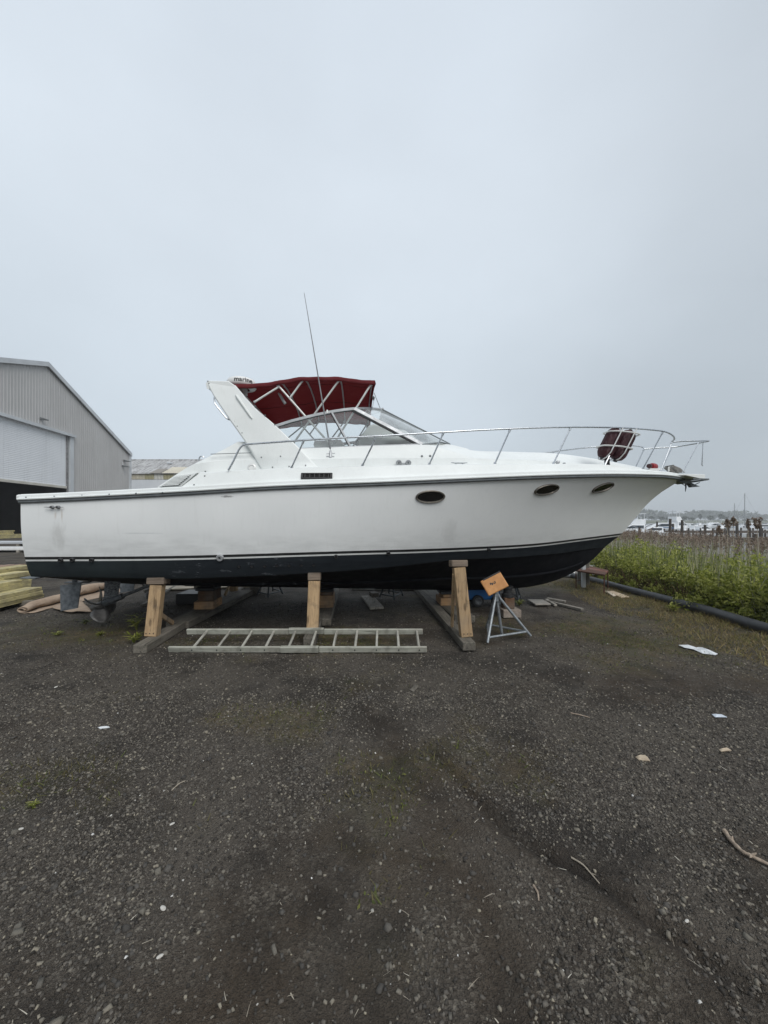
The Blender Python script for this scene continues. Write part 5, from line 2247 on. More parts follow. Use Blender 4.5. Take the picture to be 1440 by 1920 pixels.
wood_pack = [(-0.6, sh_s(8) - 0.5, 0.02, 5.5, 'lower')]
ps = sh_s(44)
for k, (dx, dz, L, lab) in enumerate(((0.9, 0.0, 5.2, 'lower pack of pale planks lying across the shed doorway'), (0.4, 0.34, 3.0, 'shorter upper pack of planks on the doorway pile'))):
    base = shed_pt(dx, ps + (0.2 if k == 0 else -1.9), dz)
    t = thing('plank_pack', lab, 'lumber', base, BA)
    for j in range(3):
        for i in range(2):
            m = MB()
            m.box((i * 0.31 - 0.15, -L / 2 + (0.07 * ((j * 2 + i) % 3)), 0.055 + j * 0.112), (0.29, L, 0.10))
            m.build('plank', MT['treated'], t, bevel=0.006)

# white sheets stacked on the yard before the shed
for k, (py, h, lab) in enumerate(((1036, 0.16, 'long white panel lying on the yard before the shed'), (1028, 0.30, 'second white panel behind it, resting on bearers'))):
    Yb = EYE * FOC / (py - PCY)
    t = thing('white_sheeting', lab, 'sheeting', (((-60) - PCX) / FOC * Yb, Yb, 0), 0.02)
    m = MB()
    x0 = (-190 + 60) / FOC * Yb
    x1 = (56 + 60) / FOC * Yb
    m.box(((x0 + x1) / 2, 0.6, h), (x1 - x0, 1.2, 0.12))
    m.build('sheet', MT['trim'] if k else MT['white_plastic'], t, bevel=0.015)
    for q in (0.1, 0.5, 0.9):
        m = MB()
        m.box((x0 + (x1 - x0) * q, 0.6, (h - 0.06) / 2), (0.12, 1.25, h - 0.062))
        m.build('bearer', MT['board'], t)

# ---- low building with the corrugated roof
LBY = 62.0
lo = W(120, 975, LBY)
low = thing('low_workshop', 'long low white building with a stained corrugated grey roof', 'workshop', (lo.x, LBY, 0), 0)
zz = lambda py, Y=LBY: EYE + (PCY - py) / FOC * Y
Lw = 34.0
m = MB()
m.box((Lw / 2, 0.1, zz(899) / 2), (Lw, 0.2, zz(899)))
m.build('wall', siding('stained_white_wall', (0.70, 0.72, 0.74, 1), (0.60, 0.63, 0.66, 1)), low)
x = 0.0
cols_ = [(0.50, 0.46, 0.36, 1), (0.36, 0.33, 0.20, 1), (0.56, 0.55, 0.50, 1), (0.36, 0.33, 0.20, 1), (0.5, 0.47, 0.37, 1), (0.47, 0.44, 0.35, 1)]
wds = [9.65+3.4, 1.5, 1.5, 1.6, 4.0, 4.0, 5.0, 5.0]
for k, w in enumerate(wds):
    m = MB()
    n = int(w / 0.25)
    rows = [[(x + w * i / n, -0.02 - (0.05 if i % 2 else 0), z) for i in range(n + 1)] for z in (zz(899), zz(887.5))]
    m.loft(rows)
    key = 'strip%d' % (k % len(cols_))
    if key not in MT:
        MT[key] = siding('fibreglass_panel_' + 'abcdef'[k % 6], cols_[k % 6], tuple(q * 0.8 for q in cols_[k % 6][:3]) + (1,))
    m.build('clerestory_panel', MT[key], low)
    x += w
# roof in corrugated bays; one newer bay of cream sheets low down
def corr_roof():
    M = Mat('stained_corrugated_roof')
    vec = M.coord()
    col = M.mix(M.rng(M.noise(vec, 0.4, 5, 0.65), 0.35, 0.65), (0.46, 0.46, 0.46, 1), (0.36, 0.36, 0.36, 1))
    st = M.noise(M.coord((2.6, 0.35, 0.35)), 1.3, 5, 0.75)
    col = M.mix(M.rng(st, 0.46, 0.60, 0, 0.8), col, (0.13, 0.125, 0.12, 1))
    M.bsdf(col, 0.8)
    return M.m


mroof = corr_roof()
yr, zr = 7.5, zz(863, LBY + 7.5)
zea = zz(889.0)


def roof_bay(x0, x1, q0, q1, mat, lift=0.0):
    m = MB()
    n = int((x1 - x0) / 0.16)
    rows = []
    for q in (q0, (q0 + q1) / 2, q1):
        rows.append([(x0 + (x1 - x0) * i / n, -0.3 + (yr + 0.3) * q, zea + (zr - zea) * q + (0.07 if i % 2 else 0.0) + lift) for i in range(n + 1)])
    m.loft(rows)
    return m.build('roof_sheet', mat, low)


roof_bay(-0.3, Lw, 0.0, 1.0, mroof)
roof_bay(15.8, 23.5, 0.0, 0.42, siding('cream_roof_sheet', (0.58, 0.54, 0.44, 1), (0.5, 0.46, 0.38, 1)), 0.09)
roof_bay(13.9, 15.75, 0.0, 0.30, siding('brown_roof_sheet', (0.27, 0.25, 0.22, 1), (0.22, 0.2, 0.18, 1)), 0.09)
m = MB()
m.box((14.3, 5.0, zea + (zr - zea) * 0.68 + 0.2), (0.8, 0.5, 0.3))
m.build('roof_vent', MT['trim'], low, bevel=0.05)
m = MB()
m.tube([(-0.3, yr, zr + 0.05), (Lw, yr, zr + 0.05)], 0.14, 8)
m.build('ridge_cap', mroof, low)
m = MB()
m.box((Lw / 2, yr, (zr - 0.6) / 2), (Lw, 0.2, zr - 0.6))
m.build('back_wall', MT['dark_in'], low)
# ================================================================== TIMBER CRADLES AND BLOCKS
def keel_z(u):
    return ZK(u)


def chine_at(u):
    s = u / U_CH
    return B0(s), ZC(s)


def cradle(px_end, py_end, label, lean, post_h, post_w, cap, brace, px_post, beam_w=0.16, beam_h=0.105, nails=True, far=True):
    """cross beam on the ground, a post near each end, a brace, a pad on each post"""
    e = to_boat(G(px_end, py_end))
    t = thing('timber_cradle', label, 'boat support', to_world(e.x, 0.0, 0.0), BA, 'timber cradles under the hull')
    vn = e.y
    m = MB()
    m.box((0, (vn + 1.95) / 2, beam_h / 2 + 0.003), (beam_w, 1.95 - vn, beam_h))
    m.build('cross_beam', MT['grey_beam_y'], t, bevel=0.008)
    up0 = to_boat(Vector(px_post))
    for sg in ((1, -1) if far else (1,)):
        dx = (up0.x - e.x) if sg > 0 else 0.0
        yy = up0.y if sg > 0 else -up0.y * 0.93
        b = Vector((dx, yy, beam_h + 0.004))
        tp = b + Vector((lean * (1 if sg > 0 else 0.3), 0.05 * sg, post_h - beam_h))
        m = MB()
        m.beam(b, tp, post_w, 0.12, (1, 0, 0) if False else (0, 1, 0))
        m.build('post', MT['post_wood'], t, bevel=0.006)
        m = MB()
        cw, cd, ch = cap
        m.box(tp + Vector((0.0, 0.02 * sg, ch / 2 + 0.003)), (cw, cd, ch), Matrix.Rotation(-0.12 * sg, 3, 'X'))
        m.build('post_cap', MT['cap_wood'], t, bevel=0.008)
        if brace:
            m = MB()
            q0 = Vector((dx + brace[0], yy + brace[1] * sg, beam_h + 0.02))
            q1 = b.lerp(tp, brace[2]) + Vector((brace[0] * 0.85, 0.07 * sg if not brace[0] else 0.0, 0))
            m.beam(q0, q1, brace[3], 0.035, (1, 0, 0))
            m.build('brace', MT['post_wood'], t, bevel=0.004)
    if nails:
        p0 = up0
        for k in range(3):
            m = MB()
            m.lathe([(0.007, 0), (0.007, 0.004), (0.001, 0.005)], 8, Matrix.Translation(Vector((p0.x - e.x - post_w * 0.3 + post_w * 0.3 * k, up0.y - 0.0605, beam_h + 0.05))) @ Matrix.Rotation(math.pi / 2, 4, 'X'), cap=False)
            m.build('nail_head', MT['rubber'], t)
    return t, e


p1 = W(285.5, 1181, 4.95)
c1, e1 = cradle(262, 1226, 'timber cradle at the stern with a pale post beside green weeds', 0.045, 0.755, 0.150, (0.22, 0.19, 0.085), (0, 0.55, 0.42, 0.06), p1)
p2 = W(586, 1191, 5.09)
c2, e2 = cradle(580, 1212, 'middle timber cradle, its stained pale post standing behind the ladder', 0.02, 0.785, 0.150, (0.165, 0.17, 0.10), None, p2, nails=False)
p3 = W(874, 1193, 4.93)
c3, e3 = cradle(880, 1221, 'timber cradle near the bow with a leaning knotty orange post', -0.085, 0.985, 0.150, (0.21, 0.17, 0.085), (-0.085, 0.40, 0.90, 0.045), p3)


def block(px, w, d, h, z, u, v, mat, label, group=None, name='timber_block', rz=0.0):
    p = to_world(u, v, z)
    m = MB()
    m.box((0, 0, h / 2 + 0.002), (w, d, h))
    o = m.build(name, mat, None, bevel=0.008)
    o.location = p
    o.rotation_euler = (0, 0, BA + rz)
    tag(o, label, 'wooden block', group)
    return o


bh = 0.112
for (px, py0, e, label) in ((391, 1138, e1, 'stern'), (609, 1143, e2, 'middle'), (838, 1146, e3, 'bow')):
    u = P(px, 1135, 0.0).x
    kz = keel_z(u)
    a = kz - bh
    lowh = 0.13 if label != 'middle' else 0.2
    block(px, 0.32, 0.42, lowh, bh, u, 0.0, MT['block_wood'], 'light orange lower block of the keel stack on the %s cradle' % label, 'keel blocks')
    block(px, 0.26, 0.36, max(a - lowh - 0.06, 0.05), bh + lowh + 0.004, u + 0.02, 0.0, MT['block_dark'] if label != 'bow' else MT['block_wood'], 'middle block of the keel stack on the %s cradle' % label, 'keel blocks')
    zt_ = bh + lowh + 0.004 + max(a - lowh - 0.06, 0.05)
    block(px, 0.30, 0.36, max(kz - zt_ - 0.006, 0.03), zt_ + 0.004, u + 0.0, 0.0, MT['rubber'], 'dark top wedge of the keel stack on the %s cradle' % label, 'keel blocks')
    e_ = to_world(u, 0, 0)
    m = MB()
    m.box((0, 0.35, bh / 2 + 0.002), (0.34, 2.6, bh - 0.004))
    o = m.build('bearer_beam', MT['grey_beam_y'], None, bevel=0.01)
    o.location = e_
    o.rotation_euler = (0, 0, BA + {'stern': -0.10, 'middle': 0.0, 'bow': 0.06}[label])
    tag(o, 'flat grey bearer beam lying under the %s keel blocks' % label, 'beam', 'bearer beams')

# stack under the forefoot
q = to_boat(G(961, 1159))
block(0, 0.30, 0.30, 0.13, 0.0, q.x, q.y + 0.15, MT['conc'], 'concrete block on the ground beneath the forefoot', None, 'concrete_block')
block(0, 0.17, 0.17, 0.18, 0.135, q.x - 0.02, q.y + 0.15, MT['block_dark'], 'upright rusty brown block on the concrete block')
kzz = keel_z(q.x)
m = MB()
m.lathe([(0.10, 0), (0.10, 0.05), (0.07, 0.07), (0.07, 0.14), (0.09, 0.15), (0.09, 0.18), (0.001, 0.182)], 14, cap=False)
o = m.build('bottle_jack', MT['black'], None, smooth=40)
o.location = to_world(q.x - 0.02, q.y + 0.15, 0.318)
tag(o, 'black bottle jack on the brown block under the forefoot', 'jack')
# loose grey timbers lying under the boat
for a, b, w, h, lab in (((268, 1138), (330, 1101), 0.06, 0.05, 'thin weathered timber lying beneath the propeller shafts'),
                        ):
    A, B_ = G(*a), G(*b)
    m = MB()
    d_ = B_ - A
    m.beam((0, 0, h / 2 + 0.004), (d_.x, d_.y, h / 2 + 0.004), w, h)
    o = m.build('loose_timber', MT['grey_beam_y'], None, bevel=0.006)
    o.location = A
    tag(o, lab, 'timber')
A = G(640, 1160)

# ================================================================== JACK STANDS
def jack_stand(name, label, apex, feet, pad=None, mat='galv', group='boat jack stands', r=0.0185, neck=0.10):
    c = Vector((sum(f[0] for f in feet) / len(feet), sum(f[1] for f in feet) / len(feet), 0))
    t = thing(name, label, 'jack stand', c, 0, group)
    ap = Vector(apex) - c
    for i, f in enumerate(feet):
        f = Vector((f[0], f[1], 0.012)) - c
        m = MB()
        top = ap + Vector((0, 0, 0.0)) + (f - ap).normalized() * 0.02
        m.tube([top + Vector((0, 0, 0.03)), ap.lerp(f, 0.12), f], r, 8)
        m.build('leg', MT[mat], t, smooth=50)
    n = len(feet)
    for i in range(n):
        a, b = Vector((feet[i][0], feet[i][1], 0.0)) - c, Vector((feet[(i + 1) % n][0], feet[(i + 1) % n][1], 0.0)) - c
        if n == 4 and i == n - 1:
            continue
        A, B_ = ap.lerp(a, 0.88), ap.lerp(b, 0.88)
        A.z = B_.z = 0.07
        m = MB()
        m.tube([A, B_], r * 0.8, 7)
        m.build('spreader', MT[mat], t, smooth=50)
    m = MB()
    m.tube([ap + Vector((0, 0, -0.10)), ap + Vector((0, 0, neck * 0.4))], 0.036, 10)
    m.build('collar', MT[mat], t, smooth=50)
    m = MB()
    m.tube([ap + Vector((-0.12, -0.05, -0.02)), ap + Vector((-0.02, -0.03, 0.05))], 0.012, 6)
    m.build('crank_arm', MT[mat], t, smooth=50)
    m = MB()
    m.tube([ap, ap + Vector((0, 0, neck))], 0.018, 8)
    m.build('screw', MT['dark_galv'], t, smooth=50)
    if pad:
        pc, sx, sy, R_ = pad
        m = MB()
        m.box((0, 0, 0), (sx, sy, 0.03))
        po = m.build('pad', MT['ply'], t, bevel=0.012, seg=2)
        po.location = Vector(pc) - c
        po.rotation_euler = R_.to_euler()
        m = MB()
        m.box((0.02, sy * 0.5 - 0.005, 0.003), (sx * 0.86, 0.02, 0.034))
        m.build('pad_wear', MT['rubber'], po, bevel=0.003)
        m = MB()
        for k in range(7):
            m.box((-0.03 + 0.011 * k - 0.02, 0.012 + 0.012 * math.sin(k * 2.1), 0.0156), (0.014, 0.02 + 0.012 * math.sin(k * 1.3), 0.001), Matrix.Rotation(k, 3, 'Z'))
        m.build('stamp_mark', MT['rubber'], po)
    return t


fe = [G(914, 1207), G(995, 1194), G(941, 1190.5), G(912, 1178)]
apx = W(930, 1113, 5.28)
padc = W(927, 1094.5, 5.16)
Rp = Matrix.Rotation(math.radians(-27), 4, 'Y') @ Matrix.Rotation(math.radians(66), 4, 'X')
jack_stand('jack_stand', 'galvanised jack stand with a tilted orange plywood pad', apx, [fe[0], fe[1], fe[3], fe[2]][:3], (padc, 0.30, 0.225, Rp))
m_extra = None
# its short fourth leg
t0 = [o for o in bpy.data.objects if o.name.startswith('jack_stand')][0]
m = MB()
f = fe[2] - t0.location
a = apx - t0.location
m.tube([a + Vector((0, 0, 0.02)), a.lerp(f, 0.12), Vector((f.x, f.y, 0.012))], 0.020, 8)
m.build('leg', MT['galv'], t0, smooth=50)


def far_stand(px, py, hw, dh, label, v):
    c = G(px, py)
    Y = c.y
    w = hw / FOC * Y
    feet = [c + Vector((-w, -0.10, 0)), c + Vector((w * 0.2, -0.34, 0)), c + Vector((w, 0.05, 0)), c + Vector((-w * 0.2, 0.36, 0))]
    jack_stand('jack_stand', label, c + Vector((0.0, 0, 0.62)), feet, None, 'dark_galv')


far_stand(507, 1115, 22, 0, 'dark jack stand on the far side, seen under the hull behind the ladder', 1.5)
far_stand(734, 1119, 22, 0, 'dark jack stand beyond the keel, near the board with a block', 1.5)
far_stand(958, 1124, 20, 0, 'dark jack stand under the bow behind the bottle jack', 1.2)

# board with a small block
t = thing('plank_board', 'short grey board lying flat under the hull with a block on it', 'board', G(697, 1131), 0.0)
m = MB()
A, B_ = G(688, 1119), G(706, 1141)
dv = B_ - A
m.beam((-dv.x / 2, -dv.y / 2, 0.025), (dv.x / 2, dv.y / 2, 0.025), 0.25, 0.04)
m.build('board', MT['board'], t, bevel=0.004)
m = MB()
m.box((0, 0, 0.04), (0.14, 0.24, 0.08))
o = m.build('wood_offcut', MT['grey_beam_y'], None, bevel=0.006)
o.location = G(699, 1122) + Vector((0.02, 0, 0.047))
o.rotation_euler = (0, 0, 0.3)
tag(o, 'dark wooden offcut sitting on the grey board', 'wooden block')

# ---- blue cart under the bow
bc_ = G(905, 1137)
t = thing('blue_cart', 'low blue cart with pale grey wheels parked under the bow', 'cart', bc_, 0.05)
mblue = simple('faded_blue_plastic', (0.012, 0.10, 0.30, 1), (0.016, 0.13, 0.34, 1), 5, 0.5)
m = MB()
m.box((0.02, 0.2, 0.24), (0.62, 0.42, 0.24))
m.build('body', mblue, t, bevel=0.03, seg=2)
m = MB()
m.tube([(0.33, 0.2, 0.3), (0.55, 0.2, 0.34)], 0.015, 6)
m.build('handle', MT['dark_galv'], t)
for x, y in ((-0.1, -0.04), (-0.1, 0.44), (0.26, -0.04)):
    m = MB()
    wheel(m, (x, y, 0.11), 0.11, 0.06, 'y')
    w_ = m.build('wheel', MT['rubber'], t, smooth=40)
    m = MB()
    wheel(m, (x, y - 0.01, 0.11), 0.07, 0.06, 'y')
    m.build('hub', MT['dark_galv'], w_, smooth=40)

# ================================================================== LADDER
la = G(317, 1223)
lb = G(800, 1223)
LY = (la.y + lb.y) / 2
lad = thing('wooden_ladder', 'long weathered two-piece ladder lying on its side rails beside the posts', 'ladder', (la.x, LY, 0), 0)
TILT = math.radians(14.5)
LW, RH, RT = 0.405, 0.072, 0.03
pxm = lambda px: (px - PCX) / FOC * (LY) - la.x
Rt = Matrix.Rotation(TILT, 3, 'X')


def lp_(x, y, z):
    return Rt @ Vector((x, y, z)) + Vector((0, 0, 0.004))


def lad_rail(x0, x1, y, z, name='side_rail'):
    m = MB()
    m.box((0, 0, 0), (x1 - x0, RT, RH))
    o = m.build(name, MT['ladder'], lad, bevel=0.004)
    o.location = lp_((x0 + x1) / 2, y, z + RH / 2)
    o.rotation_euler = (TILT, 0, 0)
    return o


xL0, xL1 = pxm(317), pxm(598)
xR0, xR1 = pxm(527), pxm(800)
# the two sections overlap; the left one rides on the right one there
nr = lad_rail(xL0, xR0 - 0.004, 0.0, 0)
lad_rail(xL0 + 0.02, xR0 - 0.004, LW, 0)
lad_rail(xL1 + 0.004, xR1, 0.0, 0)
lad_rail(xL1 + 0.004, xR1 - 0.01, LW, 0)
for y in (0.0, LW):
    o = lad_rail(xR0, xL1, y - (0.012 if y == 0 else 0), 0.010, 'lapped_rail')
    o.scale = (1, 1.7, 1.0)
for px in (361.5, 408, 452.5, 497, 540.5, 582.5, 624.5, 665.5, 706, 747.5, 786):
    x = pxm(px)
    m = MB()
    m.tube([(0, 0.012, 0), (0, LW - 0.012, 0)], 0.0165, 9)
    o = m.build('rung', MT['rung'], lad, smooth=50)
    o.location = lp_(x, 0, 0.045)
    o.rotation_euler = (TILT, 0, 0)
    m = MB()
    m.lathe([(0.009, 0), (0.009, 0.004), (0.001, 0.0045)], 8, Matrix.Rotation(math.pi / 2, 4, 'X'), cap=False)
    o2 = m.build('rung_pin', MT['rubber'], lad)
    o2.location = lp_(x, -RT / 2 - 0.0005, 0.036)
    o2.rotation_euler = (TILT, 0, 0)

# ================================================================== TIMBER PILE, ROLLED CARPET
def board_stack(x, y_far, L, w, rows, z0, lab, th=0.072, mat='treated', rz=0.075):
    """boards lie one on another, long side to the yard"""
    for k in range(rows):
        m = MB()
        off = RNG.normal(0, 0.012, 2)
        m.box((0, -L / 2, th / 2), (w, L, th - 0.003))
        o = m.build('timber_board', MT[mat], None, bevel=0.004)
        o.location = (x + off[0], y_far + off[1] * 2, z0 + k * th)
        o.rotation_euler = (0, 0, rz)
        pos = {0: 'bottom board', rows - 1: 'top board'}.get(k) or ('board second from the top', 'board third from the top', 'board second from the bottom', 'middle board')[{1: 2, rows - 2: 0, rows - 3: 1}.get(k, 3)]
        tag(o, 'yellow %s of %s' % (pos, lab), 'board', 'yellow treated boards stacked by the stern')


FY, FX = 7.58, -6.76
for k in range(2):
    m = MB()
    m.box((0, 0, 0.045), (1.6, 0.1, 0.09))
    o = m.build('pile_bearer', MT['grey_beam_y'], None, bevel=0.006)
    o.location = (-7.3, 7.2 - k * 1.0, 0)
    tag(o, ('far' if k == 0 else 'near') + ' dark bearer under the yellow timber pile', 'timber', 'bearers under the timber pile')
board_stack(-6.93, 7.62, 3.6, 0.30, 3, 0.06, 'the low front tier of the timber pile')
board_stack(-7.30, 7.55, 3.8, 0.34, 4, 0.07, 'the middle tier of the timber pile', 0.090)
board_stack(-7.66, 8.15, 4.4, 0.30, 5, 0.07, 'the tall back tier of the timber pile', 0.090)
board_stack(-8.02, 8.60, 4.4, 0.30, 6, 0.07, 'the rear tier of the timber pile', 0.088)
for k in range(3):
    m = MB()
    m.box((0, -2, 0.02), (0.13, 4.0, 0.036))
    o = m.build('cedar_board', MT['red_board'], None, bevel=0.004)
    o.location = (-8.75 - 0.17 * k, 9.3 - 0.1 * k, 0.50 + 0.0 * k)
    o.rotation_euler = (0, 0, 0.05)
    tag(o, ('inner', 'central', 'outer')[k] + ' reddish board of three laid side by side behind the yellow pile', 'board', 'reddish boards')
m = MB()
m.box((0, -2, 0.25), (0.6, 3.8, 0.49))
o = m.build('board_crate', MT['board'], None, bevel=0.01)
o.location = (-8.92, 9.2, 0.003)
o.rotation_euler = (0, 0, 0.05)
tag(o, 'weathered timber bolster carrying the reddish boards', 'timber')

# carpet: a rumpled sheet with one edge rolled up
def carpet():
    M = Mat('old_beige_carpet')
    vec = M.coord()
    col = M.mix(M.rng(M.noise(vec, 3, 5, 0.65), 0.35, 0.65), (0.40, 0.31, 0.235, 1), (0.30, 0.225, 0.165, 1))
    col = M.mix(M.rng(M.noise(vec, 9, 5, 0.75), 0.5, 0.75, 0, 0.5), col, (0.16, 0.12, 0.09, 1))
    M.bsdf(col, 0.95, 0, M.bump(M.noise(vec, 140, 3), 0.4, 0.004), 0.1)
    return M.m


MT['carpet'] = carpet()
c0, c1_, c2_ = G(45, 1150), G(205, 1104), G(163, 1157)
t = thing('rolled_carpet', 'beige carpet half rolled up on the ground behind the rudder', 'carpet', c0)
m = MB()
ax_ = (c1_ - c0)
ax_.z = 0
Lc = ax_.length
ax_.normalize()
nx = Vector((ax_.y, -ax_.x, 0))           # towards the camera
prof = []
for k in range(30):                        # flat skirt, then spiral
    if k < 9:
        prof.append((0.42 - 0.38 * k / 8, 0.008))
    else:
        g = (k - 9) / 20 * 2.6 * 2 * math.pi * 0.72
        rr = 0.115 - 0.0042 * (k - 9)
        prof.append((-0.02 - rr * math.sin(g), 0.122 - rr * math.cos(g) * (1.0)))
rows = []
NL = 40
for i in range(NL + 1):
    q = i / NL
    row = []
    fl_ = 0.72 + 0.36 * math.sin(q * 3.1) + 0.10 * math.sin(q * 11)
    for k, (a, z) in enumerate(prof):
        skirt = a if k >= 9 else 0.04 + (a - 0.04) * (0.3 + 1.05 * min(1, max(0, (q - 0.15) * 2)))
        wob = 0.03 * math.sin(q * 14 + k * 0.2) + 0.015 * math.sin(q * 37)
        zz_ = z * fl_ * (1 - 0.35 * (1 - q)) + (0.012 * abs(math.sin(q * 21 + k)) if k < 9 else 0)
        p = ax_ * (Lc * q) + nx * (skirt + wob) + Vector((0, 0, max(zz_, 0.006)))
        row.append(p)
    rows.append(row)
m.loft(rows)
o = m.build('pile', MT['carpet'], t, smooth=70)
sd = o.modifiers.new('thickness', 'SOLIDIFY')
sd.thickness = 0.010
m = MB()
rows = []
for i in range(13):
    q = i / 12
    row = []
    for k in range(9):
        w = k / 8
        p = G(97, 1143).lerp(G(152, 1128), q).lerp(G(126, 1151).lerp(G(172, 1150), q), w) - c0
        p.z = 0.030 + 0.02 * vnoise(q * 5, w * 4, 9)
        row.append(p)
    rows.append(row)
m.loft(rows)
o = m.build('loose_flap', MT['carpet'], t, smooth=70)
sd = o.modifiers.new('thickness', 'SOLIDIFY')
sd.thickness = 0.008

# pale sheets lying in the yard beyond the keel
for k, (a, b, c, d, lab) in enumerate((((300, 1103), (455, 1099), (470, 1103), (300, 1109), 'long pale plywood sheet lying beyond the stern keel blocks'),
                                       ((656, 1104), (702, 1105), (702, 1109), (660, 1107.5), 'narrow white strip of board lying beyond the keel'),
                                       ((700, 1104), (800, 1104), (800, 1108), (705, 1108.5), 'pale board behind the dark jack stand beyond the keel'))):
    pts = [G(*q) for q in (a, b, c, d)]
    cc = sum(pts, Vector()) / 4
    m = MB()
    m.prism([p - cc + Vector((0, 0, 0.02)) for p in pts], (0, 0, 0.03))
    o = m.build('plywood_sheet', simple('pale_plywood_' + 'abc'[k], (0.52, 0.44, 0.33, 1) if k == 0 else (0.55, 0.54, 0.5, 1), None, 4, 0.8), None)
    o.location = cc
    tag(o, lab, 'board')
# trestle stand of dark blocks behind the stern blocks
m = MB()
cc = G(358, 1132)
m.box((0, 0, 0.10), (0.5, 0.5, 0.2))
o = m.build('battery_box', MT['black'], None, bevel=0.02)
o.location = cc + Vector((0, 0.15, 0.003))
tag(o, 'black box on the ground beside the stern keel blocks', 'box')
cc = G(384, 1115)
for k, (dx, w) in enumerate(((-0.15, 0.55), (1.05, 0.5))):
    m = MB()
    m.box((0, 0, 0.015), (w, 0.28, 0.03))
    m.box((0, 0, -0.09), (0.2, 0.2, 0.18))
    o = m.build('low_stool', MT['board'], None, bevel=0.004)
    o.location = (cc.x + dx, 8.35, 0.183)
    tag(o, ('pale board on a stub behind the black box', 'pale board on a stub between the stern keel blocks and a dark jack stand')[k], 'stool')

# ================================================================== BY THE PIPE
PR = 0.082
pipe_pts = [Vector((5.62, 2.5, PR * 0.8)), Vector((5.50, 4.2, PR * 0.8)), G(1440, 1190) + Vector((0.04, 0, PR * .8)), G(1330, 1154) + Vector((0.02, 0, PR * .8)), G(1240, 1128) + Vector((0, 0, PR * .8)), G(1170, 1109.5) + Vector((0, 0, PR * .8)), G(1120, 1095) + Vector((0, 0, PR * .8)), Vector((5.15, 10.8, PR * .8)), Vector((4.9, 12.5, PR * .8)), Vector((4.3, 14.5, PR * .8))]
m = MB()
m.tube(curve(pipe_pts, 6), PR, 18)
o = m.build('drain_pipe', simple('black_poly_pipe', (0.030, 0.032, 0.036, 1), (0.045, 0.047, 0.05, 1), 6, 0.5), None, smooth=50)
tag(o, 'long black plastic pipe lying along the edge of the weeds', 'pipe')

# iron-legged bench with a rusty top
t = thing('work_bench', 'low bench with a rusty brown top on thin iron legs by the bow', 'bench', G(1106, 1110))
pl_ = G(1106, 1110)
top_c = [W(1082, 1069, 9.0), W(1098, 1068.5, 9.9), W(1143, 1078.5, 8.9), W(1137, 1081.5, 8.2)]
tz = 0.44
tops = []
for (px, py, Y) in ((1079, 0, 8.9), (1100, 0, 9.9), (1141, 0, 8.9), (1134, 0, 8.15)):
    tops.append(Vector(((px - PCX) / FOC * Y, Y, tz)) - pl_)
m = MB()
for k in range(4):
    a, b = tops[0].lerp(tops[1], k / 4 + 0.01), tops[3].lerp(tops[2], k / 4 + 0.01)
    c, d = tops[0].lerp(tops[1], (k + 1) / 4 - 0.01), tops[3].lerp(tops[2], (k + 1) / 4 - 0.01)
    mm = MB()
    mm.prism([a, b, d, c], (0, 0, -0.035))
    mm.build('top_board', MT['rust'] if k != 2 else wood('red_stained_board', (0.25, 0.10, 0.07, 1), (0.17, 0.07, 0.05, 1), 'x'), t, bevel=0.004)
for p in tops:
    mm = MB()
    q = p * 0.96 + Vector((0, 0, 0))
    mm.tube([(q.x, q.y, tz - 0.037), (q.x, q.y, 0.0)], 0.013, 6)
    mm.build('leg', MT['rust'], t)
mm = MB()
mm.tube([tops[0] * 0.96 + Vector((0, 0, -0.25)), tops[1] * 0.96 + Vector((0, 0, -0.25))], 0.010, 6)
mm.build('leg_tie', MT['rust'], t)
# mooring post behind it, white post beside it
pb = G(1104, 1101)
pb = pb + Vector((0.0, 0.25, 0))
m = MB()
m.lathe([(0.14, -0.1), (0.135, 0.5), (0.13, 0.95), (0.11, 1.0), (0.001, 1.0)], 14, cap=False)
o = m.build('timber_bollard', wood('old_grey_pile', (0.21, 0.20, 0.17, 1), (0.13, 0.12, 0.10, 1), 'z', knots=False), None, smooth=40)
o.location = pb
tag(o, 'thick grey timber pile standing behind the rusty bench', 'post')
m = MB()
m.box((0, 0, 0.45), (0.085, 0.06, 0.9))
o = m.build('white_stake', MT['trim'], None, bevel=0.006)
o.location = G(1094, 1103)
tag(o, 'narrow white post beside the grey timber pile', 'post')
# white skiff hull lying in the weeds
sk = G(1112, 1090) + Vector((-0.25, 1.2, 0))
t = thing('white_skiff', 'small white upturned skiff half hidden behind the bench', 'skiff', sk, 0.15)
m = MB()
rows = []
for i in range(13):
    q = i / 12
    w = 0.42 * math.sin(math.pi * (0.12 + 0.76 * q)) ** 0.6
    rows.append([Vector((-1.0 + 2.2 * q, w * math.cos(a), 0.03 + 0.32 * math.sin(a) ** 0.7 * (0.6 + 0.4 * math.sin(math.pi * q)))) for a in [k * math.pi / 10 for k in range(11)]])
m.loft(rows)
m.add(rows[0], [tuple(range(11))])
m.add(rows[-1], [tuple(range(11))])
m.build('hull', MT['white_plastic'], t, smooth=50)
m = MB()
m.tube([(-0.9, -0.1, 0.33), (0, -0.1, 0.41), (1.1, -0.1, 0.34)], 0.025, 6)
m.build('keel_strip', MT['rub_rail'], t)
# grey pipe off-cut behind
m = MB()
m.tube([G(1050, 1085) + Vector((0, .3, 0.07)), G(1096, 1088) + Vector((0, .3, 0.07))], 0.07, 12)
o = m.build('pipe_offcut', MT['galv'], None, smooth=50)
tag(o, 'short pale grey pipe lying behind the bench legs', 'pipe')
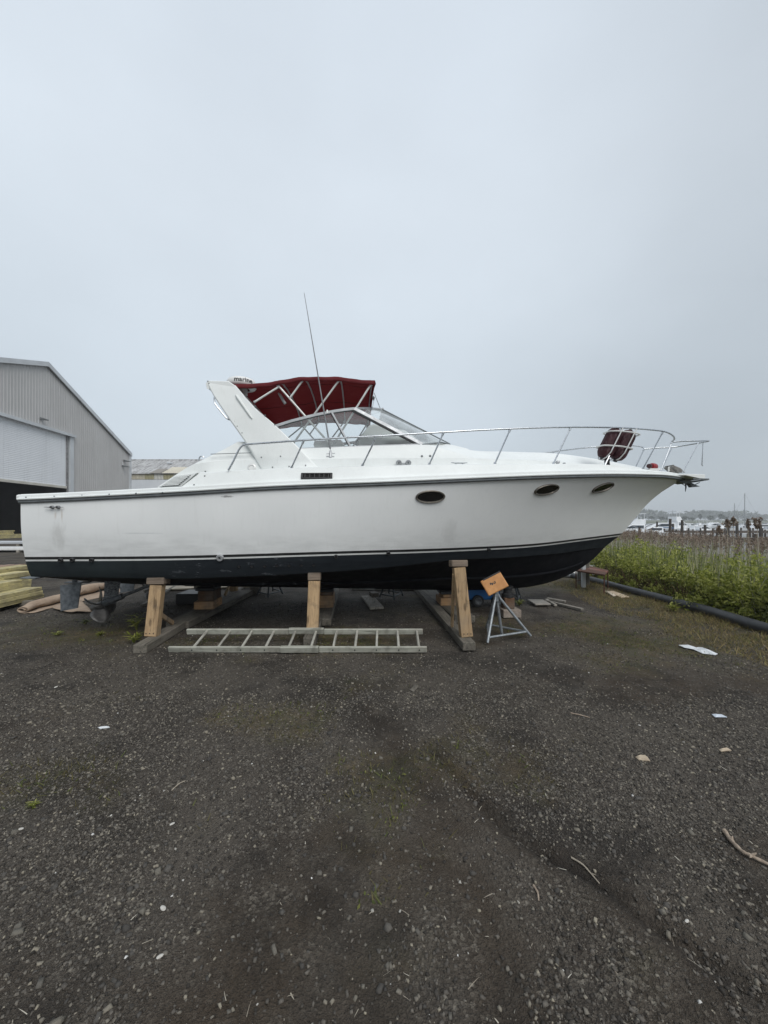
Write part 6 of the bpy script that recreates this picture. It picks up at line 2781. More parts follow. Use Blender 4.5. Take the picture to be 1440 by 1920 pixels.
# ply scraps
for k, (pts, mt, lab) in enumerate((
        (((1137, 1111), (1150, 1110.5), (1180, 1121.5), (1164, 1122)), (0.56, 0.45, 0.32, 1), 'tan plywood scrap lying against the black pipe'),
        (((1134, 1111), (1140, 1111), (1156, 1119.5), (1149, 1120)), (0.60, 0.52, 0.42, 1), 'narrow pale plywood strip beside the tan scrap'),
        (((989, 1128), (1018, 1128.5), (1033, 1137), (1004, 1137.5)), (0.36, 0.33, 0.29, 1), 'square grey board lying on the ground under the bow'))):
    P4 = [G(*q) for q in pts]
    cc = sum(P4, Vector()) / 4
    m = MB()
    m.prism([p - cc + Vector((0, 0, 0.012 + 0.008 * k)) for p in P4], (0, 0, 0.02))
    o = m.build('board_scrap', simple('scrap_' + 'abc'[k], mt, None, 8, 0.85), None)
    o.location = cc
    tag(o, lab, 'board')
for a, b, w, lab in (((1022, 1130), (1092, 1146), 0.07, 'long grey stick of timber beside the square board'), ((1026, 1126), (1060, 1131), 0.09, 'short grey timber behind the long stick'), ((1024, 1128), (1042, 1138), 0.05, 'thin dark lath resting on the square board')):
    A, B_ = G(*a), G(*b)
    m = MB()
    m.beam((0, 0, 0.04), tuple((B_ - A) + Vector((0, 0, 0.03))), w, 0.035)
    o = m.build('timber_stick', MT['board'], None, bevel=0.003)
    o.location = A
    tag(o, lab, 'timber')

# ================================================================== FENDERS IN THE RACK
mfend = Mat('maroon_fender_cover')
_v = mfend.coord()
_c = mfend.mix(mfend.rng(mfend.noise(_v, 6, 5, 0.65), 0.35, 0.65), (0.030, 0.008, 0.011, 1), (0.055, 0.015, 0.019, 1))
_c = mfend.mix(mfend.rng(mfend.noise(mfend.coord((1, 1, 0.25)), 22, 4, 0.7), 0.52, 0.68, 0, 0.55), _c, (0.17, 0.12, 0.125, 1))
mfend.bsdf(_c, 0.65, 0, mfend.bump(mfend.noise(_v, 25, 4), 0.3, 0.006), 0.3)
MT['fender'] = mfend.m
for k, off in enumerate((0.0, 0.225)):
    base = fax0 + FS * off + FD * (-0.02 - 0.015 * k)
    wb_ = Vector((BO.x + base.x * CA - base.y * SA, BO.y + base.x * SA + base.y * CA, base.z))
    lab = ('ribbed maroon fender in the white rack, aft of its pair', 'ribbed maroon fender in the white rack, closer to the pulpit')[k]
    t = thing('fender', lab, 'fender', wb_, BA, 'fenders in the bow rack')
    R_ = FD.to_track_quat('Z', 'Y').to_matrix().to_4x4()
    m = MB()
    L = 0.50
    pr_ = [(0.001, 0.0), (0.05, 0.0), (0.085, 0.02), (0.108, 0.07)] + [(0.112, 0.1 + (L - 0.2) * i / 6) for i in range(7)] + [(0.105, L - 0.06), (0.08, L - 0.02), (0.045, L), (0.001, L)]
    n = 44
    vs = []
    for r_, z_ in pr_:
        for i in range(n):
            g = 2 * math.pi * i / n
            rr = r_ * (1 + (0.035 if i % 4 < 2 else -0.02) * (1 if 0.05 < z_ < L - 0.05 else 0.3))
            vs.append(R_ @ Vector((rr * math.cos(g), rr * math.sin(g), z_)))
    m.add(vs, [(i * n + j, i * n + (j + 1) % n, (i + 1) * n + (j + 1) % n, (i + 1) * n + j) for i in range(len(pr_) - 1) for j in range(n)])
    m.build('body', MT['fender'], t, smooth=50)
    m = MB()
    m.lathe([(0.03, L - 0.01), (0.03, L + 0.02), (0.015, L + 0.035), (0.001, L + 0.036)], 10, R_, cap=False)
    m.build('eye', MT['black'], t, smooth=50)
    m = MB()
    m.lathe([(0.001, -0.04), (0.03, -0.035), (0.035, 0.0)], 10, R_, cap=False)
    m.build('plug', MT['black'], t, smooth=50)
    if k == 0:
        m = MB()
        for d0, d1 in (((0.04, 0, -0.04), (0.03, -0.03, -0.16)), ((0.07, 0.02, -0.04), (0.10, 0.0, -0.15)), ((0.08, 0, -0.05), (0.06, 0.02, -0.16)), ((0.1, 0, -0.06), (0.115, 0, -0.15))):
            m.tube(curve([Vector(d0) + Vector((0.02, 0, 0.03)), Vector(d0), Vector(d1)], 3), 0.013, 6)
        m.build('lanyard', MT['black'], t, smooth=50)
# ================================================================== MARINA
MT['boat_white'] = simple('moored_boat_white', (0.82, 0.83, 0.84, 1), (0.74, 0.76, 0.77, 1), 1.5, 0.4)
MT['boat_grey'] = simple('moored_boat_grey', (0.36, 0.39, 0.42, 1), (0.28, 0.31, 0.34, 1), 1.5, 0.5)
MT['boat_navy'] = simple('moored_boat_navy', (0.03, 0.05, 0.09, 1), None, 1.5, 0.4)
MT['boat_glass'] = simple('moored_boat_window', (0.05, 0.065, 0.08, 1), None, 3, 0.15)
MT['boat_cover'] = simple('moored_boat_canvas', (0.10, 0.20, 0.36, 1), (0.07, 0.15, 0.28, 1), 3, 0.8)
MT['pile'] = simple('dark_dock_pile', (0.075, 0.06, 0.048, 1), (0.045, 0.037, 0.03, 1), 2, 0.9)
MT['dock'] = simple('weathered_dock_wood', (0.13, 0.105, 0.085, 1), (0.085, 0.068, 0.055, 1), 1.2, 0.9)


def moored(name, label, group, loc, rz, L, kind, hullm='boat_white', cover=False):
    t = thing(name, label, 'boat', loc, rz, group)
    Bm = L * 0.15
    h = 0.10 * L + 0.25
    rows = []
    for q in [i / 8 for i in range(9)]:
        w = Bm * (1 - max(0, (q - 0.45) / 0.55) ** 2.2) if q < 1 else 0.0
        zt = h * (1 + 0.35 * q * q)
        x = -L / 2 + L * q
        xl = -L / 2 + L * q * 0.93
        rows.append([Vector((x, -w, zt)), Vector((xl, -w * 0.86, zt * 0.35)), Vector((xl, -w * 0.5, -0.2)), Vector((xl, w * 0.5, -0.2)), Vector((xl, w * 0.86, zt * 0.35)), Vector((x, w, zt)), Vector((x, -w, zt))])
    m = MB()
    m.loft(rows)
    m.add(rows[0][:-1], [tuple(range(6))])
    hl = m.build('hull', MT[hullm], t, smooth=30)
    if kind in ('cruiser', 'flybridge'):
        z0 = h * 1.03
        hc = 0.13 * L if kind == 'cruiser' else 0.15 * L
        xa, xb = -0.18 * L, 0.26 * L
        prof = [(xa, z0 - .1), (xa + 0.02 * L, z0 + hc), (xb - 0.16 * L, z0 + hc), (xb + 0.10 * L, z0 + 0.02), (xb + 0.1 * L, z0 - .1)]
        m = MB()
        m.prism([Vector((x, -Bm * 0.74, z)) for x, z in prof], (0, Bm * 1.48, 0))
        m.build('cabin', MT['boat_white'], t, bevel=0.06)
        m = MB()
        wp = [(xa + 0.05 * L, z0 + hc * 0.40), (xa + 0.05 * L, z0 + hc * 0.82), (xb - 0.16 * L, z0 + hc * 0.82), (xb - 0.02 * L, z0 + hc * 0.40)]
        m.prism([Vector((x, -Bm * 0.755, z)) for x, z in wp], (0, Bm * 1.51, 0))
        m.build('window', MT['boat_glass'], t)
        if kind == 'flybridge':
            m = MB()
            pr2 = [(xa, z0 + hc), (xa, z0 + hc * 1.7), (xa + 0.18 * L, z0 + hc * 1.7), (xa + 0.30 * L, z0 + hc)]
            m.prism([Vector((x, -Bm * 0.6, z)) for x, z in pr2], (0, Bm * 1.2, 0))
            m.build('flybridge', MT['boat_white'], t, bevel=0.05)
            m = MB()
            for sx in (xa + 0.02 * L, xa + 0.16 * L):
                for sy in (-1, 1):
                    m.tube([(sx, sy * Bm * 0.5, z0 + hc * 1.7), (sx, sy * Bm * 0.5, z0 + hc * 2.5)], 0.04, 5)
            m.box((xa + 0.09 * L, 0, z0 + hc * 2.52), (0.2 * L, Bm * 1.2, 0.08))
            m.build('hard_top', MT['boat_white'], t)
        m = MB()
        pts = [Vector((xb + 0.02 * L, -Bm * 0.9, z0 + 0.0)), Vector((0.38 * L, -Bm * 0.45, h * 1.3 + 0.5)), Vector((0.5 * L, 0, h * 1.35 + 0.6)), Vector((0.38 * L, Bm * 0.45, h * 1.3 + 0.5)), Vector((xb + 0.02 * L, Bm * 0.9, z0))]
        m.tube(curve(pts, 4), 0.03, 5)
        m.build('bow_rail', MT['alu'], t)
        if cover:
            m = MB()
            m.prism([Vector((x, -Bm * 0.7, z)) for x, z in ((xa - 0.22 * L, z0 + hc * 0.9), (xa + 0.02 * L, z0 + hc + 0.06), (xa + 0.02 * L, z0 + hc - 0.06), (xa - 0.22 * L, z0 + hc * 0.75))], (0, Bm * 1.4, 0))
            m.build('cockpit_canvas', MT['boat_cover'], t)
        m = MB()
        m.tube([(xa + 0.05 * L, 0, z0 + hc), (xa + 0.02 * L, 0, z0 + hc + 0.26 * L)], 0.025, 5)
        m.build('aerial', MT['alu'], t)
    elif kind == 'open':
        m = MB()
        m.prism([Vector((x, -Bm * 0.35, z)) for x, z in ((-0.05 * L, h), (-0.03 * L, h + 0.12 * L), (0.06 * L, h + 0.12 * L), (0.12 * L, h))], (0, Bm * 0.7, 0))
        m.build('console', MT['boat_white'], t, bevel=0.04)
        m = MB()
        for sx in (-0.06 * L, 0.08 * L):
            for sy in (-1, 1):
                m.tube([(sx, sy * Bm * 0.45, h), (sx * 0.9, sy * Bm * 0.42, h + 0.26 * L)], 0.03, 5)
        m.box((0.01 * L, 0, h + 0.265 * L), (0.26 * L, Bm * 1.1, 0.07))
        m.build('tee_top', MT['boat_white'], t)
        m = MB()
        m.box((-L / 2 - 0.15, 0, h * 0.9), (0.5, 0.4, 0.9))
        m.build('outboard', MT['boat_grey'], t, bevel=0.08)
    elif kind == 'sail':
        m = MB()
        m.prism([Vector((x, -Bm * 0.5, z)) for x, z in ((-0.1 * L, h), (-0.08 * L, h + 0.06 * L), (0.15 * L, h + 0.05 * L), (0.22 * L, h))], (0, Bm, 0))
        m.build('coachroof', MT['boat_white'], t, bevel=0.04)
        m = MB()
        m.tube([(0.06 * L, 0, h), (0.05 * L, 0, h + 1.18 * L)], [0.10, 0.07], 7)
        mast = m.build('mast', MT['alu'], t)
        m = MB()
        m.tube([(0.05 * L, 0, h + 0.15 * L), (-0.36 * L, 0, h + 0.14 * L)], 0.13, 7)
        m.build('boom', MT['boat_cover'] if cover else MT['boat_white'], t)
        m = MB()
        for a in ((0.5 * L, 0, h * 1.3), (-0.48 * L, 0, h)):
            m.tube([(0.05 * L, 0, h + 1.16 * L), a], 0.008, 4)
        m.build('stay', MT['rub_rail'], mast)
        m = MB()
        for sg in (-1, 1):
            m.tube([(0.055 * L, 0, h + 0.6 * L), (0.055 * L, sg * 0.45, h + 0.6 * L)], 0.02, 4)
        m.build('spreader', MT['alu'], mast)
    return t


def wl(px, Y, dz=0.0):
    """where the column px meets the water at distance Y"""
    return Vector(((px - PCX) / FOC * Y, Y, WZ + dz))


moored('moored_cruiser', 'white flybridge cruiser moored just beside the big hull, close to the bow stem', None, wl(1190, 62), 3.0, 7.4, 'flybridge')
moored('moored_cruiser', 'white sport cruiser with a swept dark windscreen moored behind the reeds', None, wl(1246, 74), 2.9, 8.6, 'cruiser')
moored('moored_cruiser', 'white cruiser with a blue cockpit canvas moored below the bow anchor', None, wl(1226, 60), 2.95, 6.2, 'cruiser', cover=True)
moored('moored_cruiser', 'white fishing boat with an open hard top moored by a tall dock pile', None, wl(1268, 80), 0.5, 9.0, 'flybridge')
moored('sailing_boat', 'white sailing boat with the tallest bare mast in the marina', None, wl(1400, 92), 2.8, 7.0, 'sail')
moored('sailing_boat', 'smaller sailing boat with a short mast beside the tall-masted one', None, wl(1376, 100), 0.4, 5.4, 'sail', cover=True)
rr_ = random.Random(3)
gl_ = 'small white motorboats moored in the far marina'
LM = [(1180, 'the flybridge cruiser'), (1205, 'the bush by the stem'), (1222, 'the narrow bush'), (1236, 'the swept sport cruiser'), (1254, 'the tall dock pile'), (1271, 'the wide dark bush'), (1284, 'the domed bush'), (1298, 'the end of the bush row'), (1313, 'the slim pale tree'), (1332, 'the broad shrub'), (1352, 'the two-topped tree'), (1363, 'the bushy reed plume'), (1376, 'the shorter mast'), (1400, 'the tallest mast'), (1420, 'the forked reed plume'), (1440, 'the picture edge')]
used_lab = set()


def boat_label(px, Y, k):
    kind = ('cabin motorboat', 'tee-top motorboat')[k]
    row = 'near' if Y < 84 else ('middle' if Y < 105 else 'outer')
    for d, nm in sorted((abs(px - a), b) for a, b in LM):
        lb = 'small white %s, %s row, in line with %s' % (kind, row, nm)
        if lb not in used_lab:
            used_lab.add(lb)
            return lb


spots = [(1300, 84, 0), (1330, 90, 1), (1176, 90, 0), (1205, 96, 1), (1250, 102, 0), (1284, 70, 1), (1292, 106, 0), (1316, 76, 0), (1322, 112, 1), (1344, 104, 0), (1352, 82, 1), (1362, 116, 0), (1388, 86, 0), (1392, 112, 1), (1412, 78, 1), (1418, 104, 0), (1432, 92, 0), (1448, 84, 1), (1310, 126, 1), (1275, 120, 1), (1440, 122, 0), (1180, 118, 1), (1222, 124, 0), (1338, 130, 0)]
protos = {}
for px, Y, k in spots:
    if k not in protos:
        c = protos[k] = moored('moored_motorboat', '-', gl_, wl(px, Y), 0.2, (6.5, 6.0)[k], ('cruiser', 'open')[k])
    else:
        c = copy_tree(protos[k])
    c['label'] = boat_label(px, Y, k)
    c.location = wl(px, Y)
    c.rotation_euler = (0, 0, rr_.choice((0.1, 0.4, 2.8, 3.3, 1.2)) + rr_.uniform(-.2, .2))
    sc_ = rr_.uniform(0.85, 1.2)
    c.scale = (sc_, sc_, sc_)

# docks: decks on piles, and taller mooring piles
def dock(label, a, b, w, z):
    a, b = Vector(a), Vector(b)
    t = thing('dock', label, 'dock', (a.x, a.y, WZ))
    d = b - a
    L = d.length
    d.normalize()
    n = Vector((-d.y, d.x, 0))
    m = MB()
    m.beam((0, 0, z - WZ), tuple(d * L + Vector((0, 0, z - WZ))), w, 0.12)
    m.build('deck', MT['dock'], t)
    m = MB()
    for s_ in (-1, 1):
        m.beam(tuple(n * (w / 2 - 0.1) * s_ + Vector((0, 0, z - WZ - 0.2))), tuple(d * L + n * (w / 2 - 0.1) * s_ + Vector((0, 0, z - WZ - 0.2))), 0.12, 0.26)
    m.build('stringer', MT['dock'], t)
    k = int(L / 1.9)
    pm = MB()
    pm.tube([(0, 0, -0.6), (0, 0, z - WZ + 0.30)], 0.13, 7)
    pme = pm.mesh('pile', MT['pile'], smooth=40)
    for i in range(k + 1):
        for s_ in (-1, 1):
            o = link('pile', pme, t)
            o.location = d * (L * i / k) + n * (w / 2 + 0.06) * s_ + Vector((0, 0, rr_.uniform(-0.1, 0.25)))
            o.rotation_euler = (rr_.uniform(-.03, .03), rr_.uniform(-.03, .03), 0)
    return t


dock('dark timber dock on close piles running behind the brown reeds', wl(1175, 40), wl(1520, 34), 1.5, -0.10)
dock('second dock farther out between the moored boats', wl(1150, 66), wl(1560, 64), 1.6, -0.25)
for px, Y, top, lab in ((1199, 52, 988, 'mooring pile standing close to the bow stem of the big boat'), (1256.5, 46, 973, 'tallest dark mooring pile, standing below the round bush'), (1262, 60, 982, 'shorter mooring pile just beside the tallest one'), (1279, 48, 975, 'tall mooring pile in line with the domed bush'), (1232, 66, 978, 'mooring pile beside the swept sport cruiser'), (1365, 44, 985, 'mooring pile behind the bushy reed plume'), (1382, 48, 982, 'mooring pile between the two sailing boat masts'), (1405, 42, 990, 'low mooring pile beside the tallest mast'), (1426, 46, 983, 'mooring pile behind the forked reed plume'), (1322, 50, 984, 'mooring pile in line with the slim pale tree')):
    pz = W(px, top, Y).z
    m = MB()
    m.tube([(0, 0, -0.8), (0, 0, pz - WZ)], [0.17, 0.14], 8)
    o = m.build('mooring_pile', MT['pile'], None, smooth=40)
    o.location = wl(px, Y)
    tag(o, lab, 'pile', 'mooring piles')

# trees on the far shore
for k, (px, b, t_, Y, w, lab) in enumerate((
        (1240, 976, 968.5, 330, 12, 'round dark bush on the far shore above the swept cruiser'), (1254, 976, 969.5, 340, 11, 'low dark bush beside the round one on the far shore'),
        (1262, 976, 970, 345, 9, 'small bush on the far shore above the tall dock pile'), (1271, 977, 969, 338, 13, 'wide dark bush on the far shore, one of a close pair'),
        (1284, 977, 968, 335, 13, 'domed bush on the far shore, other of the close pair'), (1298, 977, 970.5, 345, 9, 'small dark shrub on the far shore at the end of the row'),
        (1313, 974, 964, 420, 5, 'slim pale tree on the far shore standing alone'), (1332, 975, 966, 400, 11, 'broad shrub on the far shore near a pale roof'),
        (1352, 975, 963.5, 400, 9, 'tall two-topped tree on the far shore, highest of all'), (1361, 976, 969, 390, 7, 'small tree on the far shore beside the two-topped one'),
        (1396, 978, 973, 330, 10, 'low bush on the far shore behind the tall mast'), (1428, 978, 974, 330, 14, 'wide low bush on the far shore near the picture edge'),
        (1205, 975, 968, 360, 16, 'dark bush on the far shore next to the bow stem'), (1222, 975, 968, 360, 10, 'narrow bush on the far shore above the flybridge cruiser'))):
    far_tree(px, b, t_, Y, w, 100 + k, lab)

# ================================================================== WEEDS AND REEDS
MT['weed_leaf'] = leafmat('weed_leaves', (0.13, 0.16, 0.026, 1), (0.30, 0.33, 0.065, 1), (0.56, 0.56, 0.19, 1), 0.52, 0.55)
MT['weed_dark'] = leafmat('dark_weed_leaves', (0.06, 0.075, 0.02, 1), (0.12, 0.14, 0.035, 1), (0.22, 0.22, 0.07, 1), 0.35, 0.6)
MT['dry_leaf'] = leafmat('brown_dead_stems', (0.05, 0.032, 0.018, 1), (0.10, 0.065, 0.036, 1), (0.17, 0.12, 0.07, 1), 0.2, 0.8)
MT['reed_stem'] = leafmat('straw_reed_stems', (0.30, 0.255, 0.20, 1), (0.46, 0.41, 0.33, 1), (0.60, 0.57, 0.49, 1), 0.25, 0.7)
MT['reed_green'] = leafmat('green_reed_blades', (0.10, 0.13, 0.045, 1), (0.19, 0.22, 0.085, 1), (0.34, 0.35, 0.18, 1), 0.4, 0.5)
MT['reed_plume'] = leafmat('brown_reed_plumes', (0.14, 0.10, 0.075, 1), (0.23, 0.175, 0.135, 1), (0.36, 0.29, 0.23, 1), 0.25, 0.85)


def in_view(x, y, slack=0.06):
    k = x / np.maximum(y, 0.1)
    return (k < 1.1 + slack * 2) & (k > 0.33)


def blade_mesh_np(B, T, wdt, bend, seed):
    """tapered grass blades: base B, tip T (n,3), widths, sideways bend -> V,F (3 quads each)"""
    r = np.random.default_rng(seed)
    n = len(B)
    ang = r.uniform(0, 2 * np.pi, n)
    sd = np.stack([np.cos(ang), np.sin(ang), np.zeros(n)], 1)
    bd = np.stack([np.cos(ang * 1.7 + 1), np.sin(ang * 1.7 + 1), np.zeros(n)], 1) * bend[:, None]
    rows = []
    for q, w in ((0, 1.0), (0.4, 0.9), (0.75, 0.6), (1.0, 0.08)):
        c = B + (T - B) * q + bd * (q * q)
        c = c - np.array([0, 0, 1.0]) * (bend * q * q * 0.4)[:, None]
        rows.append(c - sd * (wdt * w / 2)[:, None])
        rows.append(c + sd * (wdt * w / 2)[:, None])
    V = np.stack(rows, 1).reshape(-1, 3)
    o = np.arange(n)[:, None] * 8
    F = np.concatenate([np.concatenate([o + 2 * i, o + 2 * i + 1, o + 2 * i + 3, o + 2 * i + 2], 1) for i in range(3)], 0)
    return V, F


def scatter_band(n, d0, d1, y0, y1, seed, pw=1.0):
    r = np.random.default_rng(seed)
    y = y0 + (y1 - y0) * r.random(n) ** pw
    x = bank_x(y) + d0 + (d1 - d0) * r.random(n)
    k = in_view(x, y)
    x, y = x[k], y[k]
    return x, y, ground_z(x, y, False)


# broad-leaved weeds: stems hung with leaves
def weeds(n, d0, d1, seed, hlo, hhi, lsz, mat, name, y1=13.0, leaves=34, pw=1.3):
    r = np.random.default_rng(seed)
    x, y, z = scatter_band(n, d0, d1, 3.6, y1, seed, pw)
    n = len(x)
    clump = fbm(x * 1.3, y * 1.3, seed, 3)
    h = (hlo + (hhi - hlo) * r.random(n)) * (0.25 + 1.5 * clump)
    C, S = [], []
    for i in range(leaves):
        q = r.random(n) ** 0.6
        sp = 0.17 * (1.15 - q)
        a = r.uniform(0, 2 * np.pi, n)
        rad = sp * np.sqrt(r.random(n)) * (0.6 + h)
        C.append(np.stack([x + np.cos(a) * rad, y + np.sin(a) * rad, z + h * q + 0.02], 1))
        S.append(lsz * r.uniform(0.55, 1.25, n))
    V, F = leaf_quads(np.concatenate(C), np.concatenate(S), seed + 1, 0.0, 1.9)
    return tag(link(name, np_mesh(name, V, F, mat)), kind='stuff')


tag(weeds(2300, 0.10, 2.9, 61, 0.34, 0.92, 0.045, MT['weed_leaf'], 'weeds'), 'bright green broad-leaved weeds growing along the black pipe', 'weeds')
tag(weeds(1100, 0.10, 2.8, 62, 0.22, 0.55, 0.046, MT['weed_dark'], 'undergrowth'), 'darker green undergrowth low among the weeds behind the pipe', 'undergrowth')
tag(weeds(900, 1.8, 4.6, 63, 0.55, 1.15, 0.055, MT['weed_leaf'], 'tall_weeds', 16), 'taller green weeds behind the bank, thick near the bow', 'weeds')
tag(weeds(150, -0.16, 0.3, 64, 0.08, 0.24, 0.036, MT['weed_leaf'], 'low_shoots', 11), 'low bright shoots spilling around the black pipe', 'weeds')
# brown dead stems low in the bank near the bench
x, y, z = scatter_band(2600, 0.0, 1.2, 7.0, 10.5, 71)
r = np.random.default_rng(72)
n = len(x)
B = np.stack([x, y, z], 1)
T = B + np.stack([r.normal(0, .14, n), r.normal(0, .14, n), r.uniform(.15, .5, n)], 1)
V, F = blade_mesh_np(B, T, r.uniform(.008, .02, n), r.uniform(0, .15, n), 73)
tag(link('dead_stems', np_mesh('dead_stems', V, F, MT['dry_leaf'])), 'brown dead stems tangled under the weeds near the bench', 'dead stems', kind='stuff')

# straw stalks and green blades rising out of the weeds
parts_V, parts_F = [], []
x, y, z = scatter_band(2300, 0.4, 4.5, 3.8, 15.0, 81, 1.2)
r = np.random.default_rng(82)
n = len(x)
B = np.stack([x, y, z], 1)
T = B + np.stack([r.normal(0, .13, n), r.normal(0, .13, n), r.uniform(.75, 1.45, n)], 1)
V, F = blade_mesh_np(B, T, r.uniform(.012, .030, n), r.uniform(0, .30, n), 83)
tag(link('reed_grass', np_mesh('reed_grass', V, F, MT['reed_green'])), 'long green reed blades rising above the weeds', 'reeds', kind='stuff')
x, y, z = scatter_band(1600, 0.3, 4.2, 3.8, 14.0, 84, 1.2)
n = len(x)
r = np.random.default_rng(85)
B = np.stack([x, y, z], 1)
T = B + np.stack([r.normal(0, .22, n), r.normal(0, .22, n), r.uniform(.7, 1.25, n)], 1)
V, F = blade_mesh_np(B, T, r.uniform(.005, .010, n), r.uniform(0, .16, n), 86)
tag(link('straw_stalks', np_mesh('straw_stalks', V, F, MT['reed_stem'])), 'thin pale straw stalks standing among the green weeds', 'grass', kind='stuff')

# the reed bed: straw stems with brown plumes
x, y, z = scatter_band(3000, 3.0, 9.0, 7.0, 24.0, 91, 0.9)
r = np.random.default_rng(92)
n = len(x)
B = np.stack([x, y, z], 1)
d_ = x - bank_x(y)
hgt = r.normal(1.62, 0.16, n) + 0.25 * (fbm(x * 0.5, y * 0.5, 93, 2) - 0.5)
T = B + np.stack([r.normal(0.04, .10, n), r.normal(0, .10, n), hgt], 1)
T[:, 2] = np.minimum(T[:, 2], 1.04 + r.normal(0, .10, n))
V, F = blade_mesh_np(B, T, r.uniform(.009, .017, n), r.uniform(0, .06, n), 94)
tag(link('reed_stems', np_mesh('reed_stems', V, F, MT['reed_stem'])), 'straw-coloured reed stems forming a bed before the water', 'reeds', kind='stuff')
k = r.random(n) < 0.50
Tp = T[k]
n2 = len(Tp)
PC, PS = [], []
for i in range(12):
    q = i / 11
    PC.append(Tp + np.stack([r.normal(0.02 * q, .010 + .010 * math.sin(math.pi * q), n2), r.normal(0, .014, n2), (-0.26 + 0.30 * q) * np.ones(n2)], 1))
    PS.append(r.uniform(.022, .045, n2))
V, F = leaf_quads(np.concatenate(PC), np.concatenate(PS), 95, -0.6, 2.2)
tag(link('reed_plumes', np_mesh('reed_plumes', V, F, MT['reed_plume'])), 'feathery brown seed plumes topping the reed bed', 'reeds', kind='stuff')
# long dead leaves half way down the reeds
x, y, z = scatter_band(1700, 2.8, 9.0, 7.0, 22.0, 96, 0.9)
n = len(x)
r = np.random.default_rng(97)
B = np.stack([x, y, z + r.uniform(.1, .8, n)], 1)
T = B + np.stack([r.normal(0, .2, n), r.normal(0, .2, n), r.uniform(.2, .5, n)], 1)
V, F = blade_mesh_np(B, T, r.uniform(.012, .022, n), r.uniform(0, .22, n), 98)
tag(link('reed_leaves', np_mesh('reed_leaves', V, F, MT['reed_stem'])), 'dry reed leaves hanging among the straw stems', 'reeds', kind='stuff')
# a few single plumes standing well above the bed
for px, top, Y, lab in ((1363.5, 973, 11.5, 'bushy rust-brown reed plume standing high above the bed'), (1374.5, 968.5, 10.5, 'slim dark reed plume beside the bushy one'), (1402, 972, 11, 'narrow reed plume in front of the tall mast'), (1420, 969, 9.5, 'forked fan-shaped reed plume near the picture edge'), (1348, 985, 10.5, 'greenish reed plume lower than the bushy one')):
    tp = W(px, top, Y)
    gz = float(ground_z(tp.x, tp.y, False))
    t = thing('tall_reed', lab, 'reed', (tp.x, tp.y, gz), 0)
    H = tp.z - gz
    m = MB()
    m.tube([(0, 0, 0), (0.02, 0, H * 0.6), (0.0, 0, H * 0.93)], [0.012, 0.009, 0.005], 5)
    m.build('stem', MT['reed_stem'], t)
    rr3 = np.random.default_rng(int(px))
    cc, ss = [], []
    fan = 'forked' in lab
    bushy = 'bushy' in lab
    for i in range(90):
        q = rr3.random()
        sp = (0.02 + 0.09 * q) if fan else ((0.075 if bushy else 0.022) * math.sin(math.pi * min(q + 0.12, 1)))
        a = rr3.choice((-1, -0.2, 0.5, 1)) * sp if fan else rr3.normal(0, sp)
        cc.append((a, rr3.normal(0, 0.02), H * 0.99 - (1 - q) * (0.26 if not bushy else 0.22)))
        ss.append(rr3.uniform(0.03, 0.06))
    V, F = leaf_quads(np.array(cc), np.array(ss), int(px) + 1, -0.6, 2.2)
    link('plume', np_mesh('plume', V, F, MT['reed_plume']), t)

# ================================================================== GROUND COVER AND GRAVEL
r = np.random.default_rng(201)
n = 170000
y = 1.6 + 11 * r.random(n) ** 1.6
x = (r.random(n) * 2.06 - 1.03) * np.minimum(y, 6.6)
mm_ = moss_mask(x, y)
k = (r.random(n) < mm_ ** 1.6 * 0.55) & (x < bank_x(y) - 0.03)
x, y = x[k], y[k]
z = ground_z(x, y)
n = len(x)
B = np.stack([x, y, z - 0.004], 1)
T = B + np.stack([r.normal(0, .022, n), r.normal(0, .022, n), r.uniform(.010, .048, n)], 1)
V, F = blade_mesh_np(B, T, r.uniform(.004, .009, n), r.uniform(0, .02, n), 202)
MT['short_grass'] = leafmat('sparse_yard_grass', (0.085, 0.070, 0.030, 1), (0.13, 0.115, 0.05, 1), (0.10, 0.125, 0.035, 1), 0.3, 0.7)
tag(link('grass', np_mesh('grass', V, F, MT['short_grass'])), 'thin straw and green grass coming through the cinders', 'grass', kind='stuff')
# straw and grass thickest along the foot of the pipe
n = 26000
y = 3.6 + 8 * r.random(n) ** 1.2
d = r.random(n) ** 1.7 * 1.5
x = bank_x(y) - 0.12 - d
k = (fbm(x * 2.2, y * 2.2, 207, 4) > 0.44) & in_view(x, y)
x, y = x[k], y[k]
n = len(x)
B = np.stack([x, y, ground_z(x, y) - 0.004], 1)
T = B + np.stack([r.normal(0, .04, n), r.normal(0, .04, n), 0.012 + 0.09 * r.random(n) ** 2.2], 1)
V, F = blade_mesh_np(B, T, r.uniform(.004, .009, n), r.uniform(0, .04, n), 208)
MT['straw_grass'] = leafmat('straw_yard_grass', (0.17, 0.13, 0.06, 1), (0.31, 0.24, 0.12, 1), (0.20, 0.20, 0.065, 1), 0.3, 0.7)
tag(link('straw_grass', np_mesh('straw_grass', V, F, MT['straw_grass'])), 'straw-coloured grass thick along the foot of the black pipe', 'grass', kind='stuff')
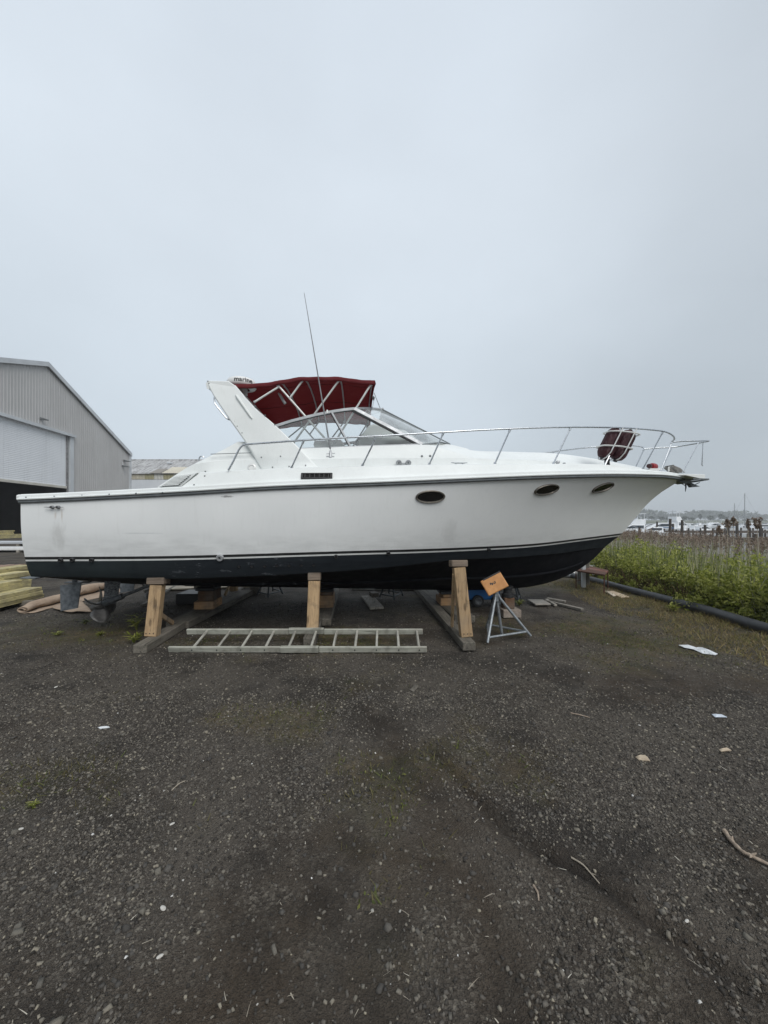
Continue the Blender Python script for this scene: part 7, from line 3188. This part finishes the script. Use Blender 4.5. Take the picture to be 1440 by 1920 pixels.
# small flat weeds
n = 5200
y = 1.6 + 9.5 * r.random(n) ** 1.3
x = (r.random(n) * 2.06 - 1.03) * np.minimum(y, 6.2)
mm_ = moss_mask(x, y)
k = (r.random(n) < mm_ ** 2 * 0.5) & (x < bank_x(y) + 0.05)
x, y = x[k], y[k]
n = len(x)
C, S = [], []
for i in range(9):
    a = r.uniform(0, 2 * np.pi, n)
    rad = r.uniform(0.005, 0.05, n)
    C.append(np.stack([x + rad * np.cos(a), y + rad * np.sin(a), ground_z(x, y) + r.uniform(0.004, 0.035, n)], 1))
    S.append(r.uniform(0.012, 0.028, n))
V, F = leaf_quads(np.concatenate(C), np.concatenate(S) * 0.6, 203, -0.3, 1.6)
tag(link('ground_cover', np_mesh('ground_cover', V, F, MT['weed_dark'])), 'small flat green weeds scattered over the yard', 'weeds', kind='stuff')

# crushed stone: angular eight-cornered stones of many sizes
def stones(name, n, ylo, yhi, pw, slo, shi, spw, seed, stops, label, thin=0.0):
    r = np.random.default_rng(seed)
    y = ylo + (yhi - ylo) * r.random(n) ** pw
    x = (r.random(n) * 2.24 - 1.12) * np.minimum(y, 6.4)
    keep = x < bank_x(y) - 0.05
    sm = soil_mask(x, y)
    ms = moss_mask(x, y)
    pat = fbm(x * 1.3 + 3, y * 1.3, seed, 4)
    keep &= r.random(n) < np.clip(1.0 - 0.75 * sm - 0.45 * ms - 0.5 * (pat < 0.45), 0.08, 1)
    x, y = x[keep], y[keep]
    n = len(x)
    s = slo + (shi - slo) * r.random(n) ** spw
    z = ground_z(x, y)
    base = np.array([(-1, -1, -1), (1, -1, -1), (1, 1, -1), (-1, 1, -1), (-1, -1, 1), (1, -1, 1), (1, 1, 1), (-1, 1, 1)], float) * 0.5
    Vs = base[None] * (1 + r.normal(0, 0.22, (n, 8, 3)))
    Vs[:, 4:, :2] *= r.uniform(0.45, 0.85, (n, 1, 1))
    Vs *= np.stack([s * r.uniform(0.8, 1.5, n), s * r.uniform(0.6, 1.0, n), s * r.uniform(0.35, 0.75, n)], 1)[:, None, :]
    a, b = r.uniform(0, 2 * np.pi, n), r.normal(0, 0.35, n)
    ca, sa, cb, sb = np.cos(a), np.sin(a), np.cos(b), np.sin(b)
    X = Vs[..., 0] * cb[:, None] + Vs[..., 2] * sb[:, None]
    Z = -Vs[..., 0] * sb[:, None] + Vs[..., 2] * cb[:, None]
    Y = Vs[..., 1]
    Vs = np.stack([X * ca[:, None] - Y * sa[:, None] + x[:, None], X * sa[:, None] + Y * ca[:, None] + y[:, None], Z + (z + s * 0.10)[:, None]], 2).reshape(-1, 3)
    q = np.array([(0, 3, 2, 1), (4, 5, 6, 7), (0, 1, 5, 4), (1, 2, 6, 5), (2, 3, 7, 6), (3, 0, 4, 7)])
    F = (np.arange(n)[:, None, None] * 8 + q[None]).reshape(-1, 4)
    M = Mat(name + '_stone')
    geo = M.n('ShaderNodeNewGeometry')
    col = M.ramp(geo.outputs['Random Per Island'], stops)
    vec = M.coord()
    col = M.mix(M.rng(M.noise(vec, 160, 4, 0.6), 0.35, 0.7, 0, 0.4), col, (0.03, 0.029, 0.028, 1))
    M.bsdf(col, 0.82, 0, M.bump(M.noise(vec, 300, 3), 0.25, 0.002), 0.3)
    return tag(link(name, np_mesh(name, Vs, F, M.m)), label, 'gravel', kind='stuff')


DK = [(0.0, (0.027, 0.0232, 0.019, 1)), (0.40, (0.066, 0.0575, 0.048, 1)), (0.74, (0.126, 0.112, 0.095, 1)), (0.92, (0.195, 0.175, 0.143, 1)), (1.0, (0.31, 0.275, 0.21, 1))]
stones('gravel', 120000, 1.0, 3.6, 0.95, 0.0035, 0.0155, 2.3, 301, DK, 'dark crushed stone chips covering the yard')
stones('coarse_gravel', 2400, 1.05, 4.2, 1.1, 0.011, 0.030, 2.8, 302, [(0, (0.05, 0.046, 0.041, 1)), (0.6, (0.095, 0.087, 0.077, 1)), (0.88, (0.15, 0.137, 0.112, 1)), (1, (0.26, 0.23, 0.18, 1))], 'larger grey stones lying loose among the chips')
stones('fine_gravel', 52000, 3.2, 7.5, 1.1, 0.006, 0.020, 2.0, 303, DK, 'fine dark gravel farther back towards the boat')
stones('shell_grit', 420, 1.1, 7.5, 1.3, 0.004, 0.014, 2.0, 304, [(0, (0.30, 0.28, 0.24, 1)), (0.5, (0.5, 0.48, 0.44, 1)), (1, (0.72, 0.71, 0.68, 1))], 'pale shell and stone fragments scattered over the yard')
# bark and straw litter: short flat sticks
r = np.random.default_rng(310)
n = 620
y = 1.15 + 7 * r.random(n) ** 1.3
x = (r.random(n) * 2.06 - 1.03) * np.minimum(y, 6)
k = x < bank_x(y) - 0.05
x, y = x[k], y[k]
n = len(x)
z = ground_z(x, y) + 0.008
a = r.uniform(0, 2 * np.pi, n)
L = 0.008 + 0.05 * r.random(n) ** 2.2
B = np.stack([x, y, z], 1)
T = B + np.stack([np.cos(a) * L, np.sin(a) * L, r.uniform(0, .012, n)], 1)
V, F = blade_mesh_np(B, T, r.uniform(.002, .0045, n), r.uniform(0, .006, n), 311)
tag(link('plant_litter', np_mesh('plant_litter', V, F, MT['reed_stem'])), 'bits of straw and bark strewn over the gravel', 'litter', kind='stuff')

# ------------------------------------------------------------------ a few weeds one can point to
def weed_plant(px, py, h, nl, label, mat, seed, size=0.05):
    p = G(px, py)
    p.z = float(ground_z(p.x, p.y))
    t = thing('weed', label, 'plant', p)
    r = np.random.default_rng(seed)
    m = MB()
    tips = []
    for i in range(max(3, nl // 9)):
        a = r.uniform(0, 6.28)
        tp = Vector((math.cos(a) * h * 0.35, math.sin(a) * h * 0.35, h * r.uniform(0.6, 1)))
        m.tube([(0, 0, 0), tp * 0.5 + Vector((0, 0, h * 0.1)), tp], [0.006, 0.004, 0.002], 5)
        tips.append(tp)
    m.build('stem', MT['weed_dark'], t)
    B, T = [], []
    for i in range(nl):
        tp = tips[i % len(tips)]
        q = r.uniform(0.35, 1.0)
        b = tp * q
        a = r.uniform(0, 6.28)
        B.append(tuple(b))
        T.append((b.x + math.cos(a) * size * 1.6, b.y + math.sin(a) * size * 1.6, b.z + size * r.uniform(-0.2, 0.8)))
    V, F = blade_mesh_np(np.array(B), np.array(T), np.full(nl, size * 0.42), r.uniform(0, size * 0.5, nl), seed)
    link('leaf_cluster', np_mesh('foliage', V, F, mat), t).name = 'foliage'
    return t


weed_plant(256, 1180, 0.24, 60, 'leafy green weed growing beside the stern cradle post', MT['weed_leaf'], 1, 0.06)
weed_plant(252, 1204, 0.15, 40, 'lower pale green weed at the end of the stern cross beam', MT['weed_leaf'], 2, 0.055)
weed_plant(160, 1172, 0.08, 40, 'low grey-green weed on the ground in front of the propeller', MT['weed_dark'], 3, 0.05)
weed_plant(188, 1192, 0.06, 46, 'flat patch of yellowish weed in front of the stern cradle', MT['weed_leaf'], 4, 0.04)
weed_plant(108, 1193, 0.05, 46, 'flat green weed patch in front of the carpet', MT['weed_leaf'], 5, 0.04)
weed_plant(974, 1136, 0.12, 60, 'yellow-green weed growing beside the concrete block', MT['weed_leaf'], 6, 0.05)
weed_plant(1262, 1146, 0.16, 60, 'leafy weed growing up against the black pipe', MT['weed_leaf'], 7, 0.07)
weed_plant(62, 1520, 0.035, 26, 'tiny bright green weed among the gravel', MT['weed_leaf'], 8, 0.022)
weed_plant(1345, 1110, 0.22, 60, 'pale leafy weed at the foot of the bank behind the pipe', MT['weed_leaf'], 9, 0.08)
weed_plant(1422, 1170, 0.18, 60, 'rounded pale weed just behind the pipe', MT['weed_leaf'], 10, 0.08)

# ------------------------------------------------------------------ litter one can point to
def drop(z=0.0):
    return z


def flat_scrap(name, pix, label, cat, mat, h=0.012, crumple=0.012, seed=1):
    P4 = [G(*q) for q in pix]
    c = sum(P4, Vector()) / len(P4)
    c.z = float(ground_z(c.x, c.y)) + 0.006
    r = random.Random(seed)
    m = MB()
    n = len(P4)
    ring = [Vector((p.x - c.x, p.y - c.y, r.uniform(0, crumple))) for p in P4]
    mid = [q * 0.5 + Vector((0, 0, h + r.uniform(0, crumple))) for q in ring]
    vs = ring + mid + [Vector((0, 0, h * 1.2))]
    fs = [(i, (i + 1) % n, n + (i + 1) % n, n + i) for i in range(n)] + [(n + i, n + (i + 1) % n, 2 * n) for i in range(n)]
    m.add(vs, fs)
    m.add([q - Vector((0, 0, 0.004)) for q in ring], [tuple(range(n))])
    o = m.build(name, mat, None)
    o.location = c
    return tag(o, label, cat)


MT['paper'] = simple('white_plastic_sheet', (0.72, 0.74, 0.76, 1), (0.55, 0.57, 0.58, 1), 20, 0.5)
MT['tan_scrap'] = simple('tan_bark', (0.46, 0.38, 0.28, 1), (0.33, 0.26, 0.19, 1), 30, 0.8)
flat_scrap('plastic_sheet', [(1272, 1212), (1290, 1211.5), (1303, 1215), (1312, 1213.5), (1324, 1219), (1346, 1228), (1341, 1230), (1318, 1226), (1300, 1219), (1284, 1216)], 'crumpled white plastic sheet lying near the black pipe', 'plastic sheet', MT['paper'], 0.012, 0.022, 2)
flat_scrap('plastic_scrap', [(1334, 1338), (1353, 1339), (1364, 1344), (1341, 1344)], 'pale blue-white flat scrap on the open gravel', 'scrap', simple('blue_white_scrap', (0.6, 0.65, 0.72, 1), None, 20, 0.5), 0.006, 0.005, 3)
flat_scrap('bark_chip', [(1191, 1416), (1201, 1414), (1214, 1416), (1219, 1423), (1205, 1422), (1197, 1421)], 'cream bark chip with a curled edge on the open gravel', 'bark chip', MT['tan_scrap'], 0.012, 0.006, 4)
flat_scrap('bark_chip', [(1348, 1403), (1366, 1401), (1372, 1405), (1352, 1407)], 'flat tan bark chip farther out near the picture edge', 'bark chip', MT['tan_scrap'], 0.008, 0.006, 5)
flat_scrap('wood_chip', [(768, 1294), (778, 1284), (785, 1287), (776, 1297)], 'dark splintered wood chip lying before the ladder', 'wood chip', MT['grey_beam_y'], 0.012, 0.006, 6)
flat_scrap('white_scrap', [(183, 1364), (204, 1361.5), (206, 1364), (188, 1366)], 'thin white sliver on the gravel', 'scrap', MT['paper'], 0.006, 0.004, 7)
MT['shell'] = simple('weathered_shell', (0.56, 0.54, 0.50, 1), (0.36, 0.34, 0.30, 1), 90, 0.6)
for k, (px, py, s, lab) in enumerate(((39, 1559, 0.022, 'white shell beside the tiny green weed'), (208, 1532, 0.012, 'small white shell alone on the dark gravel'), (306, 1704, 0.024, 'white shell with a notched edge'), (300, 1795, 0.020, 'smooth white shell close to the camera'), (1199, 1358, 0.018, 'round pale shell near a flat scrap'), (962, 1396, 0.013, 'small white shell before the bow cradle'), (105, 1290, 0.03, 'white shell out in front of the timber pile'), (1006, 1262, 0.02, 'white shell in front of the jack stand'), (323, 1545, 0.022, 'grey-white shell fragment on the gravel'), (381, 1431, 0.012, 'tiny ring-shaped shell on the gravel'), (1288, 1722, 0.016, 'curled white shell beyond the tyre rut'), (1072, 1242, 0.014, 'tiny white shell on bare ground'))):
    p = G(px, py)
    p.z = float(ground_z(p.x, p.y)) + 0.005
    m = MB()
    M_ = Matrix.Rotation(k * 1.3, 4, 'Z') @ Matrix.Diagonal((1, 0.62, 0.55, 1))
    m.lathe([(s * 0.2, -0.002), (s * 0.62, 0.0), (s * 0.55, s * 0.2), (s * 0.25, s * 0.36), (0.0005, s * 0.4)], 9, M_ @ Matrix.Shear('XY', 4, (0.4, 0.1)), cap=False)
    o = m.build('shell', MT['shell'], None, smooth=40)
    o.location = p
    tag(o, lab, 'shell', 'white shells on the gravel')

# dead branch with a stub, and a long twig in the rut
def branch(name, pix, rad, label, mat, stubs=()):
    pts = []
    for px, py, dz in pix:
        p = G(px, py)
        p.z = float(ground_z(p.x, p.y)) + rad + dz
        pts.append(p)
    c = pts[0].copy()
    t = thing(name, label, 'branch', c)
    pp = curve([p - c for p in pts], 4)
    rr = [rad * (1 - 0.45 * i / len(pp)) * (1 + 0.18 * math.sin(i * 2.3)) for i in range(len(pp))]
    m = MB()
    m.tube(pp, rr, 7)
    m.build('limb', mat, t, smooth=60)
    for i, d, L in stubs:
        m = MB()
        a = pts[i] - c
        m.tube([a, a + Vector(d) * L * 0.5, a + Vector(d) * L], [rad * 0.7, rad * 0.5, rad * 0.2], 6)
        m.build('stub', mat, t, smooth=60)
    return t


MT['dead_wood'] = simple('bleached_dead_wood', (0.36, 0.29, 0.22, 1), (0.22, 0.17, 0.13, 1), 60, 0.85, 0, 0.5, 120)
branch('dead_branch', [(1358, 1554, 0), (1372, 1576, 0.004), (1392, 1598, 0.003), (1408, 1608, 0.006), (1440, 1620, 0.002), (1470, 1634, 0.0)], 0.011, 'bleached dead branch with a broken knuckle on the gravel', MT['dead_wood'], ((3, (0.5, -0.2, 0.5), 0.04), (3, (-0.6, -0.5, 0.2), 0.035), (1, (0.4, 0.3, 0.6), 0.03)))
branch('dry_twig', [(1072, 1603, 0), (1092, 1616, 0.004), (1108, 1630, 0.003), (1124, 1645, 0)], 0.0045, 'thin pale twig lying along the tyre rut', MT['reed_stem'], ((2, (0.5, -0.6, 0.3), 0.03),))
branch('dry_twig', [(322, 1484, 0), (336, 1473, 0.003), (348, 1467, 0)], 0.004, 'short straw-coloured twig alone on the dark gravel', MT['reed_stem'])
branch('dry_twig', [(1000, 1664, 0), (1008, 1677, 0.003), (1010, 1690, 0)], 0.005, 'short brown twig between the tyre ruts', MT['dead_wood'])
branch('dry_twig', [(1070, 1337, 0), (1088, 1341, 0.003), (1106, 1345, 0)], 0.006, 'dark twig lying on bare ground before the jack stand', MT['dead_wood'])
# ================================================================== THE AIR
m = MB()
hx0, hx1, hy0, hy1, hz0, hz1 = -950.0, 1350.0, -80.0, 1250.0, -3.2, 26.0
m.box(((hx0 + hx1) / 2, (hy0 + hy1) / 2, (hz0 + hz1) / 2), (hx1 - hx0, hy1 - hy0, hz1 - hz0))
hzm = bpy.data.materials.new('damp_air')
hzm.use_nodes = True
nt = hzm.node_tree
nt.nodes.clear()
ho = nt.nodes.new('ShaderNodeOutputMaterial')
hv = nt.nodes.new('ShaderNodeVolumePrincipled')
hv.inputs['Color'].default_value = (0.93, 0.96, 0.99, 1)
hv.inputs['Density'].default_value = 0.00075
hv.inputs['Anisotropy'].default_value = 0.0
nt.links.new(hv.outputs[0], ho.inputs['Volume'])
tag(m.build('haze', hzm), kind='stuff')
